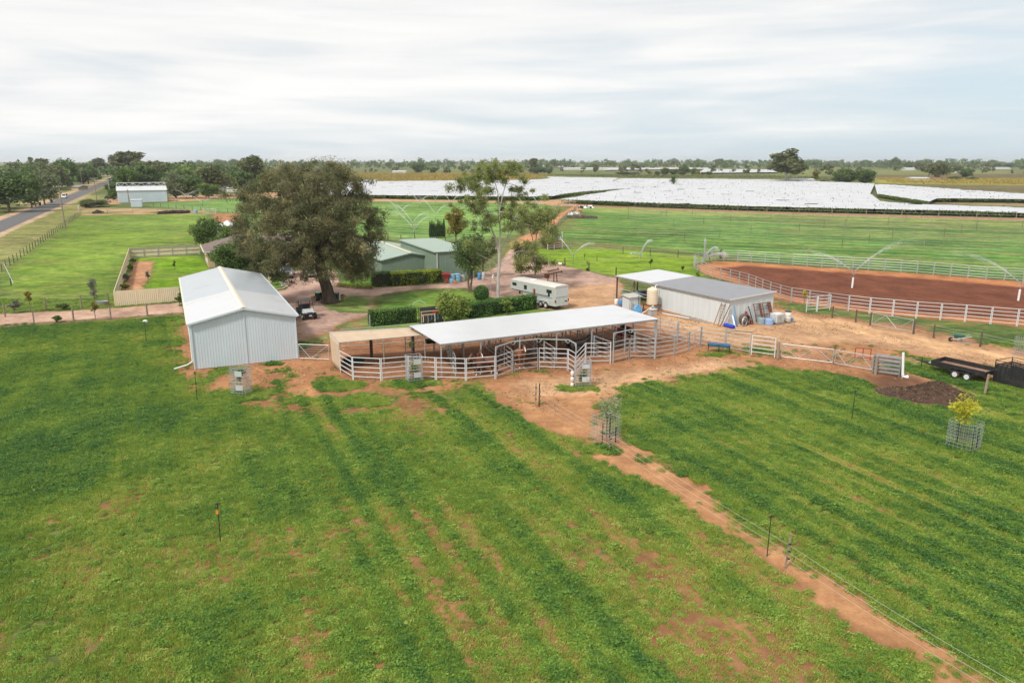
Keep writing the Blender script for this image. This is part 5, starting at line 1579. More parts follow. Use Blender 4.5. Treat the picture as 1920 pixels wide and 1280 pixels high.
mid_tree("garden_tree", "dark round bush in the ringed garden bed by the driveway", (521,534), 521, 506, 532, 14, "dark", 40, 20, 90, (.22,.14), hollow=.1, cat="bush")
mid_tree("garden_tree", "green bush standing beside the carport at the left of the driveway", (505,518), 503, 480, 516, 18, "mid", 41, 20, 90, (.26,.16), hollow=.1, cat="bush")
mid_tree("glossy_bush", "big rounded glossy bush with yellow green new leaves between the two clipped hedges", (850,604), 849, 543, 601, 36, "mango", 42, 60, 90, (.26,.13), hollow=.45, cat="bush", rcl=.26, shell=.6)
mid_tree("small_tree", "small pale green sapling standing against the front of the right hedge", (950,592), 951, 556, 584, 14, "mango", 43, 16, 45, (.22,.1), trunk_r=.04, cat="sapling")

# ---- clipped hedges
def hedge(name, label, a, b, depth, h, leaf, seed, dens=150, sz=(.13,.09), lump=.05, cat="hedge", flowers=None, rough=0.0):
    rng = np.random.default_rng(seed)
    A = G(*a); B = G(*b); A.z = B.z = 0
    Lh = (B-A).length
    o = empty(name, label, cat, loc=A, rz=math.atan2(B.y-A.y, B.x-A.x))
    def skin(n, face):
        u = rng.random((n, 2))
        if face == 0: p = np.stack([u[:,0]*Lh, np.zeros(n), u[:,1]*h], 1); nr = (0,-1,0)
        elif face == 1: p = np.stack([u[:,0]*Lh, np.full(n, depth), u[:,1]*h], 1); nr = (0,1,0)
        elif face == 2: p = np.stack([u[:,0]*Lh, u[:,1]*depth, np.full(n, h)], 1); nr = (0,0,1)
        elif face == 3: p = np.stack([np.zeros(n), u[:,0]*depth, u[:,1]*h], 1); nr = (-1,0,0)
        else: p = np.stack([np.full(n, Lh), u[:,0]*depth, u[:,1]*h], 1); nr = (1,0,0)
        return p, np.tile(np.array(nr, float), (n, 1))
    P = []; Nn = []
    for fc, ar in ((0, Lh*h), (1, Lh*h), (2, Lh*depth), (3, depth*h), (4, depth*h)):
        p, nr = skin(int(ar*dens), fc); P.append(p); Nn.append(nr)
    P = np.concatenate(P); Nn = np.concatenate(Nn)
    # soften the edges and let the surface wander
    cx = np.clip(P[:,2]/h, 0, 1); edge = np.clip((P[:,2]-(h-.25))/.25, 0, 1)
    cy = (P[:,1]-depth/2)/(depth/2)
    P[:,1] -= cy*edge**2*.12*depth*.5
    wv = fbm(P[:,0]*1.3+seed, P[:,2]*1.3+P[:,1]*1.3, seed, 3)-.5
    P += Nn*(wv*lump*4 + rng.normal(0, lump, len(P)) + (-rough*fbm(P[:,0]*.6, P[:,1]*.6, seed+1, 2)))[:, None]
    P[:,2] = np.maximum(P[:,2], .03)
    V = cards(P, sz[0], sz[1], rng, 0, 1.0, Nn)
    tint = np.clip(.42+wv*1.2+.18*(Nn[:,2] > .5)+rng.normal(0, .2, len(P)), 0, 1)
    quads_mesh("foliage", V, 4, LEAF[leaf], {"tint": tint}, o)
    mb = MB(); mb.box(.08, Lh-.08, .08, depth-.08, 0, h-.12)
    mb.build("twigs", surf("hedge_twigs", (.018,.026,.012), .95, 0, .3, 6), o)
    if flowers:
        n = flowers[1]; fp = np.stack([rng.random(n)*Lh, -.06-.05*rng.random(n), .2+rng.random(n)*(h-.3)], 1)
        Vf = cards(fp, .13, .13, rng, 0, 1.0)
        quads_mesh("blossom", Vf, 4, flowers[0], {"tint": rng.random(n)}, o)
    return o
hedge("clipped_hedge", "square clipped dark green hedge left of the tack rail, behind the shade cloth", (696.6,612.5), (782,605), 1.25, 1.5, "hedge", 51, 190)
hedge("clipped_hedge", "longer clipped green hedge in front of the pale gum and gooseneck trailer", (885,597), (1007.5,579.5), 1.4, 1.5, "hedge", 52, 190)
hedge("flowering_bush", "dark rounded bush dotted with red flowers at the left end of the lime hedge", (702,538), (735,536), 1.9, 1.75, "hedge", 53, 210, lump=.10, cat="bush", flowers=(leafy("red_petals", (.5,.03,.06), (.6,.1,.12)), 26), rough=.25)
hedge("lime_hedge", "long lime green hedge in front of the green sheds", (736,537), (831,529), 2.2, 1.65, "lime", 54, 230, lump=.08, rough=.2)
# the little clipped ball
def ball():
    rng = np.random.default_rng(61)
    b = G(902.5, 562); b.z = 0
    o = empty("topiary_ball", "round clipped green ball bush between the hedge and the drive", "bush", loc=b)
    n = 2200
    v = rng.normal(0, 1, (n, 3)); v /= np.linalg.norm(v, axis=1, keepdims=True)
    p = v*np.array([.88,.88,.92])*(1+rng.normal(0,.035,n))[:,None]+np.array([0,0,.80])
    p[:,2] = np.maximum(p[:,2], .02)
    V = cards(p, .13, .09, rng, 0, 1, v)
    quads_mesh("foliage", V, 4, LEAF["hedge"], {"tint": np.clip(.45+.25*v[:,2]*0+rng.normal(0,.22,n),0,1)}, o)
    mb = MB(); mb.lathe([(.3,0),(.75,.4),(.78,.9),(.5,1.4),(.05,1.62)], n=14); mb.build("twigs", MATS["hedge_twigs"], o)
ball()
# row of pencil cypresses
proto = None
for i in range(8):
    px = 807+i*3.7; b = G(px, 447-i*.15)
    if proto is None:
        rng = np.random.default_rng(71); n = 1000
        z = rng.random(n); a = rng.random(n)*6.28; r = .27*np.minimum(1, (z*6)**.7)*np.minimum(1, ((1.02-z)*1.7)**.8)*(.8+.3*rng.random(n))
        p = np.stack([r*np.cos(a), r*np.sin(a), .1+z*3.5], 1)
        cr = quads_mesh("crown", cards(p, .26, .10, rng, -.9, .6), 4, LEAF["cypress"], {"tint": rng.random(n)})
        mb = MB(); mb.tube((0,0,0),(0,0,3.2),.09,.02,6); tk = mb.build("trunk", M_BROWNBARK)
        proto = plant_tree("pencil_cypress", "slim dark cypress in the tight row behind the tall green shed", "cypress", (b.x, b.y), [tk, cr], group="row of slim cypresses behind the green shed")
    else:
        c = copy_tree(proto); c.location = (b.x, b.y, 0); c.scale = (1, 1, .84+.3*((i*37) % 10)/10); c.rotation_euler.z = i

# ---- saplings and shrubs near the left track and in the garden
def shrub(name, label, base, wpx, hpx, leaf, seed, sz=(.16,.08), n_cl=18, per=80, cat="shrub", **kw):
    b = G(*base); f = b.y*_c+H*_s; k = FPX/f
    rng = np.random.default_rng(seed)
    t, c = tree_data(name, hpx/k*1.03, wpx/2/k, kw.pop("lo", .08)*hpx/k, n_cl, per, leaf, sz, rng, trunk_r=kw.pop("tr", .035), hollow=kw.pop("hollow", .1), limb=True, **kw)
    return plant_tree(name, label, cat, (b.x, b.y), [t, c])
shrub("grey_shrub", "bushy grey green shrub by the gravel track at the far left", (28,588), 24, 30, "grey", 81, n_cl=20)
shrub("round_sapling", "round headed sapling on a bare stem beside the left gravel track", (58,586), 17, 44, "autumn", 82, lo=.45)
shrub("small_shrub", "small dark leafed shrub on the near side of the left gravel track", (107,604), 20, 15, "mid", 83)
shrub("sapling", "autumn tinted sapling at the near edge of the left gravel track", (179,597), 19, 36, "autumn", 84, lo=.3)
shrub("thin_conifer", "thin wispy grey sapling rising behind the left gravel track", (179,577), 13, 66, "grey", 85, sz=(.2,.05), lo=.15, n_cl=26, per=60, rcl=.75)
shrub("dark_shrub", "dark low bush in the row behind the left gravel track", (120,582), 24, 15, "dark", 86)
shrub("small_shrub", "leafy shrub growing by the corner of the white shed and cream fence", (337,574), 14, 27, "mid", 87, n_cl=16)
for i, (px, py, w, h_, lf, lb) in enumerate([(249,494,16,12,"dark","dark green shrub at the rear end of the garden bed inside the cream fence"),(244,508,17,13,"mid","green shrub with orange flowers in the cream fenced garden bed"),
      (238,527,20,15,"grey","purple grey lavender bush in the cream fenced garden bed"),(235,545,20,14,"autumn","dark red leaved shrub nearest the front of the cream fenced garden bed"),(278,528,8,26,"grey","thin blue green sapling in the orange earth of the fenced garden"),
      (328,506,6,20,"mid","thin garden sapling on the mown lawn near the rear cream fence")]):
    shrub("garden_shrub" if w > 9 else "garden_sapling", lb, (px, py), w, h_, lf, 90+i, per=80, cat="shrub" if w > 9 else "sapling")
shrub("lawn_sapling", "yellow green sapling on the lawn behind the open bay shed", (1220,505), 8, 22, "mid", 101, lo=.3, tr=.03, cat="sapling")
shrub("lawn_sapling", "tiny sapling on the lawn close to the curved arena fence", (1280,508), 7, 12, "mid", 102, cat="sapling")
shrub("arena_sapling", "olive bush growing against the far arena rail beside the water spray", (1351,489), 11, 24, "olive", 103, lo=.1, cat="sapling")
shrub("arena_sapling", "sapling with yellow top by the white angled arena panels", (1506,586), 14, 46, "yellow", 104, lo=.45, tr=.03, n_cl=9, per=26, cat="sapling")
shrub("small_shrub", "small yellow green bush at the foot of the curved arena fence", (1308,519), 9, 12, "lime", 105)
shrub("small_shrub", "dark weed clump at the foot of the lawn edge post", (1102,508), 6, 6, "dark", 106, per=30)
shrub("small_shrub", "straw coloured round tussock in the right paddock near the far arena rail", (1515,474), 7, 6, "yellow", 107, per=30)
for i, (px, py) in enumerate(((1096,486),(1101,497),(1119,490))):
    shrub("lawn_sapling", ["thin sapling left of the bare lawn stake","thin sapling nearest the drive on the sprinkler lawn","thin sapling in the wet grass right of the y shaped jets"][i], (px, py), 4, 11, "mid", 108+i, n_cl=6, per=20, cat="sapling")

# ---- netted vineyards
M_NET = surf("white_vine_net", (0.47, 0.48, 0.505), 0.8, 0, 0.10, 0.12, (0.41, 0.42, 0.44), 0.15)
M_VTRUNK = surf("vine_wood", (0.05, 0.038, 0.028), .95, 0, .3, 2)
def net_block(label, px, seed, z=1.75, fronts=()):
    P = [G2(p, z) for p in px]
    rng = np.random.default_rng(seed)
    cx = sum(p[0] for p in P)/len(P); cy = sum(p[1] for p in P)/len(P)
    o = empty("vine_net", label, "vine netting", loc=(cx, cy, 0))
    # grid with rows along RV
    ra = [((p[0]-cx)*RV.x+(p[1]-cy)*RV.y, (p[0]-cx)*RU.x+(p[1]-cy)*RU.y) for p in P]
    a0 = min(r[0] for r in ra); a1 = max(r[0] for r in ra); b0 = min(r[1] for r in ra); b1 = max(r[1] for r in ra)
    sa, sb = 4.0, 1.6
    A = np.arange(a0-sa, a1+2*sa, sa); B = np.arange(b0-sb, b1+2*sb, sb)
    AA, BB = np.meshgrid(A, B); sh = AA.shape
    jit = np.zeros(sh[0])
    d = poly_sd(ra, AA.ravel(), BB.ravel()).reshape(sh)
    Z = z + .32*np.cos(BB*2*math.pi/3.2) + .18*(fbm(AA*.12, BB*.5, seed, 3)-.5)*2
    holes = fbm(AA*.22, BB*.9, seed+5, 2)
    inside = d > 0
    any_in = inside[:-1,:-1] | inside[1:,1:] | inside[1:,:-1] | inside[:-1,1:]
    # the outer ring of corners is drawn in onto the outline and hangs down
    oi, oj = np.nonzero(~inside & (d > -6))
    for i, j in zip(oi, oj):
        best = None
        for k in range(len(ra)):
            x0, y0 = ra[k]; x1, y1 = ra[(k+1) % len(ra)]
            ex, ey = x1-x0, y1-y0
            t = min(1, max(0, ((AA[i,j]-x0)*ex+(BB[i,j]-y0)*ey)/max(ex*ex+ey*ey, 1e-9)))
            qx, qy = x0+ex*t, y0+ey*t; dd = (qx-AA[i,j])**2+(qy-BB[i,j])**2
            if best is None or dd < best[0]: best = (dd, qx, qy)
        AA[i,j], BB[i,j] = best[1], best[2]; Z[i,j] = z-.12-.22*rng.random()
    ok = any_in & (holes[:-1,:-1] < .86)
    ii, jj = np.nonzero(ok); nA = len(A)
    idx = (np.arange(sh[0])[:,None]*nA+np.arange(nA)[None,:])
    f = np.stack([idx[ii,jj], idx[ii,jj+1], idx[ii+1,jj+1], idx[ii+1,jj]], 1)
    used, inv = np.unique(f.ravel(), return_inverse=True)
    X = (AA*RV.x+BB*RU.x).ravel()[used]; Y = (AA*RV.y+BB*RU.y).ravel()[used]; ZZ = Z.ravel()[used]
    me = bpy.data.meshes.new("net")
    me.from_pydata(np.stack([X, Y, ZZ], 1).tolist(), [], inv.reshape(-1, 4).tolist())
    me.polygons.foreach_set("use_smooth", [True]*len(me.polygons))
    me.materials.append(M_NET); e = bpy.data.objects.new("net", me); COL.objects.link(e); e.parent = o
    # leaves poking through the net here and there
    n = int(len(ii)*.16)
    pk = rng.integers(0, len(ii), n)
    pa = A[jj[pk]]+rng.random(n)*sa; pb = B[ii[pk]]+rng.random(n)*sb
    c = np.stack([pa*RV.x+pb*RU.x, pa*RV.y+pb*RU.y, np.full(n, z+.22)], 1)
    quads_mesh("vine_tips", cards(c, .55, .28, rng, -.2, .6), 4, LEAF["vine"], {"tint": rng.random(n)}, o)
    for (q0, q1, inset) in fronts:
        vine_row_into(o, q0, q1, (cx, cy), rng, inset)
    return o
def vine_row_into(o, q0, q1, org, rng, inset=0.8):
    a = G(*q0, 0); b = G(*q1, 0); a.z = b.z = 0
    Lr = (b-a).length; d = (b-a)/Lr
    n = int(Lr*34)
    t = rng.random(n)*Lr
    z = .15+1.62*rng.random(n)**.75
    bul = .45*np.sin(np.clip((z-.2)/1.9, 0, 1)*math.pi)+.12
    w = rng.normal(0, 1, n)*bul
    lump = fbm(t*.35, z*.5, 9, 3)
    keep = (z > .75) | (rng.random(n) < .35)
    keep &= lump > .30
    c = np.stack([a.x+d.x*t-d.y*w-org[0], a.y+d.y*t+d.x*w-org[1], z], 1)[keep]
    quads_mesh("vine_row", cards(c, .42, .28, rng, .1, .7), 4, LEAF["vine"], {"tint": np.clip(rng.normal(.45,.25,len(c)),0,1)}, o)
    mb = MB()
    for k in range(int(Lr/3)):
        q = a+d*(k*3+rng.random())-Vector((org[0], org[1], 0))
        mb.tube(q, q+Vector((0,0,1.2)), .06, .04, 5)
    mb.box(0,0.01,0,0.01,0,.01)
    mb.build("vine_stems", M_VTRUNK, o)
NB1 = net_block("broad white vineyard net behind the middle paddock sprinklers", [(600,341.5),(760,340),(985,337.8),(1035,334.8),(1025,331.8),(1160,334),(1147,340),(1228,350.5),(1165,353.5),(1095,358),(1060,362.5),(1040,366),(997,368),(820,366),(600,364)], 201,
    fronts=[((600,372.4),(820,374.6),0),((820,374.6),(997,377),0),((997,377),(1060,370.5),0),((1060,370.5),(1160,360.4),0)])
NB2 = net_block("largest white vineyard net, right of the track, with the palm tree behind", [(1050,373),(1165,354.5),(1232,350.8),(1150,340),(1162,334.5),(1440,336.5),(1640,344),(1632,362),(1652,377),(1720,382.5),(1920,389.5),(2150,398),(2150,404),(1920,397),(1680,391.5),(1440,386.5),(1240,380)], 202,
    fronts=[((1052,382.2),(1240,390),0),((1240,390),(1440,397.4),0),((1440,397.4),(1680,403),0),((1680,403),(1920,409.2),0),((1920,409.2),(2150,417),0),((1152,345.2),(1230,357.2),0)])
NB3 = net_block("narrow white vineyard net furthest right, behind the orange earth gap", [(1640,345),(1680,347),(1920,363),(2200,380),(2200,387),(1920,372.5),(1757,371),(1742,377),(1645,363)], 203,
    fronts=[((1646,371),(1742,387),0),((1757,380),(1920,381.6),0),((1920,381.6),(2200,398),0)])
for k, (lb, px) in enumerate([("pale strip of netting far off, left of the palm tree", [(1130,318.5),(1330,316.5),(1330,314.6),(1150,314.6)]), ("pale netted block far off between the palm and the big gum", [(1310,324),(1460,322.5),(1450,318),(1320,317)]),
        ("thin pale netting on the left of the far packing shed", [(985,313),(1065,313),(1065,310.5),(990,310.3)])]):
    net_block(lb, px, 210+k)
def vine_field(label, px, seed, leaf, gap=3.2, h=1.5, n=9000, sz=(1.1,.5)):
    """an uncovered vineyard far off: its rows of leaves, one mass"""
    P = [G2(p) for p in px]; rng = np.random.default_rng(seed)
    xs = [p[0] for p in P]; ys = [p[1] for p in P]
    x = min(xs)+rng.random(n*4)*(max(xs)-min(xs)); y = min(ys)+rng.random(n*4)*(max(ys)-min(ys))
    r = x*RU.x+y*RU.y; s_ = np.round(r/gap)*gap-r
    x = x+RU.x*s_; y = y+RU.y*s_
    ok = poly_sd(P, x, y) > 0
    x = x[ok][:n]; y = y[ok][:n]; m = len(x)
    c = np.stack([x+rng.normal(0,.2,m), y+rng.normal(0,.2,m), .4+h*rng.random(m)], 1)
    o = quads_mesh("vineyard_rows", cards(c, sz[0], sz[1], rng, .1, .6), 4, LEAF[leaf], {"tint": np.clip(rng.normal(.5,.2,m)+.5*(fbm(x*.01,y*.01,seed,3)-.5),0,1)})
    tag(o, label, "vines", kind="stuff")
M_GOLD = LEAF["gold"] = leafy("gold_vine_leaves", (.21,.165,.045), (.42,.32,.075), (.5,.34,.07), .3)
vine_field("gold brown autumn vineyard behind the left white net", [(640,326),(1000,326),(1035,331.5),(985,338.5),(640,340)], 221, "gold", n=26000)
vine_field("yellow vine rows behind the right hand farm trees", [(1640,336),(2200,339),(2200,351),(1680,345)], 222, "gold", n=14000)
vine_field("green and gold vines behind the big white net", [(1162,334),(1440,336),(1640,343),(1640,336),(1440,331.5),(1000,329)], 223, "olive", n=16000)

# ---- far trees
FT = {}
def far_kind(kind, variants=3):
    """small libraries of distant tree meshes, 10 m tall"""
    out = []
    for v in range(variants):
        rng = np.random.default_rng(hash_kind(kind)+v)
        if kind == "gumfar":
            t, c = tree_data("t", 10, 4.2, 1.7, 38, 76, "olive", (.85,.42), rng, trunk_r=.20, bark=M_GUMBARK, rcl=.30, hollow=.5, lop=.35, squash=.7)
        elif kind == "dark":
            t, c = tree_data("t", 10, 4.6, .2, 46, 80, "dark", (.75,.42), rng, trunk_r=.26, rcl=.34, hollow=.3, lop=.3)
        elif kind == "olive":
            t, c = tree_data("t", 10, 5.0, .4, 46, 80, "olive", (.75,.42), rng, trunk_r=.26, rcl=.33, hollow=.35, lop=.35)
        elif kind == "mid":
            t, c = tree_data("t", 10, 5.2, .4, 46, 80, "mid", (.75,.42), rng, trunk_r=.26, rcl=.33, hollow=.35, lop=.3)
        elif kind == "grey":
            t, c = tree_data("t", 10, 5.4, .4, 48, 80, "grey2", (.7,.36), rng, trunk_r=.26, rcl=.31, hollow=.4, lop=.3)
        elif kind == "autumn":
            t, c = tree_data("t", 10, 4.8, .6, 26, 40, "autumn", (1.0,.6), rng, trunk_r=.26, rcl=.3, hollow=.2, lop=.2)
        elif kind == "ball":
            t, c = tree_data("t", 10, 5.0, .2, 60, 80, "dark", (.7,.4), rng, trunk_r=.26, rcl=.28, hollow=.75, lop=.06, squash=1.0)
        elif kind == "spire":
            t, c = tree_data("t", 10, 1.5, .4, 24, 34, "dark", (.9,.4), rng, trunk_r=.2, rcl=.5, hollow=.2, lop=.1, droop=-.4)
        t.name = "trunk"; c.name = "crown"; t["spare"] = c["spare"] = 1
        out.append((t, c))
    return out
def hash_kind(k): return sum(ord(ch)*(i+3) for i, ch in enumerate(k))*10
LEAF["grey2"] = leafy("dusty_green_leaves", (0.11, 0.145, 0.075), (0.25, 0.285, 0.15), (0.34, 0.36, 0.2), 0.3)
_used = {}
def far_tree(kind, px, base, top, halfw, label, name=None, group=None, cat="tree"):
    if kind not in FT: FT[kind] = far_kind(kind)
    i = _used.get(kind, 0); _used[kind] = i+1
    t, c = FT[kind][i % 3]
    b = G(px, base); f = b.y*_c+H*_s; k = FPX/f
    h = W3(px, top, b.y).z
    r0 = dict(gumfar=4.2, dark=4.6, olive=5.0, mid=5.2, grey=5.4, autumn=4.8, spire=1.5, ball=5.0)[kind]
    o = empty(name or dict(gumfar="gum_tree", spire="tall_conifer").get(kind, "tree"), label, cat, loc=(b.x, b.y, 0), rz=i*2.1, group=group)
    sx = halfw/k/r0
    o.scale = (sx, sx, h/10)
    for p in (t, c):
        if p.parent is None: p.parent = o
        else:
            q = p.copy(); COL.objects.link(q); q.parent = o
    return o
LT = [
 ("dark",18,398,316,44,"large dark tree at the very left edge, nearest the road bend"),
 ("grey",84,385,316,33,"light grey green tree left of the road, right of the large dark edge tree"),
 ("dark",60,390,318,26,"dark narrow tree between the edge tree and the grey green tree left of the road"),
 ("grey",-12,392,296,50,"tall olive tree half out of the picture on the left edge"),
 ("mid",6,372,304,44,"mid green tree behind the large dark edge tree"),
 ("mid",127,350,293,26,"tall dark spreading tree left of the road, behind the white car"),
 ("olive",100,356,305,34,"olive tree behind the light grey green one, left of the road"),
 ("grey",48,352,302,34,"dark tree in the second row left of the road"),
 ("grey",70,348,300,36,"grey tree in the far row left of the road"),
 ("dark",156,345,323,13,"round dark bush beside the road on its left"),
 ("olive",150,342,304,26,"olive tree leaning over the road from the left"),
 ("dark",166,345,310,22,"dark tree at the roadside, right of the leaning olive tree"),
 ("spire",64,338,286,7,"dark spire conifer rising above the left trees"),
 ("gumfar",82,338,292,16,"small gum crown beside the spire conifer above the left trees"),
 ("mid",30,345,303,30,"green tree in the far left row, left of the spire conifer"),
 ("gumfar",186,328,293,18,"gum tree on the left at the far end of the road"),
 ("gumfar",226,328.5,284,18,"tall gum tree just right of the road end"),
 ("gumfar",246,340,277,34,"tallest gum on the left skyline, right of the road end"),
 ("olive",272,345,292,28,"olive gum on the skyline behind the lattice roof shed"),
 ("mid",241,372,304,21,"big green tree standing left of the lattice roof shed"),
 ("dark",215,367,338,17,"dark bush beside the parked dark car"),
 ("mid",213,376,352,10,"small round green shrub at the corner of the lattice roof shed"),
 ("dark",268,358,303,32,"dark tree behind the lattice roof shed"),
 ("olive",296,352,296,36,"broad olive tree behind the right end of the lattice roof shed"),
 ("grey",330,372,318,34,"grey green tree right of the lattice roof shed"),
 ("dark",340,352,300,42,"broad dark green tree on the skyline above the grey tree"),
 ("dark",362,372,322,26,"dark tree in front of the sprinkler jets"),
 ("olive",398,368,302,36,"olive tree above the white walled shed among the trees"),
 ("mid",392,373,336,22,"rounded green bush tree at the edge of the orange track"),
 ("grey",418,352,305,26,"grey tree left of the tall skyline gum"),
 ("gumfar",475,357,285,28,"tall dark gum on the skyline left of the huge spreading tree"),
 ("dark",455,362,316,24,"dark tree at the foot of the tall skyline gum"),
 ("dark",443,352,322,18,"small dark tree beside the white walled shed"),
 ("mid",500,360,318,22,"green tree peeping out left of the huge spreading tree"),
 ("olive",178,388,371,30,"wide low olive bush beside the roadside cabinet"),
 ("olive",162,390,376,14,"small low bush left of the wide olive roadside bush"),
 ("gumfar",1473,344,278,40,"big spreading gum tree standing alone above the right net"),
 ("autumn",1528,341,316,11,"yellow brown small tree right of the big lone gum"),
 ("ball",1582,345.5,315,24,"left one of two dense round dark trees behind the net"),
 ("ball",1622,346,315,19,"right one of two dense round dark trees behind the net"),
 ("olive",1757,338,300,21,"brown crowned tree beside the long white shed on the far right"),
 ("dark",1811,335,313,14,"round dark green tree on the far right vineyards"),
 ("dark",1790,338.5,330,16,"low dark bushes under the round green tree on the far right"),
 ("dark",1824,339,331,11,"low dark shrub right of the round green tree on the far right"),
 ("olive",1546,342,337,10,"low shrubs between the yellow tree and the two dense trees"),
 ("dark",785,326,302,15,"dark tree behind the gold vineyard, left of the tall gum"),
 ("dark",812,326,312,8,"smaller dark tree behind the gold vineyard, nearest the tall gum"),
 ("gumfar",1000,327,293,10,"tall skyline tree right of the tall gum"),
 ("dark",1008,328,309,18,"dark clump tree under the tall skyline tree right of the gum"),
 ("dark",1030,327,314,8,"small dark tree right of the dark clump beyond the left net"),
 ("autumn",1217,329,318,7,"round yellow tree furthest left in the clump behind the palm"),
 ("dark",1246,330,313,10,"dark tree left in the clump behind the palm"),
 ("olive",1232,330,320,7,"small olive tree second in the clump behind the palm"),
 ("dark",1282,329,307,11,"tallest dark tree in the clump behind the palm"),
 ("dark",1263,330,315,9,"dark tree in the middle of the clump behind the palm"),
 ("olive",1278,330.5,319,8,"olive bush in front of the tallest tree in the palm clump"),
 ("mid",1300,329,314,9,"green tree right of the tallest dark tree in the palm clump"),
 ("autumn",1308,329.5,318.5,7,"round gold tree near the right end of the palm clump"),
 ("autumn",1317,329.5,321,5,"small gold tree rightmost but one in the palm clump"),
 ("dark",1328,329.5,321,9,"low dark bush ending the palm clump on the right"),
 ("olive",1178,329,321,26,"long low hedge like shrubs left of the palm clump"),
 ("dark",1677,316,293,12,"tall dark tree on the right skyline"),
 ("dark",1660,316,301,11,"dark tree left of the tall one on the right skyline"),
 ("dark",1702,318,302,10,"dark tree behind the white vineyard house on the right"),
 ("olive",1722,320,303,12,"olive tree right of the white vineyard house"),
 ("dark",1870,317,305,14,"dark tree among the pale sheds furthest right"),
 ("dark",1892,317,304,10,"dark tree at the right edge of the skyline sheds"),
 ("dark",1622,314,299,14,"dark tree clump on the skyline above the two dense trees"),
 ("dark",1530,313,298,12,"dark skyline tree right of the big lone gum"),
 ("olive",1560,313,300,13,"olive skyline tree above the yellow small tree"),
 ("dark",1365,314,298,11,"dark skyline tree left of the big lone gum"),
 ("gumfar",1348,314,296,10,"gum on the skyline between the palm and the big lone gum"),
 ("dark",1310,313,298,13,"dark skyline tree left of the skyline gum"),
 ("dark",1262,309,296,12,"dark skyline trees straight above the palm"),
]
for a in LT: far_tree(*a)
# the palm in the nets
def palm():
    rng = np.random.default_rng(301)
    b = G(1262, 350.5); b.z = 0
    f = b.y*_c+H*_s; k = FPX/f; s = 1
    o = empty("palm_tree", "short palm tree standing up out of the white vineyard net", "palm", loc=b)
    mb = MB(); mb.path([(0,0,0),(0.05,0,2),(0,0,4.4)], [.5,.45,.42], 9); mb.build("trunk", M_BROWNBARK, o)
    V = []
    for i in range(120):
        a = i*2.4; el = 1.1-1.7*rng.random(); Lf = 3.4+.9*rng.random()
        p = np.array([0,0,4.5]); d = np.array([math.cos(a)*math.cos(el), math.sin(a)*math.cos(el), math.sin(el)])
        w = np.array([-math.sin(a), math.cos(a), 0])*.42
        for j in range(4):
            q = p+d*Lf/4
            w2 = w*(1-(j+1)/4.4)
            V.append([p-w*(1-j/4.4), p+w*(1-j/4.4), q+w2, q-w2]); p = q
            d = d+np.array([0,0,-.21]); d /= np.linalg.norm(d)
    V = np.array(V)
    quads_mesh("crown", V, 4, LEAF["dark"], {"tint": rng.random(len(V))*.6}, o)
palm()
# woodland along the horizon: one mass
def woodland(name, label, n, ymin, ymax, xlim, seed, hrange, leaf, dens=34):
    rng = np.random.default_rng(seed)
    cl = []; rr = []
    for i in range(n):
        y = 1/(1/ymax+(1/ymin-1/ymax)*rng.random())
        x = (xlim[0]+(xlim[1]-xlim[0])*rng.random())*y
        if fbm(np.array([x*.0022]), np.array([y*.004]), seed, 2)[0] < .38: continue
        if -52 < x*EU.x+y*EU.y < -26: continue
        h = hrange[0]+(hrange[1]-hrange[0])*rng.random()**1.6
        w = h*(.35+.3*rng.random())
        for q in range(7):
            cl.append((x+rng.normal(0,.5)*w, y+rng.normal(0,.5)*w, h*(.25+.62*rng.random()))); rr.append(w*(.35+.25*rng.random()))
    cen = np.array(cl); rad = np.array(rr)
    p, ci = clump_cloud(cen, rad, dens/7*3, rng, .2, .8)
    p[:,2] = np.maximum(p[:,2], .3)
    V = cards(p, 2.6, 1.7, rng, .1, .7)
    bt = rng.normal(.42,.2,len(cen))
    o = quads_mesh(name, V, 4, LEAF[leaf], {"tint": np.clip(bt[ci]+rng.normal(0,.12,len(ci)),0,1)})
    tag(o, label, "woodland", kind="stuff")
woodland("distant_woodland", "belt of dark trees along the horizon", 1500, 1500, 6000, (-.42,.75), 401, (8,22), "dark")
woodland("distant_woodland", "scattered olive trees far off before the horizon", 170, 900, 2200, (-.30,.75), 402, (5,12), "olive")
woodland("distant_woodland", "trees filling the far left skyline on both sides of the road", 420, 420, 1600, (-.75,-.30), 403, (7,15), "dark")

for o in [o for o in COL.objects if o.get("spare") and o.parent is None]: bpy.data.objects.remove(o)
for o in COL.objects:
    if "spare" in o: del o["spare"]
# ================================================================ VEHICLES, ANIMALS, FARM GEAR
M_SILVER = surf("silver_grey_paint", (0.50,0.53,0.54), .35, .2, .04, 2, (.4,.38,.34), .15)
M_CARW = surf("white_car_paint", (0.74,0.75,0.76), .25, 0, .03, 2)
M_CARD = surf("dark_car_paint", (0.035,0.04,0.048), .25, .2, .05, 2)
M_CARG = surf("grey_car_paint", (0.22,0.23,0.24), .3, .3, .05, 2)
M_RED = surf("red_paint", (0.33,0.035,0.03), .5, 0, .15, 4, (.2,.06,.04), .3)
M_DRED = surf("dull_dark_red_paint", (0.21,0.03,0.035), .6, 0, .2, 4, (.12,.05,.04), .3)
M_CONC = surf("grey_concrete", (0.38,0.37,0.35), .9, 0, .12, 4)
M_POLY = surf("cream_poly_tank", (0.66,0.57,0.42), .5, 0, .04, 2, (.55,.45,.32), .15)
M_YEL = surf("yellow_plastic", (.62,.46,.06), .5)
M_ORG = surf("orange_plastic", (.62,.17,.04), .5)
M_LAMP = surf("clear_lamp_glass", (.8,.8,.78), .1)
M_REDL = surf("red_lamp_glass", (.35,.015,.015), .25)
M_BROWNC = surf("terracotta", (.45,.26,.14), .85)
M_SEAT = surf("black_vinyl", (.025,.025,.027), .6)
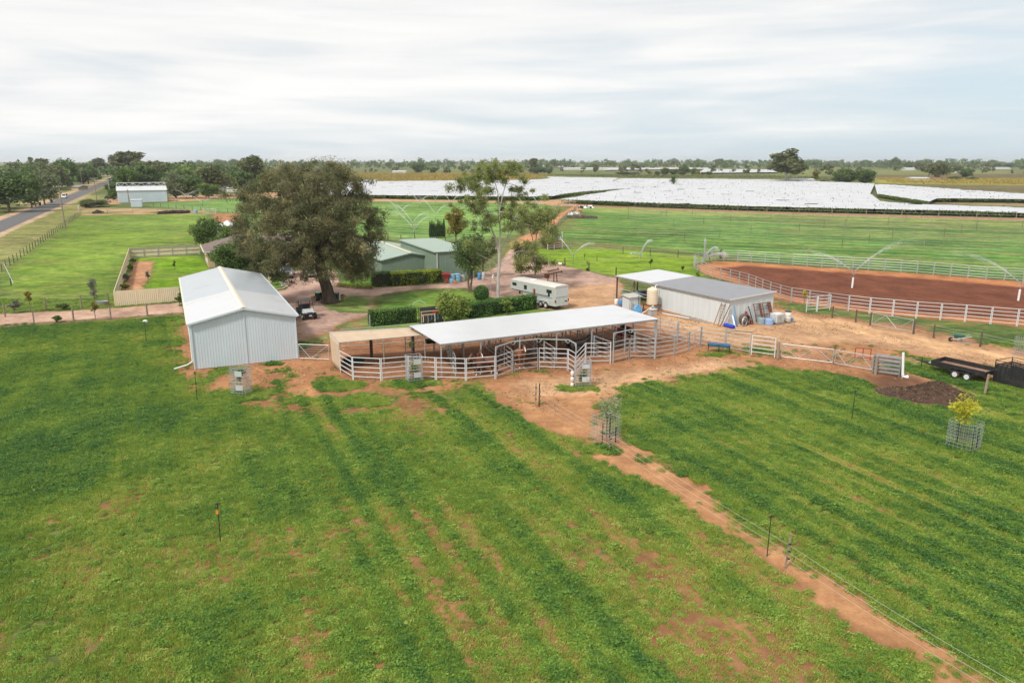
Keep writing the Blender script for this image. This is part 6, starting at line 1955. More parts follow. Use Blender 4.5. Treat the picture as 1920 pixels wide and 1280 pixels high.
M_TIMBER = surf("pale_timber", (.44,.33,.2), .85, 0, .2, 6)

def wheels(root, spots, R0, w, rim, rimr=.6, name="wheel"):
    for (x, y) in spots:
        mb = MB(); mb.wheel((x,y,R0), (0,1,0), R0, w, r_in=R0*.3); t = mb.build(name, M_TYRE, root, smooth=True)
        mb = MB(); mb.wheel((x,y,R0), (0,1,0), R0*rimr, w*1.04); mb.wheel((x,y,R0), (0,1,0), R0*.16, w*1.22, n=10); mb.build("rim", rim, t)

# ---- gooseneck horse float
def gooseneck():
    back = G(1052, 577.5); back.z = 0
    fwd = Vector((-.62,.785,0))
    o = empty("horse_trailer", "old pale grey gooseneck horse trailer with a white roof parked on the drive", "trailer", loc=(4.7+.78, 80.8+.62, 0), rz=math.atan2(fwd.y, fwd.x))
    Lb, Ln, W, z0, z1 = 5.4, 2.4, 2.02, .42, 2.62      # box length, neck length, width, floor, roof
    zn = 1.42
    side = [(0,z0),(Lb,z0),(Lb+.1,zn-.1),(Lb+.3,zn),(Lb+Ln,zn),(Lb+Ln+.12,zn+.5),(Lb+Ln-.1,z1-.12),(0,z1-.1)]
    mb = MB(); n = len(side)
    vs = [(p[0],-W/2,p[1]) for p in side]+[(p[0],W/2,p[1]) for p in side]
    fs = [tuple(range(n)), tuple(reversed(range(n,2*n)))]+[((i+1)%n, i, n+i, n+(i+1)%n) for i in range(n)]
    mb.add(vs, fs); mb.build("body", surf("faded_grey_green_paint", (.44,.465,.44), .45, .05, .06, 1.5, (.36,.33,.28), .2), o, bevel=.04)
    mb = MB(); prof = [(-W/2-.03,z1-.14),(-W/2+.02,z1-.02),(-W/2+.2,z1+.06),(0,z1+.10),(W/2-.2,z1+.06),(W/2-.02,z1-.02),(W/2+.03,z1-.14)]
    vs = []; xs = [-.04, 0, Lb*.5, Lb+Ln-.25, Lb+Ln-.02]; zs = [-.03,0,0,0,-.14]
    for x, dz in zip(xs, zs): vs += [(x,p[0],p[1]+dz) for p in prof]
    k = len(prof); fs = [(i*k+j,(i+1)*k+j,(i+1)*k+j+1,i*k+j+1) for i in range(4) for j in range(k-1)]+[tuple(range(k)), tuple(reversed(range(4*k,5*k)))]
    mb.add(vs, fs); mb.build("roof", surf("chalky_white_roof", (.55,.53,.49), .6, 0, .05, 1.2, (.5,.42,.33), .3), o, smooth=True)
    mb = MB(); mb.box(Lb-.9,Lb-.3,-.32,.3,z1+.06,z1+.2); mb.build("roof_vent", M_WHITE, o, bevel=.04)
    mb = MB(); mb.box(1.2,1.5,-.2,.1,z1+.08,z1+.13); mb.build("roof_hatch", M_CREAM, o)
    def sidebox(name, x0,x1,a,b,m,parent=None,t=.012):
        mb = MB(); mb.box(x0,x1,W/2+.0,W/2+t,a,b); return mb.build(name, m, parent or o)
    def win(x0,x1,a,b):
        f = sidebox("window", x0-.04,x1+.04,a-.04,b+.04,surf("dark_frame",(.06,.06,.06),.4)); sidebox("pane", x0,x1,a,b,M_GLASS,f,.018)
    win(Lb+Ln-1.05, Lb+Ln-.35, 1.92, 2.2); win(Lb-.55, Lb-.1, 1.72, 2.15); win(.55, 1.35, 1.85, 2.15); win(.85,1.1,1.45,1.8)
    sidebox("door_window", Lb-2.1,Lb-1.75,1.25,1.95,M_DRED)
    sidebox("stripe", .9,Lb+Ln-.2,1.38,1.46,surf("dark_stripe",(.03,.03,.035),.4),t=.006); sidebox("stripe", .4,Lb+.1,1.22,1.34,surf("grey_stripe",(.25,.28,.28),.4),t=.006)
    sidebox("trim_strip", .05,1.9,.98,1.03,M_WPAINT,t=.03)
    sidebox("door_seam", Lb-1.62,Lb-1.6,.5,2.3,surf("dark_stripe",(.03,.03,.035),.4),t=.005)
    for yy, nm in ((W/2+.02,"marker_lamp"),):
        mb = MB(); mb.box(.25,.37,W/2,W/2+.05,2.22,2.34); mb.build(nm, M_YEL, o)
    # rear: upper flap and two lower doors, facing the yard
    m = surf("white_grey_door", (.60,.62,.63), .45, 0, .04, 2, (.5,.48,.44), .2)
    mb = MB(); mb.box(-.05,0,-W/2+.06,W/2-.06,1.45,z1-.22); mb.build("tail_flap", m, o)
    for a, b in ((-W/2+.05,-.28),(-.25,.36),(.39,W/2-.05)):
        mb = MB(); mb.box(-.05,0,a,b,z0+.02,1.40); mb.build("rear_door", m, o)
    mb = MB(); mb.box(-.07,-.05,-W/2,W/2,1.405,1.445); mb.build("hinge_bar", M_GALV, o)
    for y in (W/2-.05,-W/2+.05):
        mb = MB(); mb.box(-.09,-.03,y-.07,y+.07,.85,1.15); mb.build("tail_light", M_REDL, o)
    mb = MB(); mb.box(-.09,-.05,-.75,-.45,.85,.97); mb.build("number_plate", M_BLACK, o)
    for x in (1.45, 2.3): wheels(o, [(x,W/2-.02),(x,-W/2+.02)], .36, .22, M_WPAINT)
    mb = MB(); mb.path([(1.0,W/2+.03,.62),(1.1,W/2+.03,.82),(1.85,W/2+.03,.86),(2.65,W/2+.03,.82),(2.75,W/2+.03,.62)], .06, 6); mb.build("mudguard", M_SILVER, o)
    mb = MB(); mb.tube((Lb+Ln-.7,.2,zn),(Lb+Ln-.7,.2,.95),.07); mb.tube((Lb+Ln-.7,.2,1.0),(Lb+Ln-.7,.2,.85),.12); mb.build("coupling", M_BLACK, o)
    mb = MB(); mb.tube((Lb-.1,.7,z0),(Lb-.1,.7,.02),.05); mb.tube((Lb-.1,-.7,z0),(Lb-.1,-.7,.02),.05); mb.build("landing_leg", M_BLACK, o)
gooseneck()

# ---- side by side buggy
def buggy():
    o = empty("farm_buggy", "black and silver side by side farm buggy parked beside the white shed", "buggy", loc=(-21.6, 76.9, 0), rz=R(-58))
    Lw, W = 1.95, 1.25
    wheels(o, [(Lw/2,W/2),(Lw/2,-W/2),(-Lw/2,W/2),(-Lw/2,-W/2)], .33, .26, M_SILVER, .45)
    mb = MB(); mb.box(-1.3,1.15,-.55,.55,.35,.55); mb.box(-.2,.55,-.66,.66,.42,.62); mb.build("chassis", M_BLACK, o, bevel=.03)
    mb = MB(); vs = [(.55,-.6,.6),(.55,.6,.6),(.55,.6,1.08),(.55,-.6,1.08),(1.32,-.45,.62),(1.32,.45,.62),(1.30,.42,.86),(1.30,-.42,.86)]
    mb.add(vs, [(0,1,2,3),(7,6,5,4),(3,2,6,7),(0,3,7,4),(2,1,5,6),(1,0,4,5)]); mb.build("bonnet", M_SILVER, o, bevel=.05)
    for y in (.36,-.36):
        mb = MB(); mb.wheel((1.31,y,.80),(1,0,0),.085,.05,n=12); mb.build("headlight", M_LAMP, o)
        mb = MB(); mb.box(.65,1.28,y*1.5-.12,y*1.5+.12,.70,.80); mb.build("mudguard", M_SILVER, o, bevel=.03)
    mb = MB(); mb.box(1.32,1.34,-.3,.3,.66,.78); mb.build("grille", M_BLACK, o)
    mb = MB(); mb.path([(1.42,-.5,.75),(1.45,-.45,.45),(1.45,.45,.45),(1.42,.5,.75)],.03,6); mb.path([(1.42,-.5,.75),(1.42,.5,.75)],.03,6); mb.build("bull_bar", M_BLACK, o)
    mb = MB(); mb.box(1.46,1.48,-.15,.15,.42,.53); mb.build("number_plate", M_WPAINT, o)
    mb = MB()
    for y in (.6,-.6):
        mb.path([(.62,y,1.05),(.35,y,1.85),(-.55,y,1.88),(-.62,y,.6)],.032,6)
    for x, z in ((.35,1.85),(-.55,1.88)): mb.path([(x,-.6,z),(x,.6,z)],.03,6)
    mb.build("roll_cage", M_BLACK, o)
    mb = MB(); mb.slab([(-.72,-.68,1.90),(.48,-.68,1.90),(.48,.68,1.90),(-.72,.68,1.90)],.05); mb.build("roof", surf("grey_black_roof",(.07,.075,.08),.55), o, bevel=.02)
    mb = MB(); mb.box(-.55,.05,-.55,.55,.62,.80); mb.build("seat", M_SEAT, o, bevel=.05)
    mb = MB(); mb.box(-.66,-.5,-.55,.55,.80,1.35); mb.build("backrest", M_SEAT, o, bevel=.05)
    mb = MB(); mb.path([(.55,.3,.98),(.3,.3,1.15)],.025,6); mb.wheel((.28,.3,1.16),(.8,0,.6),.17,.04,r_in=.13,n=14); mb.build("steering_wheel", M_BLACK, o)
    mb = MB(); mb.box(-1.5,-.72,-.66,.66,.62,.68); mb.box(-1.5,-.72,.62,.66,.68,.95); mb.box(-1.5,-.72,-.66,-.62,.68,.95); mb.box(-1.5,-1.46,-.62,.62,.68,.95); mb.build("tray", M_BLACK, o)
    mb = MB(); mb.path([(-.62,-.6,1.6),(-.85,-.62,1.55),(-1.0,-.62,1.62)],.05,6); mb.build("spray_boom", M_BLACK, o)
buggy()

def car(name, label, loc, rz, paint, L0=4.5, W=1.85, Ht=1.6, ute=False):
    o = empty(name, label, "car", loc=loc, rz=rz)
    low = [(-L0/2,.35),(-L0/2+.05,.9),(-L0/2+.15,.98),(L0*.22,1.0),(L0*.44,.88),(L0/2,.7),(L0/2,.35)]
    def ext(poly, w, nm, m, par, top_in=0.0, bev=.06):
        mb = MB(); n = len(poly); zmax = max(p[1] for p in poly)
        vs = [(p[0],-w/2+(top_in if p[1]>1.2 else 0),p[1]) for p in poly]+[(p[0],w/2-(top_in if p[1]>1.2 else 0),p[1]) for p in poly]
        mb.add(vs, [tuple(range(n)), tuple(reversed(range(n,2*n)))]+[((i+1)%n,i,n+i,n+(i+1)%n) for i in range(n)])
        return mb.build(nm, m, par, bevel=bev)
    ext(low, W, "body", paint, o)
    xr = -L0*.05 if ute else -L0*.46
    cab = [(xr,.97),(xr+.25,Ht),(L0*.10,Ht),(L0*.27,.99)]
    ext(cab, W-.14, "cabin", paint, o, .14)
    for s in (1,-1):
        mb = MB(); y = s*(W/2-.068)
        mb.add([(xr+.25,y,1.05),(L0*.20,y,1.05),(L0*.095,y-s*.1,Ht-.12),(xr+.33,y-s*.1,Ht-.12)], [(0,1,2,3) if s<0 else (3,2,1,0)]); mb.build("side_window", M_GLASS, o)
        mb = MB(); mb.box(L0/2-.12,L0/2+.01,s*.72-.17,s*.72+.17,.68,.82); mb.build("headlight", M_LAMP, o)
        mb = MB(); mb.box(-L0/2-.01,-L0/2+.08,s*.8-.1,s*.8+.1,.7,.95); mb.build("tail_light", M_REDL, o)
    mb = MB(); mb.add([(L0*.275,-.72,1.02),(L0*.275,.72,1.02),(L0*.115,.62,Ht-.06),(L0*.115,-.62,Ht-.06)],[(0,1,2,3)]); mb.build("windscreen", M_GLASS, o)
    if ute:
        mb = MB(); mb.box(-L0/2+.1,xr-.05,-W/2+.1,W/2-.1,.985,1.0); mb.build("tray_cover", M_BLACK, o)
    wheels(o, [(L0*.31,W/2-.1),(L0*.31,-W/2+.1),(-L0*.3,W/2-.1),(-L0*.3,-W/2+.1)], .34, .22, M_SILVER, .62)
    return o
g = G(135.5, 371.5); p_ = uvp(-39.9, g.x*EV.x+g.y*EV.y)
car("car", "white utility car driving along the country road", (p_[0], p_[1], .06), ANG_V+math.pi, M_CARW, 4.9, 1.85, 1.75, True)
g = G(208, 374); car("car", "dark car parked left of the lattice roof shed", (g.x, g.y, 0), R(10), M_CARD, 4.6, 1.85, 1.6)
g = G(549, 518); car("car", "grey car parked under the house carport, on the left", (g.x-.8, g.y, 0), R(-78), M_CARG, 4.7, 1.9, 1.75)
g = G(592, 517); car("car", "silver car parked under the house carport, on the right", (g.x-.6, g.y+.3, 0), R(-72), M_SILVER, 4.7, 1.9, 1.7)

# ---- flat tandem trailer
def flat_trailer():
    fwd = Vector((-.54,.84,0))
    c = Vector((34.5,54.95,0))
    o = empty("flat_trailer", "black flat tandem axle trailer with low sides and white wheels by the stock crate", "trailer", loc=c, rz=math.atan2(fwd.y, fwd.x))
    Lh, W = 1.95, 1.0
    mb = MB(); mb.box(-Lh,Lh,-W+.04,W-.04,.60,.64); mb.build("floor", surf("rusty_brown_deck",(.26,.15,.10),.8,0,.25,2,(.14,.08,.06),.4), o)
    for nm, a in (("side_board",(-Lh,Lh,-W,-W+.035,.58,.93)),("side_board",(-Lh,Lh,W-.035,W,.58,.93)),("headboard",(Lh,Lh+.035,-W,W,.58,.93)),("tailboard",(-Lh-.035,-Lh,-W,W,.58,.93))):
        mb = MB(); mb.box(*a); mb.build(nm, M_BLACK, o)
    mb = MB()
    for y in (-W+.02,W-.02): mb.bar((-Lh,y,.955),(Lh,y,.955),.045)
    mb.bar((Lh+.02,-W,.955),(Lh+.02,W,.955),.045); mb.build("top_rail", M_BLACK, o)
    mb = MB(); mb.bar((-Lh,-.55,.5),(Lh,-.55,.5),.08,.1); mb.bar((-Lh,.55,.5),(Lh,.55,.5),.08,.1); mb.build("chassis", M_BLACK, o)
    mb = MB(); mb.bar((Lh,-.6,.5),(Lh+1.35,0,.48),.07,.09); mb.bar((Lh,.6,.5),(Lh+1.35,0,.48),.07,.09); mb.bar((Lh+1.2,0,.5),(Lh+1.75,0,.5),.07,.09); mb.build("drawbar", M_BLACK, o)
    mb = MB(); mb.tube((Lh+1.2,.1,.05),(Lh+1.2,.1,.8),.03); mb.wheel((Lh+1.2,.1,.1),(0,1,0),.1,.05,n=10); mb.build("jockey_wheel", M_BLACK, o)
    mb = MB(); mb.box(Lh+.15,Lh+.55,-.35,.35,.52,.62); mb.build("tool_tray", M_GALV, o)
    wheels(o, [(.02,W+.13),(-.84,W+.13),(.02,-W-.13),(-.84,-W-.13)], .33, .2, M_WPAINT, .66)
    for s in (1,-1):
        mb = MB(); y = s*(W+.13)
        pts = [(.48,.45),(.40,.74),(-.38,.80),(-1.2,.74),(-1.3,.45)]
        for p, q in zip(pts[:-1], pts[1:]): mb.bar((p[0],y,p[1]),(q[0],y,q[1]),.25,.025)
        mb.build("mudguard", M_BLACK, o)
        mb = MB(); mb.box(-Lh-.04,-Lh+.02,s*.8-.12,s*.8+.12,.48,.57); mb.build("tail_light", M_REDL, o)
flat_trailer()
def stock_crate():
    d = Vector((.42,-.907,0)).normalized()
    o = empty("stock_crate", "black slatted stock crate cut off by the right edge of the picture", "crate", loc=(35.75, 53.3, 0), rz=math.atan2(d.y, d.x))
    Lc, W, z0, z1 = 3.9, 2.0, .12, 1.42
    for y, nm in ((0,"side_panel"),(W,"side_panel")):
        mb = MB()
        for i in range(9):
            z = z0+.08+i*(z1-z0-.1)/8.4; mb.bar((0,y,z),(Lc,y,z),.03,.115)
        mb.build(nm, M_BLACK, o)
        mb = MB()
        for x in (0,Lc*.33,Lc*.66,Lc): mb.bar((x,y+(.03 if y == 0 else -.03),z0),(x,y+(.03 if y == 0 else -.03),z1+.32),.05)
        mb.bar((0,y,z1+.30),(Lc,y,z1+.30),.035); mb.bar((0,y,z1+.1),(Lc,y,z1+.1),.03); mb.build("frame", M_BLACK, o)
    for x, nm in ((0,"end_gate"),(Lc,"end_gate")):
        mb = MB()
        for i in range(9):
            z = z0+.08+i*(z1-z0-.1)/8.4; mb.bar((x,.04,z),(x,W-.04,z),.03,.115)
        mb.bar((x,0,z1+.30),(x,W,z1+.30),.035); mb.build(nm, M_BLACK, o)
    mb = MB()
    for x in (Lc*.3,Lc*.62): mb.bar((x,0,z1+.1),(x,W,z1+.1),.04)
    mb.bar((0,W*.5,z1+.06),(Lc,W*.5,z1+.06),.03); mb.build("cross_bars", M_BLACK, o)
    mb = MB(); mb.box(0,Lc,.02,W-.02,z0-.06,z0); mb.build("floor", M_DPOST, o)
    mb = MB(); mb.box(.1,Lc-.1,.1,.25,0,z0-.06); mb.box(.1,Lc-.1,W-.25,W-.1,0,z0-.06); mb.build("skids", M_DPOST, o)
stock_crate()

# ---- animals
def skin_body(name, V, E, Rr, mat, parent, sub=2, root=0):
    me = bpy.data.meshes.new(name); me.from_pydata(V, E, [])
    o = bpy.data.objects.new(name, me); COL.objects.link(o); o.parent = parent
    sk = o.modifiers.new("skin", 'SKIN')
    for i, r in enumerate(Rr):
        sv = me.skin_vertices[0].data[i]; sv.radius = r if isinstance(r, tuple) else (r, r)
        sv.use_root = (i == root)
    sk.use_smooth_shade = True
    ss = o.modifiers.new("sub", 'SUBSURF'); ss.levels = sub; ss.render_levels = sub
    me.materials.append(mat)
    return o
def coat(name, body, legs, zleg=.55, white_feet=False):
    """a horse's coat: body colour, dark points below the knee"""
    if name in MATS: return MATS[name]
    m = bpy.data.materials.new(name); MATS[name] = m
    nt, b = nodes_of(m); N = nt.nodes.new; L = nt.links.new
    tc = N("ShaderNodeTexCoord"); sp = N("ShaderNodeSeparateXYZ"); L(tc.outputs["Object"], sp.inputs[0])
    cr = N("ShaderNodeValToRGB"); e = cr.color_ramp.elements
    e[0].position = 0; e[0].color = (*((.6,.56,.5) if white_feet else legs),1)
    e[1].position = .30; e[1].color = (*legs,1)
    if white_feet: k = e.new(.10); k.color = (.6,.56,.5,1); k = e.new(.14); k.color = (*legs,1)
    k = e.new(.44); k.color = (*body,1)
    mr = N("ShaderNodeMapRange"); mr.inputs["From Max"].default_value = zleg/.3; L(sp.outputs[2], mr.inputs["Value"])
    L(mr.outputs[0], cr.inputs[0]); L(cr.outputs[0], b.inputs["Base Color"]); b.inputs["Roughness"].default_value = .5
    return m
def horse(label, px, rz, mat, hair, head=0.0, blaze=False, mask=False, turn=0.0, stride=0.0, sc=1.0, low=0.0):
    g = G(*px); g.z = 0
    o = empty("horse", label, "horse", loc=g, rz=rz); o.scale = (sc,)*3
    ct, st = math.cos(turn), math.sin(turn)
    def hd(x, y, z):  # neck and head turn about the withers
        x0 = .62
        return (x0+(x-x0)*ct-y*st, (x-x0)*st+y*ct, z-low*(x-x0))
    V = [(-.55,0,1.22),(-.15,0,1.18),(.25,0,1.16),(.55,0,1.25),hd(.78,0,1.5),hd(1.02,0,1.78),hd(1.17,0,1.97),hd(1.36,0,1.80),hd(1.58,0,1.58),(-.78,0,1.28)]
    E = [(9,0),(0,1),(1,2),(2,3),(3,4),(4,5),(5,6),(6,7),(7,8)]
    Rr = [(.30,.30),(.30,.31),(.29,.32),(.24,.30),(.13,.21),(.09,.155),(.085,.11),(.08,.115),(.06,.07),(.17,.2)]
    def leg(att, pts, rs):
        p = att
        for q, r in zip(pts, rs):
            V.append(q); Rr.append((r, r)); E.append((p, len(V)-1)); p = len(V)-1
    for s, ph in ((1,stride),(-1,-stride)):
        leg(3, [(.5,s*.19,.95),(.5+ph*.10,s*.18,.58),(.5+ph*.16,s*.17,.30),(.5+ph*.22,s*.17,.12),(.55+ph*.24,s*.17,.04)], [.13,.066,.046,.05,.062])
        leg(0, [(-.62,s*.19,.92),(-.52-ph*.05,s*.19,.74),(-.80-ph*.18,s*.17,.50),(-.78-ph*.20,s*.17,.2),(-.74-ph*.22,s*.17,.04)], [.19,.115,.066,.046,.062])
    b = skin_body("body", V, E, Rr, mat, o)
    mb = MB()
    pts = [hd(1.16,0,2.06),hd(1.0,0,1.96),hd(.82,0,1.74),(.6,0,1.52)]
    mb.path([(p[0]-.05,p[1]+.03,p[2]-.02) for p in pts], [.04,.075,.08,.03], 6)
    mb.build("mane", hair, o, smooth=True)
    mb = MB(); mb.path([(-.9,0,1.36),(-1.02,0,1.2),(-1.03,0,.85),(-1.0,0,.5)], [.045,.08,.09,.03], 7); mb.build("tail", hair, o, smooth=True)
    for s in (1,-1):
        mb = MB(); e = hd(1.17,s*.07,2.05); t = hd(1.18,s*.09,2.2); mb.path([e,t],[.04,.008],6); mb.build("ear", mat, o, smooth=True)
    if blaze:
        a = hd(1.30,0,1.965); c = hd(1.63,0,1.66)
        mb = MB(); mb.path([a,hd(1.42,0,1.86),c],[.02,.032,.03],6); mb.build("blaze", surf("white_blaze",(.7,.67,.62),.6), o, smooth=True)
    if mask:
        mb = MB(); mb.path([hd(1.14,0,1.99),hd(1.27,0,1.89),hd(1.42,0,1.74)],[.135,.135,.115],10); mb.build("fly_mask", surf("purple_mesh",(.16,.13,.30),.8), o, smooth=True)
    return o
BAY = coat("bay_coat", (.115,.042,.022), (.014,.012,.011), .55)
BAYW = coat("bay_coat_white_socks", (.12,.045,.024), (.02,.015,.012), .55, True)
CHEST = coat("chestnut_coat", (.24,.095,.04), (.16,.065,.03), .4, True)
DARKC = coat("near_black_coat", (.018,.015,.014), (.012,.011,.011), .5)
DBAY = coat("dark_brown_coat", (.05,.022,.014), (.014,.012,.011), .55)
M_MANE = surf("black_hair", (.012,.011,.011), .7, 0, .3, 12)
M_MANEC = surf("chestnut_hair", (.2,.085,.04), .7, 0, .3, 12)
horse("brown bay horse walking along the rails of the pen, head turned to us", (909,703), R(196), BAYW, M_MANE, stride=.9, turn=.55, low=.35)
horse("bay horse with a white blaze standing behind the walking horse", (889,697), R(-62), BAY, M_MANE, blaze=True, low=.15)
horse("chestnut horse with a pale blaze behind the second gate", (975,688), R(-75), CHEST, M_MANEC, blaze=True)
horse("black horse wearing a purple fly mask under the white roof", (1084,668), R(20), DARKC, M_MANE, mask=True, turn=-.25, low=.45)
horse("dark brown horse standing at the far right end under the roof", (1174,640), R(118), DBAY, M_MANE)
def dog():
    g = G(1052, 498.2); g.z = 0
    o = empty("dog", "black and white dog on the lawn beside a dark post", "dog", loc=g, rz=R(168))
    V = [(-.42,0,.30),(-.1,0,.30),(.22,0,.33),(.42,0,.42),(.56,0,.48),(.72,0,.43)]
    E = [(0,1),(1,2),(2,3),(3,4),(4,5)]; Rr = [(.13,.14),(.15,.17),(.14,.17),(.09,.1),(.09,.09),(.045,.045)]
    def leg(a, pts):
        p = a
        for q, r in pts:
            V.append(q); Rr.append((r,r)); E.append((p,len(V)-1)); p = len(V)-1
    for s in (1,-1):
        leg(2, [((.26,s*.10,.2),.055),((.30,s*.10,.04),.04)])
        leg(0, [((-.36,s*.11,.2),.07),((-.5,s*.11,.12),.04),((-.42,s*.11,.03),.04)])
    m = bpy.data.materials.new("black_white_coat"); nt, b = nodes_of(m); N = nt.nodes.new; L = nt.links.new
    tc = N("ShaderNodeTexCoord"); sp = N("ShaderNodeSeparateXYZ"); L(tc.outputs["Object"], sp.inputs[0])
    cr = N("ShaderNodeValToRGB"); cr.color_ramp.interpolation = 'CONSTANT'; e = cr.color_ramp.elements
    e[0].color = (.02,.018,.02,1); e[1].position = .32; e[1].color = (.7,.68,.65,1); k = e.new(.74); k.color = (.02,.018,.02,1); k = e.new(.80); k.color = (.7,.68,.65,1); k = e.new(.85); k.color = (.02,.018,.02,1)
    mr = N("ShaderNodeMapRange"); mr.inputs["From Min"].default_value = -.6; mr.inputs["From Max"].default_value = .8; L(sp.outputs[0], mr.inputs["Value"]); L(mr.outputs[0], cr.inputs[0]); L(cr.outputs[0], b.inputs["Base Color"])
    skin_body("body", V, E, Rr, m, o)
    mb = MB(); mb.path([(-.52,0,.36),(-.7,0,.3),(-.86,0,.18)],[.04,.05,.02],6); mb.build("tail", M_MANE, o, smooth=True)
    for s in (1,-1):
        mb = MB(); mb.path([(.55,s*.06,.55),(.54,s*.1,.62)],[.04,.01],5); mb.build("ear", M_MANE, o)
dog()

# ---- tanks, drums, bins and clutter
def drum(name, label, p, r, h, m, band=None, lid=None, group=None, loc=None, tilt=0, rz=0, cat="drum"):
    g = loc or G(*p); g = Vector(g); 
    if not loc: g.z = 0
    o = empty(name, label, cat, loc=g, rz=rz, group=group)
    mb = MB(); mb.lathe([(r*.93,0),(r,.03),(r,h*.32),(r*1.03,h*.34),(r,h*.36),(r,h*.64),(r*1.03,h*.66),(r,h*.68),(r,h-.03),(r*.93,h)], n=18)
    e = mb.build("barrel", m, o, smooth=True)
    if tilt: e.rotation_euler = (tilt,0,0); e.location = (0,0,r)
    if lid:
        mb = MB(); mb.lathe([(r*1.04,h-.02),(r*1.04,h+.05),(r*.8,h+.08)], n=18); k = mb.build("lid", lid, o, smooth=True)
        if tilt: k.rotation_euler = (tilt,0,0); k.location = (0,0,r)
    return o
def wheelie(label, p, body, lid, rz=0.0, s=1.0, group=None):
    g = G(*p); g.z = 0
    o = empty("wheelie_bin", label, "bin", loc=g, rz=rz, group=group); o.scale = (s,)*3
    mb = MB(); vs = [(-.22,-.25,.08),(.22,-.25,.08),(.22,.25,.08),(-.22,.25,.08),(-.29,-.34,.98),(.29,-.34,.98),(.29,.32,.98),(-.29,.32,.98)]
    mb.add(vs, [(0,3,2,1),(4,5,6,7),(0,1,5,4),(1,2,6,5),(2,3,7,6),(3,0,4,7)]); mb.build("body", body, o, bevel=.02)
    mb = MB(); mb.slab([(-.31,-.38,1.03),(.31,-.38,1.03),(.31,.38,1.08),(-.31,.38,1.08)],.06); mb.build("lid", lid, o, bevel=.02)
    for s_ in (1,-1):
        mb = MB(); mb.wheel((s_*.24,.3,.1),(1,0,0),.1,.05,n=12); mb.build("wheel", M_TYRE, o)
    return o
M_BIN = surf("dark_green_bin", (.018,.035,.025), .5)
wheelie("dark bin with a pale green lid left of the thick tree trunk", (597,564), M_BIN, surf("pale_green_lid",(.25,.45,.30),.5))
wheelie("dark bin with a yellow lid tucked against the thick tree trunk", (607,563), M_BIN, M_YEL)
wheelie("dark bin with a purple black lid on the right of the thick tree trunk", (631,566), M_BIN, surf("purple_lid",(.05,.035,.075),.5))
for lb, p in (("dark wheelie bin on the road verge, nearest to us", (75,386)),("dark wheelie bin on the road verge, second from us", (97,380.5)),("dark wheelie bin on the verge just beside the white car", (124.5,369)),("dark wheelie bin on the right verge far up the road", (199,353))):
    wheelie(lb, p, M_BIN, M_BIN, 1.0, 1.25)
def planter(label, p):
    g = G(*p); g.z = 0
    o = empty("flower_pot", label, "pot", loc=g)
    mb = MB(); mb.lathe([(.22,0),(.24,.05),(.1,.14),(.1,.26),(.34,.36),(.40,.50),(.36,.50)], n=18); mb.build("pot", M_BROWNC, o, smooth=True)
    c = TR.normal(0,.13,(60,3))*np.array([1,1,.5])+np.array([0,0,.55]); quads_mesh("plant", cards(c,.16,.08,TR), 4, LEAF["mid"], {"tint": TR.random(60)}, o)
planter("terracotta footed flower pot left of the green lidded bin", (588,565.5)); planter("terracotta footed flower pot right of the white bucket by the trunk", (642.5,562))
drum("bucket", "white bucket standing right of the thick tree trunk", (635.5,563), .2, .5, M_WHITE, cat="bucket")
drum("bucket", "white bucket on the ground left of the open bay post", (1155.5,570.5), .22, .6, M_WHITE, cat="bucket")
drum("plastic_drum", "blue plastic drum at the foot of the open bay post", (1164,573), .26, .72, M_BLUE)
drum("plastic_drum", "pale blue drum left of a pair against the tall green shed", (847.5,530), .44, 1.1, M_LBLUE, lid=M_LBLUE)
drum("plastic_drum", "pale blue drum right of a pair against the tall green shed", (857.5,529), .44, 1.1, M_LBLUE, lid=M_LBLUE)
drum("concrete_tub", "grey white tub right of the pale blue drums by the green shed", (866,527.5), .42, .85, M_CONC, cat="tub")
drum("orange_tin", "small orange tin in front of the pale blue drums", (853.5,531), .2, .35, M_ORG, cat="tin")
drum("gas_bottle", "tall silver gas bottle beside the end of the tall green shed", (906.5,525), .22, 1.1, M_SILVER, cat="gas bottle")
drum("plastic_drum", "dark blue drum left of the silver gas bottle behind the dark tree", (899,524), .27, .9, M_BLUE)
drum("white_can", "small white can hung at the end of the gear by the green shed", (924.5,522), .15, .55, M_WHITE, cat="can")
o = empty("chaff_cutter", "dark red hopper machine at the right end of the lime hedge", "machine", loc=(lambda g: (g.x, g.y, 0))(G(837,530.5)))
mb = MB(); mb.add([(-.62,-.5,1.25),(.62,-.5,1.25),(.62,.5,1.25),(-.62,.5,1.25),(-.2,-.2,.6),(.2,-.2,.6),(.2,.2,.6),(-.2,.2,.6)],[(0,4,5,1),(1,5,6,2),(2,6,7,3),(3,7,4,0),(4,7,6,5)]); mb.build("hopper", M_RED, o)
mb = MB(); mb.box(-.64,.64,-.52,-.46,1.2,1.3); mb.box(-.64,.64,.46,.52,1.2,1.3); mb.build("rim", M_RED, o)
for x in (-.35,.35):
    mb = MB(); mb.bar((x,-.35,0),(x*.6,-.2,.8),.06); mb.build("leg", M_DRED, o); mb = MB(); mb.bar((x,.35,0),(x*.6,.2,.8),.06); mb.build("leg", M_DRED, o)
mb = MB(); mb.bar((-.4,-.36,.1),(.4,-.36,.1),.06); mb.wheel((0,-.3,.4),(0,1,0),.2,.08,n=12); mb.build("drive_wheel", M_DRED, o)
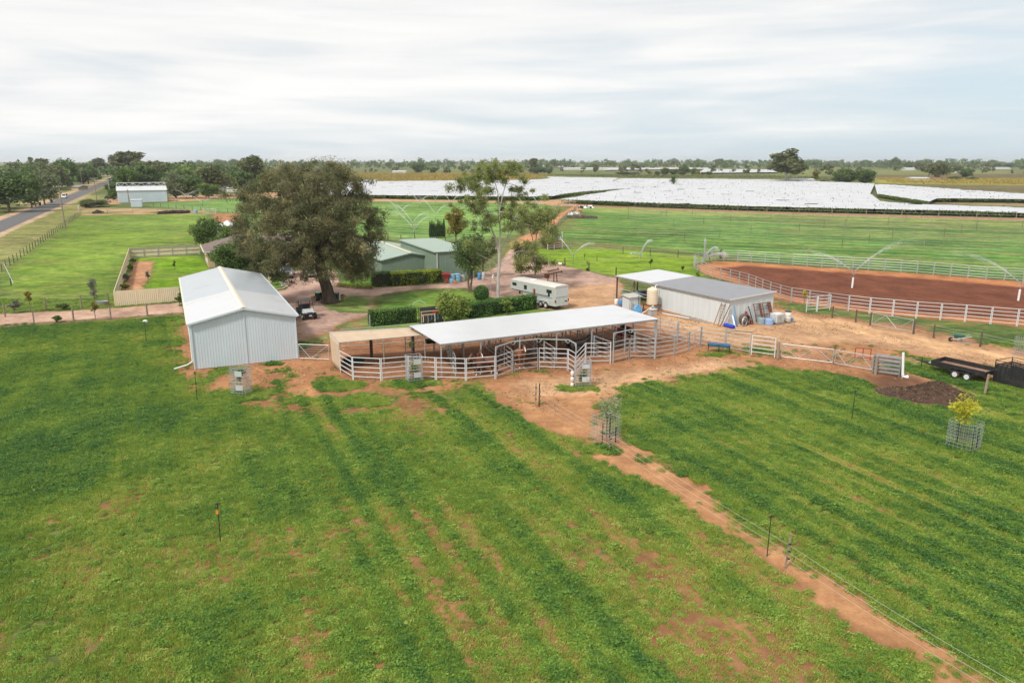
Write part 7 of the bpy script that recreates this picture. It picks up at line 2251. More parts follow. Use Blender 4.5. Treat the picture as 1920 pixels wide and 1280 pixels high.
# tank on its stand
pos = G(1222, 582); pos.z = 0
o = empty("tank_stand", "rusty steel stand carrying the cream water tank beside the grey shed wall", "stand", loc=pos, rz=R(30))
mb = MB(); mb.box(-.75,.75,-.75,.75,.62,.70); mb.build("platform", M_RUST, o)
for x in (-.65,.65):
    for y in (-.65,.65):
        mb = MB(); mb.bar((x,y,0),(x,y,.62),.09); mb.build("leg", surf("grey_leg",(.25,.25,.25),.7), o)
o = empty("water_tank", "cream plastic water tank standing on the rusty stand", "tank", loc=(pos.x, pos.y, .70))
mb = MB(); prof = [(.58,0)]
for i in range(8): prof += [(.60,.05+i*.19),(.60,.17+i*.19),(.585,.20+i*.19)]
prof += [(.60,1.60),(.52,1.74),(.18,1.86)]
mb.lathe(prof, n=26); mb.build("tank_body", M_POLY, o, smooth=True)
mb = MB(); mb.lathe([(.2,1.84),(.2,1.92),(.05,1.95)], n=16); mb.build("lid", M_POLY, o, smooth=True)
mb = MB(); mb.path([(.3,.1,1.75),(.35,.3,2.0),(.6,.6,2.05)],.05,8); mb.build("inlet_pipe", M_WHITE, o)
# little shed
pos = G(1183, 585); pos.z = 0
o = empty("pump_shed", "small grey cupboard like tin shed in front of the open bay", "shed", loc=pos, rz=R(28))
mb = MB(); rib_wall(mb, (-.75,-.6),(.75,-.6),1.75,0,.3,.02); rib_wall(mb,(.75,-.6),(.75,.6),1.85,0,.3,.02); rib_wall(mb,(.75,.6),(-.75,.6),1.85,0,.3,.02); rib_wall(mb,(-.75,.6),(-.75,-.6),1.75,0,.3,.02); mb.build("wall", M_GREYW, o)
mb = MB(); mb.slab([(-.9,-.75,1.76),(.9,-.75,1.8),(.9,.75,1.96),(-.9,.75,1.92)],.05); mb.build("roof", surf("weathered_iron",(.42,.40,.37),.6,.1,.1,2), o)
o = empty("plank_bundle", "timber planks leaning on the small tin shed", "planks", loc=pos, rz=R(28))
for x, l, m in ((-.55,1.3,M_TIMBER),(-.2,1.05,M_TIMBER),(.35,1.9,M_DPOST)):
    mb = MB(); mb.bar((x,-.95,0),(x+.12,-.68,l),.1,.03); mb.build("plank", m, o)
o = empty("blue_tub", "big round sky blue tub lying on its side by the small tin shed", "tub", loc=(lambda g: (g.x,g.y,.5))(G(1195,589)), rz=R(20))
mb = MB(); mb.wheel((0,0,0),(.25,-1,.35),.52,.34,n=28); mb.build("tub", surf("sky_blue_plastic",(.12,.36,.62),.4,0,.06,3), o, smooth=True)
mb = MB(); mb.wheel((.045,-.18,.06),(.25,-1,.35),.46,.03,r_in=.40,n=28); mb.build("rim", surf("sky_blue_rim",(.16,.42,.68),.4), o)
o = empty("concrete_block", "pale grey box block under the tank stand by the sky blue tub", "block", loc=(lambda g: (g.x,g.y,0))(G(1223,591)), rz=R(25))
mb = MB(); mb.box(-.4,.4,-.3,.3,0,.62); mb.build("block", M_CONC, o, bevel=.03); mb = MB(); mb.box(-.45,.45,-.35,.35,.62,.69); mb.build("lid", surf("pale_slab",(.5,.49,.47),.8), o)
o = empty("drain_pipe", "long pale pipe propped against the tank stand", "pipe", loc=(lambda g: (g.x,g.y,0))(G(1203,590)))
mb = MB(); mb.tube((0,0,.1),(1.35,.6,.85),.06); e = mb.build("tube", M_CREAM, o)
o = empty("blue_tarp", "bright blue plastic sheet on the ground beside the shelter roof corner", "tarp", loc=(lambda g: (g.x,g.y,0))(G(1221,598)))
mb = MB(); vs = [(.9*(i/5-.5),.5*(j/3-.5),.10+.06*math.sin(i*2+j)) for i in range(6) for j in range(4)]
mb.add(vs, [(i*4+j,(i+1)*4+j,(i+1)*4+j+1,i*4+j+1) for i in range(5) for j in range(3)]); e = mb.build("sheet", surf("blue_sheet",(.02,.08,.42),.5), o); md = e.modifiers.new("t",'SOLIDIFY'); md.thickness=.08
# tractor in the bay
def tractor():
    p = ms(3.4, 14.2)
    o = empty("tractor", "old red tractor with a black frame parked in the open bay", "tractor", loc=p, rz=math.atan2(MSV.y, MSV.x)+R(165))
    wheels(o, [(-.7,.72),(-.7,-.72)], .66, .36, M_RED, .55); wheels(o, [(1.15,.62),(1.15,-.62)], .40, .2, M_RED, .5)
    mb = MB(); mb.box(.1,1.5,-.3,.3,.75,1.3); mb.build("bonnet", M_RED, o, bevel=.06)
    mb = MB(); mb.box(-1.0,.3,-.28,.28,.5,.85); mb.build("gearbox", M_BLACK, o)
    mb = MB(); mb.box(-.75,-.3,-.24,.24,.98,1.08); mb.box(-.8,-.72,-.24,.24,1.05,1.4); mb.build("seat", M_SEAT, o)
    for s in (1,-1):
        mb = MB(); mb.path([(-1.3,s*.72,.9),(-1.1,s*.72,1.3),(-.6,s*.72,1.42),(-.1,s*.72,1.25)],.09,6); mb.build("mudguard", M_RED, o)
    mb = MB()
    for s in (1,-1): mb.path([(-.95,s*.5,1.2),(-.95,s*.5,2.2),(.1,s*.5,2.2),(.25,s*.5,1.3)],.035,6)
    mb.build("roll_frame", M_BLACK, o)
    mb = MB(); mb.path([(.2,0,1.2),(-.1,0,1.45)],.03,6); mb.wheel((-.13,0,1.47),(-.7,0,.7),.2,.04,r_in=.16,n=14); mb.build("steering_wheel", M_BLACK, o)
    mb = MB(); mb.tube((.9,.18,1.3),(.9,.18,1.9),.035); mb.build("exhaust", M_BLACK, o)
tractor()
drum("plastic_drum", "blue drum with a red lid inside the open bay", None, .3, .8, M_BLUE, lid=M_RED, loc=ms(4.4,16.6,.0)+Vector((0,0,.0)))
drum("plastic_drum", "second pale blue drum at the back of the open bay", None, .3, .7, M_LBLUE, loc=ms(3.6,17.2))
o = empty("step_ladder", "open aluminium step ladder standing in the open bay", "ladder", loc=ms(2.0,17.2), rz=R(35))
for nm, pts in (("rail",[(-.28,-.4,0),(-.18,0,1.85)]),("rail",[(.28,-.4,0),(.18,0,1.85)]),("rail",[(-.25,.45,0),(-.16,.02,1.82)]),("rail",[(.25,.45,0),(.16,.02,1.82)])):
    mb = MB(); mb.bar(pts[0],pts[1],.05,.03); mb.build(nm, M_GALV, o)
for i in range(6):
    t = (i+.6)/6.6; mb = MB(); mb.bar((-.27+.1*t,-.4+.4*t,1.85*t),(.27-.1*t,-.4+.4*t,1.85*t),.08,.025); mb.build("tread", M_GALV, o)
o = empty("workbench", "cluttered steel bench in the open bay with boxes on it", "bench", loc=ms(1.2,15.4), rz=math.atan2(MSU.y,MSU.x))
mb = MB(); mb.box(-.5,1.2,-.4,.4,.8,.86); mb.build("top", M_GALV, o)
for x in (-.45,1.15):
    for y in (-.35,.35):
        mb = MB(); mb.bar((x,y,0),(x,y,.8),.05); mb.build("leg", M_GALV, o)
for nm, lb, x, c, s in (("plastic_box","pale blue plastic box on the bay bench",.0,M_LBLUE,(.25,.2,.28)),("plastic_box","purple blue crate on the bay bench",.75,surf("violet_plastic",(.12,.1,.4),.5),(.22,.2,.22))):
    q = ms(1.2+x,15.4,.86); o = empty(nm, lb, "box", loc=q, rz=.4)
    mb = MB(); mb.box(-s[0],s[0],-s[1],s[1],0,s[2]); mb.build("body", c, o, bevel=.02); mb = MB(); mb.box(-s[0]-.02,s[0]+.02,-s[1]-.02,s[1]+.02,s[2],s[2]+.03); mb.build("lid", c, o)
# gear along the grey shed
def ladder(label, a, b, w, mat, n=10, name="ladder"):
    a = Vector(a); b = Vector(b); o = empty(name, label, "ladder", loc=a)
    d = b-a; side = d.cross(Vector((0,0,1)))
    if side.length < .01: side = Vector((1,0,0))
    side = Vector((MSV.x,MSV.y,0)) if abs(d.z) > .8 else side.normalized()
    for s in (.5,-.5):
        mb = MB(); mb.bar(side*w*s, d+side*w*s*.9, .07, .05); mb.build("rail", mat, o)
    for i in range(n):
        t = (i+.6)/(n+.3); mb = MB(); mb.bar(d*t+side*w*.5, d*t-side*w*.5, .035); mb.build("rung", mat, o)
ladder("timber ladder leaning against the grey shed wall near its corner", ms(-.95,.75,0), ms(-.06,.75,2.2), .55, surf("old_brown_timber",(.24,.17,.12),.85))
ladder("long aluminium ladder lying on the ground along the grey shed", ms(-.9,6.2,.06), ms(-.75,1.5,.06), .45, M_GALV, 14)
def leaning(label, x, y, dx, h, r, m, name="pole", cat="pole", dy=0.0):
    o = empty(name, label, cat, loc=ms(x,y))
    v = ms(x+dx,y+dy,h)-ms(x,y)
    mb = MB(); mb.tube((0,0,.0),v,r,r*.95,8); mb.build("shaft", m, o)
    return o
leaning("brown pole leaning on the shed wall right of the timber ladder", -.95,-.2+.35,.85,2.2,.045,M_RUST, dy=-.35)
leaning("short pale pole leaning by the shed corner", -.8,-.0,.6,1.1,.04,M_POST, dy=-.15)
leaning("long white pipe lying along the grey shed", -1.4,8.2,.15,.12,.07,M_WPAINT,"pipe","pipe",-4.0)
o = empty("blue_mat_roll", "rolled bright blue mat lying at the shed corner", "roll", loc=ms(-.55,-.85,.2)); 
mb = MB(); mb.tube(MSU*0-MSV*-.75, MSV*-.45, .2, n=14); mb.build("roll", surf("royal_blue_vinyl",(.02,.05,.45),.5), o, smooth=True)
def endleft(label, x, h, r, m, name, cat, y=-.75, dx=0.0):
    return leaning(label, x, y, dx, h, r, m, name, cat, .7)
endleft("blue pole leaning on the end wall of the grey shed", .25, 2.0, .05, M_BLUE, "pole", "pole", dx=.35)
endleft("short broad blue pole beside the taller blue one", .55, 1.0, .08, surf("faded_blue",(.1,.16,.3),.6), "pole", "pole", dx=.05)
endleft("white fibro plank leaning near the blue poles", -.05, 1.1, .08, M_WHITE, "plank", "plank", dx=.25, y=-1.0)
endleft("fat rusty red pipe leaning on the end wall", 2.6, 1.25, .12, M_DRED, "pipe", "pipe", dx=-.3)
endleft("thin black steel bar standing against the end wall", 2.75, 1.75, .05, M_BLACK, "bar", "bar", dx=-.1)
endleft("bent grey rod leaning at the far end of the end wall", 5.9, 1.6, .03, M_DPOST, "rod", "rod", dx=-.25)
def ring(label, x, y, r, w, m, ax, name="tyre_ring"):
    o = empty(name, label, "wheel rim", loc=ms(x,y,r)); mb = MB(); mb.wheel((0,0,0), ax, r, w, r_in=r*.78, n=26); mb.build("ring", m, o, smooth=True)
    mb = MB(); mb.wheel((0,0,0), ax, r*.76, w*.2, r_in=r*.70, n=26); mb.build("bead", M_RUST, o)
ring("pale grey wheel ring standing by the end wall of the grey shed", 1.25,-.95,.5,.14,M_GALV, (MSV*-1+MSU*.25))
ring("brown rusty drum ring behind the pale wheel ring", 1.75,-.5,.58,.5,surf("brown_rust_sheet",(.13,.085,.065),.85), (MSV*-1+MSU*-.2))
def rust_frame():
    o = empty("rusty_gate", "rusty red brown gate frame panels leaning on the end wall of the grey shed", "frame", loc=ms(3.2,-.3), rz=math.atan2(MSU.y,MSU.x))
    for x0, x1, w in ((0,.08,.0),(.75,1.05,0),(1.25,1.33,0),(2.0,2.5,0)):
        mb = MB(); mb.add([(x0,-.45,.1),(x1,-.45,.1),(x1,.15,1.95),(x0,.15,1.95),(x0,-.42,.1),(x1,-.42,.1),(x1,.18,1.95),(x0,.18,1.95)],[(0,1,2,3),(7,6,5,4),(0,4,5,1),(1,5,6,2),(2,6,7,3),(3,7,4,0)]); mb.build("upright", M_RUST, o)
    for t in (.08,.38,.68,.97):
        mb = MB(); y = -.45+.6*t; z = .1+1.85*t; mb.bar((0,y+.05,z),(2.4,y+.05,z),.05); mb.build("cross_bar", M_RUST, o)
rust_frame()
drum("plastic_tub", "grey blue tub of junk by the rusty frame", None, .4, .62, surf("grey_blue_plastic",(.24,.32,.36),.5), loc=ms(3.6,-.95), cat="tub")
drum("plastic_tub", "lavender blue open tub in front of the white caged tank", None, .42, .60, surf("lavender_blue_plastic",(.25,.38,.62),.5), loc=ms(4.05,-1.6), cat="tub")
def pallet(label, p, s=.55, rz=0.0):
    o = empty("pallet", label, "pallet", loc=p, rz=rz)
    for y in (-s+.06,0,s-.06):
        mb = MB(); mb.box(-s,s,y-.05,y+.05,.0,.10); mb.build("bearer", M_POST, o)
    for i in range(6):
        x = -s+.08+i*(2*s-.16)/5; mb = MB(); mb.box(x-.06,x+.06,-s,s,.10,.125); mb.build("deck_board", M_POST, o)
def ibc(label, p, rz, cut=False):
    o = empty("caged_tank", label, "tank", loc=p, rz=rz)
    mb = MB(); mb.box(-.56,.56,-.48,.48,.02,.92); mb.build("bladder", surf("milky_plastic",(.70,.71,.70),.35,0,.03,2), o, bevel=.09)
    mb = MB()
    for z in (.05,.28,.5,.72,.95): 
        for a, b in (((-.6,-.52),(.6,-.52)),((.6,-.52),(.6,.52)),((.6,.52),(-.6,.52)),((-.6,.52),(-.6,-.52))): mb.bar((*a,z),(*b,z),.02)
    for k in range(8):
        x = -.6+1.2*k/7; mb.bar((x,-.52,.05),(x,-.52,.95),.018); mb.bar((x,.52,.05),(x,.52,.95),.018)
    for k in range(1,6):
        y = -.52+1.04*k/6; mb.bar((-.6,y,.05),(-.6,y,.95),.018); mb.bar((.6,y,.05),(.6,y,.95),.018)
    mb.build("cage", M_GALV, o)
    mb = MB(); mb.box(-.3,.05,-.545,-.535,.42,.68); mb.build("sign_plate", M_GALV, o)
    mb = MB(); mb.lathe([(.1,.92),(.1,.98),(.02,.99)], n=14); mb.build("cap", M_WHITE, o)
a_ = math.atan2(MSU.y,MSU.x)
pallet("timber pallet under the white caged tank by the grey shed", ms(5.2,-1.55), .62, a_)
ibc("white caged plastic tank on a pallet by the end wall of the grey shed", ms(5.2,-1.55,.125), a_)
pallet("timber pallet carrying the white and rust stained drum", ms(6.75,-1.75), .5, a_)
drum("steel_drum", "white drum with a dark rim and rust stains on a pallet", None, .33, 1.0, surf("rusty_white_drum",(.66,.63,.58),.5,0,.1,3,(.3,.16,.08),.35), lid=M_BLACK, loc=ms(6.55,-1.75,.125))
drum("gas_bottle", "small bright blue bottle beside the white drum on the pallet", None, .15, .32, M_BLUE, loc=ms(7.05,-1.9,.125), cat="bottle")
o = empty("board_stack", "pale boards lying flat on the dirt in front of the blue mat roll", "boards", loc=ms(-.6,-2.2), rz=R(-22))
for i, (x, y) in enumerate(((0,0),(.35,.18),(.1,-.25))):
    mb = MB(); mb.box(x-1.1,x+1.1,y-.1,y+.1,.01+.03*i,.04+.03*i); mb.build("board", M_TIMBER if i else M_POST, o)
# blue feed trough
def trough():
    a = G(1327,659.5); b = G(1368,663); a.z = b.z = 0
    o = empty("feed_trough", "long half round blue feed trough on black legs outside the pen rails", "trough", loc=(a+b)/2, rz=math.atan2(b.y-a.y,b.x-a.x))
    Lt = 1.85; vs = []; n = 10
    for x in (-Lt/2,Lt/2):
        for k in range(n+1):
            t = math.pi+math.pi*k/n; vs.append((x,.27*math.cos(t),.78+.27*math.sin(t)))
    fs = [(k,k+1,n+2+k,n+1+k) for k in range(n)]+[tuple(range(n+1)),tuple(range(n+1,2*n+2))]
    mb = MB(); mb.add(vs, fs); e = mb.build("basin", M_BLUE, o, smooth=True); md = e.modifiers.new("t",'SOLIDIFY'); md.thickness=.02
    mb = MB(); mb.bar((-Lt/2,-.28,.79),(Lt/2,-.28,.79),.03); mb.bar((-Lt/2,.28,.79),(Lt/2,.28,.79),.03); mb.bar((-Lt/2,0,.80),(Lt/2,0,.80),.06,.02); mb.build("frame", M_BLACK, o)
    for x in (-Lt/2+.05,0,Lt/2-.05):
        for y in (-.28,.28):
            mb = MB(); mb.bar((x,y*1.15,0),(x,y,.79),.035); mb.build("leg", M_BLACK, o)
trough()
def dark_trough(label, p, rz=0.1):
    o = empty("water_trough", label, "trough", loc=(lambda g: (g.x,g.y,0))(G(*p)), rz=rz)
    mb = MB(); mb.box(-.8,.8,-.28,.28,0,.06); 
    for a in ((-.8,.8,-.3,-.25),(-.8,.8,.25,.3),(-.82,-.77,-.3,.3),(.77,.82,-.3,.3)): mb.box(*a,.0,.42)
    mb.build("basin", M_BIN, o); mb = MB(); mb.box(-.76,.76,-.24,.24,.3,.33); mb.build("water", M_GLASS, o)
dark_trough("dark green water trough under the tan shade cloth", (664,680), .15)
drum("hanging_tub", "lime green feed tub hung on a post under the shade cloth", None, .2, .42, surf("lime_plastic",(.22,.5,.03),.5), loc=(lambda g: (g.x-.2,g.y-.25,.75))(G(777,664)), cat="tub")
for i, (x, z) in enumerate(((4.6,1.1),(8.0,1.1),(11.5,1.1),(14.8,1.1),(2.0,1.1))):
    q = SHB+SHX*x+SHY*(SHW+.3)
    o = empty("hay_feeder", ["dark feed bin on the back rail, second from the left under the roof","dark feed bin on the back rail near the middle of the roof","dark feed bin on the back rail behind the black horse","dark feed bin on the back rail right of the black horse","dark feed bin at the far left on the back rail under the roof"][i], "feeder", loc=(q.x,q.y,.85), rz=math.atan2(SHX.y,SHX.x))
    mb = MB(); mb.add([(-.5,-.25,.4),(.5,-.25,.4),(.5,.2,.4),(-.5,.2,.4),(-.4,-.1,0),(.4,-.1,0),(.4,.2,0),(-.4,.2,0)],[(0,4,5,1),(1,5,6,2),(2,6,7,3),(3,7,4,0),(4,7,6,5)]); mb.build("bin", M_BIN, o)
    mb = MB(); mb.bar((-.5,-.25,.41),(.5,-.25,.41),.04); mb.build("lip", M_BIN, o)
drum("feed_bin", "dull red feed bin at the back rail near the dark brown horse", (1163,629), .33, .8, M_DRED, cat="bin")
# hay on the ground behind the pens
g = G(1021,640); c = TR.normal(0,.33,(260,3))*np.array([1.1,1,.42]); c[:,2] = np.abs(c[:,2])+.05
o = quads_mesh("hay_heap", cards(c,.34,.05,TR,.1), 4, LEAF["lime"], {"tint": TR.random(260)}); o.location = (g.x,g.y,.0); tag(o, "heap of green hay inside the middle pen", "hay")
# tack rail with its screen
def tack_rail():
    a = G(791,610.5); b = G(834,606); a.z = b.z = 0
    o = empty("tack_rail", "timber tack rail hung with ropes before a dark mesh screen, beside the glossy bush", "rail", loc=a, rz=math.atan2(b.y-a.y,b.x-a.x))
    W = (b-a).length
    mb = MB(); mb.slab([(0,.5,1.75),(W,.5,1.75),(W,.53,.1),(0,.53,.1)],.01); mb.box(0,W,.48,.5,.1,1.75); mb.build("screen", surf("dark_mesh",(.045,.055,.05),.8,0,.3,10), o)
    for x in (0,.05): pass
    for x in (-.02,W*.58,W-.02):
        mb = MB(); mb.bar((x,0,0),(x,0,1.35),.08); mb.build("post", M_TIMBER, o)
    for x in (-.1,W+.02):
        mb = MB(); mb.bar((x,.5,0),(x,.5,1.8),.06); mb.build("screen_post", M_BLACK, o)
    mb = MB(); mb.bar((-.1,0,1.40),(W,0,1.40),.1,.07); mb.build("top_rail", M_TIMBER, o)
    mb = MB(); mb.bar((-.05,-.06,1.08),(W*.6,-.06,1.08),.05,.14); mb.build("peg_board", surf("pinkish_board",(.5,.33,.22),.8), o)
    mb = MB(); mb.bar((W*.48,-.06,1.28),(W,-.06,1.28),.06,.15); mb.build("red_board", M_RED, o)
    for i, (x, l, m) in enumerate(((.1,.7,M_WHITE),(.3,.5,M_DPOST),(.55,.85,M_TIMBER),(.9,.5,M_BLUE),(1.2,.7,M_WHITE),(1.5,.55,surf("teal_rope",(.05,.3,.27),.8)),(1.95,.5,M_WHITE))):
        mb = MB(); mb.path([(x*W/2.2,-.1,1.05),(x*W/2.2+.03,-.13,1.05-l*.6),(x*W/2.2,-.1,1.05-l)],.028,6); mb.build("rope", m, o)
tack_rail()
lone_post("thin pipe post with a white cap at the left end of the square hedge", (694,613), 1.2, M_GALV, .045, cap=True, name="pipe_post")
# wire frame tent on the lawn
o = empty("garden_arch", "thin pale green wire arch frame on the grass behind the square hedge", "frame", loc=(lambda g:(g.x,g.y,0))(G(786,586)))
mb = MB(); mb.path([(-.75,0,0),(-.7,0,1.0),(0,0,1.35),(.7,0,1.0),(.75,0,0)],.02,5); mb.build("hoop", surf("pale_green_wire",(.35,.5,.42),.5), o)
mb = MB(); mb.path([(-.7,.5,0),(-.65,.5,1.0),(0,.5,1.3),(.65,.5,1.0),(.7,.5,0)],.02,5); mb.build("hoop", MATS["pale_green_wire"], o)
# tripod stand
o = empty("tripod_stand", "thin steel tripod mast standing next to the clipped ball bush", "stand", loc=(lambda g:(g.x,g.y,0))(G(920,559)))
for k in range(3):
    a = k*2.1; mb = MB(); mb.bar((.5*math.cos(a),.5*math.sin(a),0),(0,0,.75),.03); mb.build("leg", M_GALV, o)
mb = MB(); mb.tube((0,0,.4),(0,0,3.4),.025,.015); mb.build("mast", M_GALV, o)
# rusty implement behind the float
def implement():
    o = empty("rusty_implement", "rusty farm implement with two long arms behind the gooseneck trailer", "implement", loc=(lambda g:(g.x,g.y,0))(G(1037,529)), rz=R(28))
    mb = MB(); mb.bar((-.9,0,1.1),(1.3,0,1.35),.14); mb.build("beam", M_RUST, o); mb = MB(); mb.bar((-.5,.6,1.45),(1.1,.6,1.65),.12); mb.build("beam", M_RUST, o)
    for x in (-.7,.3,.8):
        mb = MB(); mb.bar((x,.3,0),(x*.8,.2,1.3),.09); mb.build("leg", M_RUST, o)
    mb = MB(); mb.box(-1.1,-.7,-.2,.5,.6,1.2); mb.build("gear_box", M_RUST, o); mb = MB(); mb.wheel((1.35,0,1.36),(1,0,0),.16,.12,n=12); mb.build("roller", M_RUST, o); mb = MB(); mb.wheel((1.15,.6,1.66),(1,0,0),.14,.12,n=12); mb.build("roller", M_RUST, o)
implement()
# cattle ramp
def ramp():
    b = G(1026,468); c = G(1054,466); b.z = c.z = 0
    o = empty("loading_ramp", "white railed stock loading ramp with a brown board base beside the orange track", "ramp", loc=b, rz=math.atan2(c.y-b.y,c.x-b.x))
    W = (c-b).length
    for y in (0,2.2):
        mb = MB(); 
        for i in range(4): mb.box(0,W,y-.03,y+.03,.12+i*.36,.40+i*.36)
        mb.build("base_board", surf("reddish_boards",(.30,.16,.11),.85,0,.2,3), o)
        for i in range(4):
            mb = MB(); mb.bar((0,y,1.75+i*.42),(W,y,1.75+i*.42),.06,.1); mb.build("rail", M_WPAINT, o)
        for x in (.05,W*.45,W-.05):
            mb = MB(); mb.bar((x,y-.05,0),(x,y-.05,3.15),.1); mb.build("post", M_WPAINT if y == 0 else M_GALV, o)
        for i in range(3):
            mb = MB(); mb.bar((W*.05,y-.09,.3+i*.42),(W,y-.09,.3+i*.42),.05,.07); mb.build("pipe_rail", M_GALV, o)
    mb = MB(); mb.slab([(0,.05,1.5),(W,.05,1.5),(W,2.15,1.5),(0,2.15,1.5)],.1); mb.build("deck", M_DPOST, o)
ramp()
# heaps beside the right paddock
def heap(name, label, cat, a, b, n, mats, seed, sz=(.5,.9), flat=.6, depth=1.4):
    rng = np.random.default_rng(seed); A = G(*a); B = G(*b); A.z = B.z = 0
    o = empty(name, label, cat, loc=A); 
    for k, m in enumerate(mats):
        mb = MB()
        for i in range(n//len(mats)):
            t = rng.random(); c = (B-A)*t+Vector((0,rng.normal(0,depth*.35),.1+.5*rng.random()*math.sin(math.pi*min(1,t*.8+.1))))
            s = sz[0]+(sz[1]-sz[0])*rng.random()
            if "tyre" in name: mb.wheel(c, rng.normal(0,1,3), s*.55, s*.3, r_in=s*.3, n=10)
            else:
                v = rng.normal(0,1,(8,3)); v = v/np.linalg.norm(v,axis=1,keepdims=True)*s*.6*np.array([1,.8,flat])
                q = [tuple(np.array(c)+np.array(p)) for p in ([-s*.5,-s*.4,-.2],[s*.5,-s*.4,-.2],[s*.5,s*.4,-.2],[-s*.5,s*.4,-.2],[-s*.3,-s*.3,s*.4],[s*.35,-s*.3,s*.3],[s*.3,s*.3,s*.45],[-s*.3,s*.3,s*.3])]
                mb.add(q, [(0,3,2,1),(4,5,6,7),(0,1,5,4),(1,2,6,5),(2,3,7,6),(3,0,4,7)])
        mb.build(["debris","scrap","lumps"][k], m, o)
    return o
heap("log_heap", "row of dark logs and stumps by the orange track", "heap", (1065,408.5), (1118,409.5), 60, [M_BARK, M_DPOST], 501, (.7,1.3), .8, 1.8)
heap("rubble_heap", "white rubble piled behind the dark logs by the orange track", "heap", (1066,403), (1084,401), 36, [M_CONC, M_WHITE], 502, (.6,1.2), .6, 2.0)
heap("rubble_heap", "red brick rubble right of the white rubble by the orange track", "heap", (1081,396), (1090,396), 20, [M_BROWNC], 503, (.6,1.2), .6, 2.0)
heap("scrap_heap", "white and dark scrap heap below the far braced gate", "heap", (1085,390.5), (1112,390.5), 60, [M_WHITE, M_BLACK, M_CONC], 504, (.7,1.6), .7, 3.0)
heap("tyre_heap", "long black heap of old tyres at the far end of the left paddock", "heap", (302,401), (352,399.5), 110, [M_TYRE], 505, (.9,1.3), .8, 2.2)
heap("tyre_heap", "small black heap of tyres left of the long one", "heap", (177,400.5), (192,399.5), 26, [M_TYRE], 506, (.8,1.1), .8, 1.2)
drum("plastic_drum", "pale blue and white drum right of the long tyre heap", (367,399.5), .6, 1.0, M_LBLUE)
# manure pile
def manure():
    P = [G(1640,735), G(1790,752)]; cx = G(1730,742)
    rng = np.random.default_rng(601)
    o = empty("manure_pile", "dark brown manure heap beside the stacked grey panels", "heap", loc=(cx.x, cx.y, 0)); o.scale = (1, 1, .8)
    n = 72; X, Y = np.meshgrid(np.linspace(-4.2,4.2,n), np.linspace(-3.0,3.0,n)); X = X.ravel(); Y = Y.ravel()
    z = 1.15*np.exp(-((X-1.0)**2/2.6+(Y+.1)**2/1.3))+.55*np.exp(-((X+1.9)**2/1.3+(Y-.3)**2/1.0))+.3*np.exp(-((X)**2/3+(Y-.2)**2/1.2))
    edge = np.clip(1-((X/4.0)**2+(Y/2.8)**2),0,1)
    z = z*np.clip(edge*3,0,1)+(fbm(X*2.2,Y*2.2,7,4)-.5)*.22*np.clip(z*4,0,1)-.05
    me = bpy.data.meshes.new("heap"); me.from_pydata(np.stack([X,Y,z],1).tolist(), [], [(i*n+j,i*n+j+1,(i+1)*n+j+1,(i+1)*n+j) for i in range(n-1) for j in range(n-1)])
    me.polygons.foreach_set("use_smooth",[True]*len(me.polygons))
    me.materials.append(surf("manure",(.065,.036,.024),.95,0,.35,3,(.13,.08,.05),.35,bump=.9,bscale=9)); e = bpy.data.objects.new("heap",me); COL.objects.link(e); e.parent = o
    k = 1500; x = rng.normal(.4,1.8,k); y = rng.normal(0,.95,k)
    zz = 1.15*np.exp(-((x-1.0)**2/2.6+(y+.1)**2/1.3))+.55*np.exp(-((x+1.9)**2/1.3+(y-.3)**2/1.0))+.3*np.exp(-((x)**2/3+(y-.2)**2/1.2))
    ok = (x/3.9)**2+(y/2.7)**2 < .8
    c = np.stack([x,y,zz+.0],1)[ok]
    quads_mesh("straw", cards(c,.16,.07,rng,0,.6), 4, leafy("straw_bits",(.04,.024,.016),(.13,.085,.05),(.30,.22,.12),.05), {"tint": rng.random(len(c))}, o)
manure()
# stacked grey panels, red frame, pvc riser
def panel_stack():
    a = G(1633,700); b = G(1688,708); a.z = b.z = 0
    o = empty("panel_stack", "stack of grey steel gate panels leaning between a timber post and a white pipe", "panels", loc=a, rz=math.atan2(b.y-a.y,b.x-a.x))
    Lp = (b-a).length
    for k in range(5):
        e = panel_mb(Lp-.1, Hh=1.42, rails=5, z0=.22, r=.03).build("stock_panel", surf("dull_dark_zinc",(.21,.21,.21),.6,.2,.15,5,(.2,.12,.09),.3), o); e.location = (.05,.16*k,0); e.rotation_euler = (R(-3-2*k*.4),0,0)
    mb = MB(); mb.box(.2,Lp-.3,.95,1.0,.85,1.15); mb.build("red_board", M_DRED, o)
panel_stack()
o = empty("pvc_riser", "tall leaning white plastic pipe with an elbow at the end of the stacked panels", "pipe", loc=(lambda g:(g.x,g.y,0))(G(1692,708)))
mb = MB(); mb.tube((0,0,.12),(-.12,.1,1.95),.095,n=14); mb.build("pipe", M_WHITE, o, smooth=True)
mb = MB(); mb.path([(0,0,.3),(.02,-.02,.1),(.25,-.08,.09)],.115,12); mb.tube((.22,-.07,.09),(.36,-.1,.09),.14,n=12); mb.build("elbow", M_WHITE, o, smooth=True)
o = empty("red_frame", "small dull red steel frame standing behind the zigzag gate", "frame", loc=(lambda g:(g.x,g.y,0))(G(1602,674)), rz=R(-12))
mb = MB()
for p, q in (((0,0,0),(0,0,1.0)),((1.2,0,.0),(1.2,0,1.0)),((0,0,1.0),(1.2,0,1.0)),((0,0,.2),(1.2,0,.2)),((.6,0,.2),(.6,0,1.0))): mb.bar(p,q,.06)
mb.build("frame", M_RED, o)
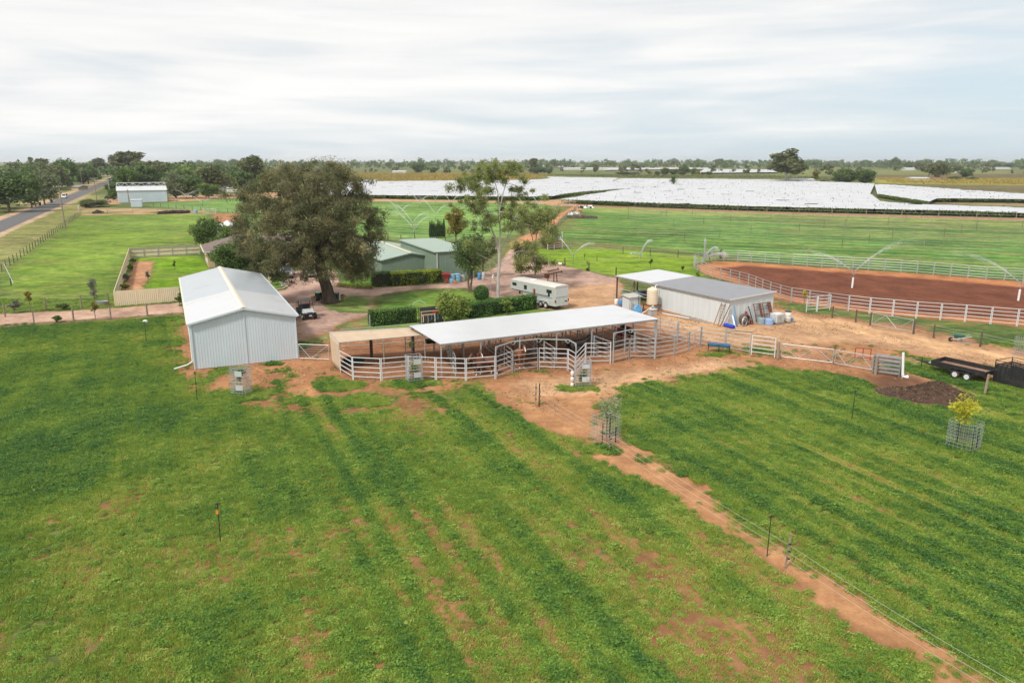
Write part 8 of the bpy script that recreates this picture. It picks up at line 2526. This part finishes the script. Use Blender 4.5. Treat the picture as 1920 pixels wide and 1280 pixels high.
# wheelbarrow
def barrow():
    o = empty("wheelbarrow", "dark green wheelbarrow standing by the wire fence right of the braced gate", "wheelbarrow", loc=(lambda g:(g.x,g.y,0))(G(1796,640.5)), rz=R(165))
    mb = MB(); mb.add([(-.5,-.33,.62),(.5,-.36,.66),(.5,.36,.66),(-.5,.33,.62),(-.3,-.2,.32),(.25,-.22,.32),(.25,.22,.32),(-.3,.2,.32)],[(0,4,5,1),(1,5,6,2),(2,6,7,3),(3,7,4,0),(4,7,6,5)]); mb.build("tray", surf("dark_teal_paint",(.03,.13,.11),.45), o)
    mb = MB(); mb.wheel((.62,0,.2),(0,1,0),.2,.09,n=16); mb.build("wheel", M_TYRE, o, smooth=True)
    for s in (1,-1):
        mb = MB(); mb.path([(.62,s*.07,.2),(.2,s*.2,.30),(-.4,s*.28,.45),(-1.0,s*.3,.62)],.022,6); mb.build("handle", M_GALV, o)
        mb = MB(); mb.bar((-.3,s*.22,.4),(-.36,s*.25,0),.03); mb.build("leg", M_GALV, o)
barrow()
o = empty("garden_hose", "thin pale blue hose hanging beside the wheelbarrow", "hose", loc=(lambda g:(g.x,g.y,0))(G(1785,640)))
mb = MB(); mb.path([(0,0,.75),(.12,-.1,.35),(.4,-.3,.05),(.9,-.5,.03),(1.5,-.6,.03)],.02,6); mb.build("tube", M_LBLUE, o, smooth=True)

# ---- tree guards
def ibc_guard(label, p, rz, tiers=2, plates="both", plant=True, seed=1, side=1.0, tallplant=0.0):
    g = G(*p); g.z = 0
    o = empty("tree_guard", label, "tree guard", loc=g, rz=rz)
    for t in range(tiers):
        mb = MB(); z0 = .02+t*1.0
        w, d = .55*side, .48*side
        for z in (.03,.22,.41,.60,.79,.98):
            zz = z0+z
            for a, b in (((-w,-d),(w,-d)),((w,-d),(w,d)),((w,d),(-w,d)),((-w,d),(-w,-d))): mb.bar((*a,zz),(*b,zz),.024)
        for k in range(6):
            x = -w+2*w*k/5
            for y in (-d,d): mb.bar((x,y,z0+.03),(x,y,z0+.98),.016)
        for k in range(1,5):
            y = -d+2*d*k/5
            for x in (-w,w): mb.bar((x,y,z0+.03),(x,y,z0+.98),.016)
        c = mb.build("cage", M_GALV, o)
        if plates:
            mb = MB(); mb.box(-.12,.42,-d-.045,-d-.03,z0+.42,z0+.80); pl = mb.build("sign_plate", surf("bare_zinc_plate",(.55,.58,.60),.4,.3,.08,3), c)
            if plates == "signs":
                if t == 1:
                    mb = MB(); mb.box(-.10,.40,-d-.05,-d-.045,z0+.74,z0+.785); mb.build("blue_band", surf("sign_blue",(.05,.12,.42),.5), c)
                    mb = MB(); mb.add([(.08,-d-.052,z0+.68),(.24,-d-.052,z0+.68),(.16,-d-.052,z0+.52)],[(0,2,1)]); mb.add([(.08,-d-.05,z0+.50),(.24,-d-.05,z0+.50),(.24,-d-.05,z0+.53),(.08,-d-.05,z0+.53)],[(0,1,2,3)]); mb.build("white_mark", M_WPAINT, c)
                else:
                    for x in (.0,.13):
                        mb = MB(); mb.wheel((x,-d-.048,z0+.62),(0,1,0),.055,.008,r_in=.02,n=14); mb.build("white_mark", M_WPAINT, c)
                    mb = MB(); mb.wheel((.24,-d-.048,z0+.60),(0,1,0),.03,.008,n=12); mb.build("green_dot", surf("sign_green",(.03,.3,.12),.5), c)
                    mb = MB(); mb.box(.30,.40,-d-.052,-d-.045,z0+.60,z0+.74); mb.build("white_label", M_WPAINT, c)
                    mb = MB(); mb.box(.30,.40,-d-.052,-d-.045,z0+.44,z0+.54); mb.build("yellow_label", M_YEL, c)
    return o
def guard_tree(label, p, h, leaf, seed, w=.45, name="sapling", lo=.3, per=75):
    g = G(*p); g.z = 0; rng = np.random.default_rng(seed)
    t, c = tree_data("t", h, w, h*lo, 14, per, leaf, (.17,.075), rng, trunk_r=.03, hollow=.1, rcl=.5, droop=.3)
    return plant_tree(name, label, "sapling", (g.x,g.y), [t,c])
ibc_guard("two tier wire tree guard with blank plates, nearest the white shed end wall", (454,739), R(-12))
guard_tree("short green sapling inside the tree guard near the white shed", (454,737), 2.15, "mid", 611, .3)
ibc_guard("two tier wire tree guard in front of the left pen rails", (777,715), R(20), plates="both")
guard_tree("leafy sapling growing inside the tree guard at the pen rails", (777,713), 1.95, "lime", 612, .36, lo=.1)
ibc_guard("two tier wire tree guard with sign plates, a yellow label and white marks", (1092,723), R(4), plates="signs")
guard_tree("wispy sapling inside the tree guard with sign plates", (1092,721), 1.4, "mid", 613, .3, lo=.1)
for i, (x, y) in enumerate(((1072.5,699),(1071,712),(1069.5,724))):
    g = G(1073,724); o = empty("gate_spring", ["white and orange electric fence handle, top one on the signed tree guard","white and orange electric fence handle, middle one on the signed tree guard","white and orange electric fence handle, lowest one on the signed tree guard"][i], "fence handle", loc=(g.x-.02, g.y-.1, 1.02-.44*i))
    mb = MB(); mb.lathe([(.05,-.16),(.12,-.12),(.14,0),(.11,.12),(.05,.16)], n=12); mb.build("grip", M_WHITE, o, smooth=True)
    mb = MB(); mb.lathe([(.13,-.05),(.145,-.02),(.13,.01)], n=12); mb.build("orange_band", M_ORG, o); mb = MB(); mb.tube((.0,0,.14),(.12,.05,.24),.03); mb.build("hook", M_BLACK, o)
def mesh_guard(label, p, rz, h, s, stakes, mat=M_GALV, step=.2):
    g = G(*p); g.z = 0
    o = empty("tree_guard", label, "tree guard", loc=g, rz=rz)
    rng = random.Random(int(p[0])); ring = []
    base = [(-s,-s),(s,-s),(s,s),(-s,s)]
    mb = MB(); n = int(h/step)
    def pt(i, k, z):
        a = base[i % 4]; b = base[(i+1) % 4]; t = k/6
        bul = .06*math.sin(math.pi*t)*(1+.6*math.sin(z*3+i))
        x = a[0]+(b[0]-a[0])*t; y = a[1]+(b[1]-a[1])*t
        l = math.hypot(x,y); return (x+x/l*bul, y+y/l*bul, z)
    for j in range(n+1):
        z = .05+j*step
        for i in range(4):
            for k in range(6): mb.bar(pt(i,k,z), pt(i,k+1,z), .012)
    for i in range(4):
        for k in range(6):
            zs = [.05+j*step*2 for j in range(n//2+1)]
            for z0, z1 in zip(zs[:-1], zs[1:]): mb.bar(pt(i,k,z0), pt(i,k,z1), .010)
    mb.build("mesh_cage", mat, o)
    for (x, y, hh) in stakes:
        mb = MB(); mb.bar((x,y,0),(x+.02,y,hh),.05); mb.build("stake", M_BLACK, o)
    return o
mesh_guard("square wire mesh tree guard on the fence strip round a silvery sapling", (1135,826), R(38), 1.65, .62, [(-.55,-.3,1.3),(.55,.2,1.6),(.2,-.62,1.0)])
guard_tree("silvery olive leaved sapling spreading above the mesh guard on the fence strip", (1137,822), 2.6, "grey", 621, .95, lo=.5, per=26)
mesh_guard("wire mesh tree guard round the yellow leaved tree by the manure heap", (1805,840), R(35), 1.72, .66, [(-.3,-.6,1.55),(.35,.5,1.4),(.5,-.5,1.3)])
o_ = guard_tree("bright yellow leaved young tree rising above its mesh guard", (1803,836), 3.35, "yellow", 622, .85, name="young_tree", lo=.42)
mesh_guard("wire mesh tree guard at the right picture edge by the wire fence", (1921,668), R(20), 1.75, .62, [(-.4,-.5,1.6)])

# ---- sprinklers and their jets
def water_mat():
    m = bpy.data.materials.new("water_spray"); nt, b = nodes_of(m); N = nt.nodes.new; L = nt.links.new
    d = N("ShaderNodeBsdfDiffuse"); d.inputs["Color"].default_value = (.86,.88,.89,1)
    t2 = N("ShaderNodeBsdfTranslucent"); t2.inputs["Color"].default_value = (.8,.82,.83,1)
    mx0 = N("ShaderNodeMixShader"); mx0.inputs[0].default_value = .5; L(d.outputs[0], mx0.inputs[1]); L(t2.outputs[0], mx0.inputs[2])
    tr = N("ShaderNodeBsdfTransparent"); mx = N("ShaderNodeMixShader"); mx.inputs[0].default_value = .17
    L(tr.outputs[0], mx.inputs[1]); L(mx0.outputs[0], mx.inputs[2])
    o = [n for n in nt.nodes if n.type == 'OUTPUT_MATERIAL'][0]; L(mx.outputs[0], o.inputs["Surface"]); return m
M_WATER = water_mat()
def jet(root, z, az, reach, rise, seed, thick=.05, n=900, spread=.22, steep=None):
    """a thrown stream of drops: dense at the nozzle, breaking up along its arc"""
    rng = np.random.default_rng(seed)
    t = .58*rng.random(n)**1.35
    sp = thick*.6+spread*reach*t**1.5*.42
    x = reach*t; zz = z+rise*3.2*t*(1-t)
    fall = np.abs(rng.normal(0,1,n))*sp*1.6*t
    off = rng.normal(0,1,(n,3))*sp[:,None]*.5
    c = np.stack([x*math.cos(az), x*math.sin(az), zz-fall], 1)+off
    c[:,2] = np.maximum(c[:,2], .05)
    slope = rise*4*(1-2*t)/reach
    d = np.stack([np.full(n,math.cos(az)), np.full(n,math.sin(az)), slope],1); d /= np.linalg.norm(d,axis=1,keepdims=True)
    e = rng.normal(0,1,(n,3)); e -= d*(e*d).sum(1,keepdims=True); e /= np.linalg.norm(e,axis=1,keepdims=True)
    l = (.16+.25*(1-t))[:,None]*(.5+rng.random(n))[:,None]*(1.0 if thick < .06 else 1.5); w = (thick*.55*(1-1.15*t))[:,None]*(.6+.8*rng.random(n))[:,None]
    V = np.stack([c-d*l, c+e*w, c+d*l, c-e*w], 1)
    return quads_mesh("water_jet", V, 4, M_WATER, None, root)
def sprinkler(label, p, h, jets, m=M_BLACK, r=.022, name="sprinkler", thick=.05, n=900, pvc=False):
    g = G(*p); g.z = 0
    o = empty(name, label, "sprinkler", loc=g)
    if pvc:
        mb = MB(); mb.tube((0,0,0),(.02,0,1.32),.12,n=16); mb.build("pvc_sleeve", M_WHITE, o, smooth=True)
    mb = MB(); mb.tube((0,0,0),(.03,0,h),r,r*.8,8); mb.build("riser", m, o)
    mb = MB(); mb.tube((.03-.1,0,h+.02),(.03+.12,0,h+.07),.03); mb.tube((.03,0,h-.05),(.03,0,h+.1),.028); mb.build("nozzle", M_BLACK, o)
    for i, (az, reach, rise) in enumerate(jets): jet(o, h, R(az), reach, rise, int(p[0]*7+i), thick, n)
    return o
sprinkler("sprinkler on the bright lawn throwing a y of two strong jets", (1074.5,498), 1.55, [(152,11,5.0),(28,7,2.4)], thick=.05, n=1000)
sprinkler("sprinkler on the lawn behind the open bay throwing one tall curved jet", (1200,490), 1.1, [(40,5,2.8),(170,2.5,.3)], thick=.07)
sprinkler("tall plume of water from a sprinkler inside the curved arena corner", (1320,496), 1.0, [(80,1.2,3.4),(20,4,2.0),(0,6,1.0)], thick=.11, n=1300, pvc=False)
sprinkler("arena sprinkler in a white sleeve throwing two long jets, left one", (1597.5,539.5), 2.0, [(160,13,3.4),(18,20,5.2)], M_GALV, thick=.045, n=1100, pvc=True)
sprinkler("arena sprinkler in a white sleeve by the right picture edge", (1909,563.5), 2.0, [(160,15,4.4),(15,15,3)], M_GALV, thick=.045, n=1000, pvc=True)
for i, (lb, x, y) in enumerate((("middle paddock sprinkler nearest the green sheds", 777,444),("middle paddock sprinkler second from the green sheds", 774,430),("middle paddock sprinkler above the pencil cypress row", 817,414),
      ("middle paddock sprinkler far left behind the huge tree", 750,410),("middle paddock sprinkler in the far row, left of the tall gum", 787,391),("middle paddock sprinkler in the far row by the vine hedge", 816,382),
      ("middle paddock sprinkler in the far row nearest the tall gum", 846,390),("middle paddock sprinkler seen through the tall gum", 905,436),("middle paddock sprinkler right of the tall gum", 986,404),("middle paddock sprinkler at the corner by the orange track", 1010,394),
      ("left crop sprinkler nearest the road", 332,381),("left crop sprinkler throwing the widest v", 380,388),("left crop sprinkler before the white walled shed", 437,372),("left crop sprinkler behind the widest v", 350,374))):
    sprinkler(lb, (x,y), 1.5, [(158-i*3,12.5,5.2+.5*(i%3)),(30+i*2,7.5,3.4-.4*(i%2))] if i < 10 else [(160,15,3.4),(20,13,3.2)], thick=.065, n=420, r=.05)
sprinkler("dry black riser sprinkler with an orange tag in the near left paddock", (413.5,1016), 1.75, [], thick=.05)
g = G(413.5,1016); o = empty("flag_tag", "bright orange tag tied near the top of the near riser sprinkler", "tag", loc=(g.x,g.y,1.5))
mb = MB(); mb.add([(-.05,-.05,.0),(.05,-.05,.05),(.06,-.06,-.14),(-.02,-.07,-.18)],[(0,3,2,1)]); e = mb.build("ribbon", M_ORG, o); md = e.modifiers.new("t",'SOLIDIFY'); md.thickness=.02
sprinkler("dry riser sprinkler with a pale upper pipe beside the electric fence strip", (1438,1042), 1.75, [])
sprinkler("dry black riser sprinkler left of the tree guard near the white shed", (370,752), 2.0, [])
sprinkler("dry riser sprinkler out in the right near paddock", (1597,787), 1.85, [])
sprinkler("dry riser sprinkler topped with a white head in front of the left track", (274.5,640), 1.7, [])
g = G(274.5,640); o = empty("plastic_cup", "white plastic cup on top of the riser before the left track", "cap", loc=(g.x+.1,g.y,1.75))
mb = MB(); mb.lathe([(.1,0),(.2,.06),(.2,.2),(.12,.24)], n=14); mb.build("cup", M_WHITE, o, smooth=True); mb = MB(); mb.box(-.08,.08,-.22,-.18,.08,.16); mb.build("slot", M_BLACK, o)

# ---- power poles and their lines
POLES = []
def power_pole(label, p, h, lean=0.0, arm=1.2, m=None, lamp=False):
    g = G(*p); g.z = 0
    o = empty("power_pole", label, "power pole", loc=g, rz=ANG_V-math.pi/2)
    mb = MB(); mb.tube((0,0,0),(lean,0,h),.19,.12,10); mb.build("pole", m or M_POST, o, smooth=True)
    mb = MB(); mb.bar((lean-arm,-.12,h-.5),(lean+arm,-.12,h-.5),.13,.16); mb.build("crossarm", m or M_POST, o)
    for x in (-arm+.1,-arm*.35,arm*.35,arm-.1):
        mb = MB(); mb.lathe([(.05,0),(.09,.06),(.05,.1),(.09,.16),(.04,.22)], (lean+x,-.12,h-.42), 8); mb.build("insulator", M_WHITE, o)
    if lamp:
        mb = MB(); mb.path([(lean,0,h-1.2),(lean+1.0,0,h-.9),(lean+1.8,0,h-.85)],.05,6); mb.box(lean+1.6,lean+2.2,-.12,.12,h-.92,h-.8); mb.build("lamp_arm", M_GALV, o)
    POLES.append((g, h, lean)); return o
power_pole("tall grey timber power pole at the roadside, nearest and leaning slightly", (122.5,428.5), 10.4, -.15)
power_pole("second timber power pole up the road, near the wide olive bush", (183,385.5), 10.2, -.1)
power_pole("pale concrete street pole beside the parked dark car", (206.5,368), 9.6, 0, .8, M_CONC, True)
power_pole("power pole further up the road past the trees", (203,345), 9.5, 0, 1.0)
power_pole("power pole among the trees left of the road", (154,346), 10, 0, 1.0)
power_pole("short pole rising in front of the lattice roof shed", (243.5,386), 6.0, -.2, .3)
def line(label, a, b, off, sag, r=.012):
    A, ha, la = a; B, hb, lb = b
    o = empty("power_line", label, "cable", loc=A)
    for k in off:
        mb = MB(); n = 10
        ux = Vector((EU.x,EU.y,0))
        p0 = A+ux*(k+la)+Vector((0,0,ha-.2))-A; p1 = B+ux*(k+lb)+Vector((0,0,hb-.2))-A
        mb.path([p0+(p1-p0)*i/n-Vector((0,0,sag*math.sin(math.pi*i/n))) for i in range(n+1)], r, 4, cap=False); mb.build("cable", M_BLACK, o)
line("power lines between the two nearest roadside poles", POLES[0], POLES[1], (-1.1,-.4,.4,1.1), 1.6)
line("power lines from the second pole to the pole past the trees", POLES[1], POLES[3], (-1,-.4,.4,1), 1.6)
gl = G(-160, 520); line("power lines running off to the left from the nearest pole", POLES[0], (Vector((gl.x,gl.y,0)), 10.4, 0), (-1.1,-.4,.4,1.1), 1.6)

# ---- small things by the road
o = empty("meter_cabinet", "small white cabinet in the low bushes at the roadside", "cabinet", loc=(lambda g:(g.x,g.y,0))(G(175,388.5)), rz=.4)
mb = MB(); mb.box(-.8,.8,-.5,.5,0,1.3); mb.build("box", M_OFFW, o, bevel=.03); mb = MB(); mb.box(-.9,.9,-.6,.6,1.3,1.4); mb.build("roof", M_GALV, o)
for lb, p in (("white stub post by the roadside bushes, left one of a pair", (147.5,393.5)),("white stub post by the roadside bushes, right one of a pair", (158.5,390))): lone_post(lb, p, 1.4, M_WPAINT, .16, name="marker_post")
g = G(193,571); o = empty("bath_trough", "grey white bath trough beside the left track posts", "trough", loc=(g.x,g.y,0), rz=.25)
mb = MB(); mb.lathe([(.3,0),(.42,.3),(.46,.42),(.42,.42),(.36,.2)], n=20); e = mb.build("basin", M_GALV, o, smooth=True); e.scale = (1.6,.8,1)
# gazebo
o = empty("gazebo", "white peaked garden gazebo between the trees behind the house", "gazebo", loc=(lambda g:(g.x,g.y,0))(G(428,441)))
mb = MB(); mb.add([(-1.7,-1.7,2.2),(1.7,-1.7,2.2),(1.7,1.7,2.2),(-1.7,1.7,2.2),(0,0,3.3)],[(0,1,4),(1,2,4),(2,3,4),(3,0,4)]); mb.build("canopy", M_WPAINT, o)
for x in (-1.6,1.6):
    for y in (-1.6,1.6):
        mb = MB(); mb.bar((x,y,0),(x,y,2.2),.08); mb.build("post", M_WPAINT, o)
# garden beds by the drive
def bed():
    o = empty("garden_edging", "curved pale stone edging round the garden bed left of the driveway", "edging", loc=(lambda g:(g.x,g.y,0))(G(521,543)))
    b = o.location; mb = MB()
    pts = [G(519,544.5),G(530,542.5),G(538,538.5),G(541,533),G(538,530)]
    for p, q in zip(pts[:-1],pts[1:]):
        p.z = q.z = .07; mb.bar(p-Vector((b.x,b.y,0)), q-Vector((b.x,b.y,0)), .22, .16)
    mb.build("stones", surf("sandstone",(.45,.32,.22),.9,0,.15,4), o)
    for i, (px, py) in enumerate(((530,540),(536,536),(528,536))):
        g = G(px,py); c = TR.normal(0,.2,(50,3))*np.array([1,1,.6])+np.array([0,0,.3])
        e = empty("white_flowers", ["white flowering plant nearest the driveway edging","white flowering plant at the bend of the driveway edging","white flowering plant behind the others in the edged bed"][i], "flowers", loc=(g.x,g.y,0))
        quads_mesh("petals", cards(c,.15,.12,TR), 4, leafy("white_petals",(.5,.5,.45),(.78,.78,.74),None,.2), {"tint": TR.random(50)}, e)
        quads_mesh("leaves", cards(c*np.array([1.1,1.1,.6]),.2,.09,TR), 4, LEAF["mid"], {"tint": TR.random(50)}, e)
    o = empty("garden_lamp", "black garden lamp post in the edged bed by the driveway", "lamp", loc=(lambda g:(g.x,g.y,0))(G(533,531)))
    mb = MB(); mb.tube((0,0,0),(0,0,1.9),.04); mb.build("post", M_BLACK, o); mb = MB(); mb.lathe([(.08,1.9),(.14,2.2),(.02,2.35)], n=10); mb.build("lantern", M_WHITE, o)
    o = empty("letter_box", "cream brick pillar at the end of the house garden", "pillar", loc=(lambda g:(g.x,g.y,0))(G(507,529)))
    mb = MB(); mb.box(-.2,.2,-.2,.2,0,.95); mb.build("pillar", M_BRICK, o); mb = MB(); mb.box(-.25,.25,-.25,.25,.95,1.02); mb.build("cap", M_CREAM, o)
    # border of low plants in front of the small lawn
    P = [G(x,y) for x,y in ((632,536.5),(645,538.5),(665,540.5),(685,541.5),(700,541))]
    o = empty("border_plants", "low orange tinged border plants along the small lawn right of the trunk", "plants", loc=P[0]); o.location.z = 0
    c = []
    for p, q in zip(P[:-1],P[1:]):
        for i in range(260):
            v = p.lerp(q, TR.random())-P[0]; c.append((v.x+TR.normal(0,.18), v.y+TR.normal(0,.18), .05+.4*TR.random()))
    c = np.array(c); quads_mesh("foliage", cards(c,.2,.08,TR,-.2), 4, LEAF["autumn"], {"tint": TR.random(len(c))}, o)
    for i, px in enumerate((637,649,664,680,690)):
        g = G(px, 533-.6*(i%2)); e = empty("standard_rose", "white standard rose on a thin stem in the small lawn, "+["nearest the trunk","second from the trunk","in the middle of five","second from the lime hedge","nearest the lime hedge"][i], "rose", loc=(g.x,g.y,0))
        mb = MB(); mb.tube((0,0,0),(0,0,1.0),.025); mb.build("stem", M_BROWNBARK, e)
        c = TR.normal(0,.2,(90,3))+np.array([0,0,1.25]); quads_mesh("leaves", cards(c,.16,.09,TR), 4, LEAF["mid"], {"tint": TR.random(90)}, e)
        c = TR.normal(0,.22,(22,3))+np.array([0,0,1.3]); quads_mesh("blooms", cards(c,.13,.12,TR), 4, MATS["white_petals"], {"tint": TR.random(22)}, e)
bed()

# loose litter of the yard: straw, chips, small stones
def litter():
    rng = np.random.default_rng(901); n = 26000
    P = [G2(p) for p in [(340,640),(345,700),(480,745),(700,730),(985,772),(1060,805),(1120,755),(1290,704),(1540,702),(1900,770),(1990,700),(1720,618),(1440,566),(1150,575),(1000,602),(700,600),(560,650)]]
    xs = [p[0] for p in P]; ys = [p[1] for p in P]
    x = min(xs)+rng.random(n)*(max(xs)-min(xs)); y = min(ys)+rng.random(n)*(max(ys)-min(ys))
    ok = (poly_sd(P, x, y) > .3) & (fbm(x*.4, y*.4, 911, 3) > .45)
    x = x[ok]; y = y[ok]; m = len(x)
    c = np.stack([x, y, np.full(m, .03)], 1)
    o = quads_mesh("straw_litter", cards(c, .17, .06, rng, 0, .25), 4, leafy("litter_bits",(.10,.055,.032),(.42,.30,.17),(.55,.44,.27),.05), {"tint": rng.random(m)})
    tag(o, "straw and chips scattered over the orange yard", "litter", kind="stuff")
litter()

# ---------------------------------------------------------------- the air between us and the horizon
mb = MB(); mb.box(-9500, 9500, -60, 8200, -1.2, 42)
hz = mb.build("haze", []); tag(hz, "thin blue haze over the far country", "haze", kind="stuff")
hm = bpy.data.materials.new("air"); hm.use_nodes = True
_nt = hm.node_tree; _nt.nodes.clear()
_o = _nt.nodes.new("ShaderNodeOutputMaterial"); _v = _nt.nodes.new("ShaderNodeVolumePrincipled")
_v.inputs["Color"].default_value = (0.95, 0.975, 1.0, 1); _v.inputs["Density"].default_value = 0.0001; _v.inputs["Anisotropy"].default_value = 0.2
_nt.links.new(_v.outputs[0], _o.inputs["Volume"]); hz.data.materials.append(hm)
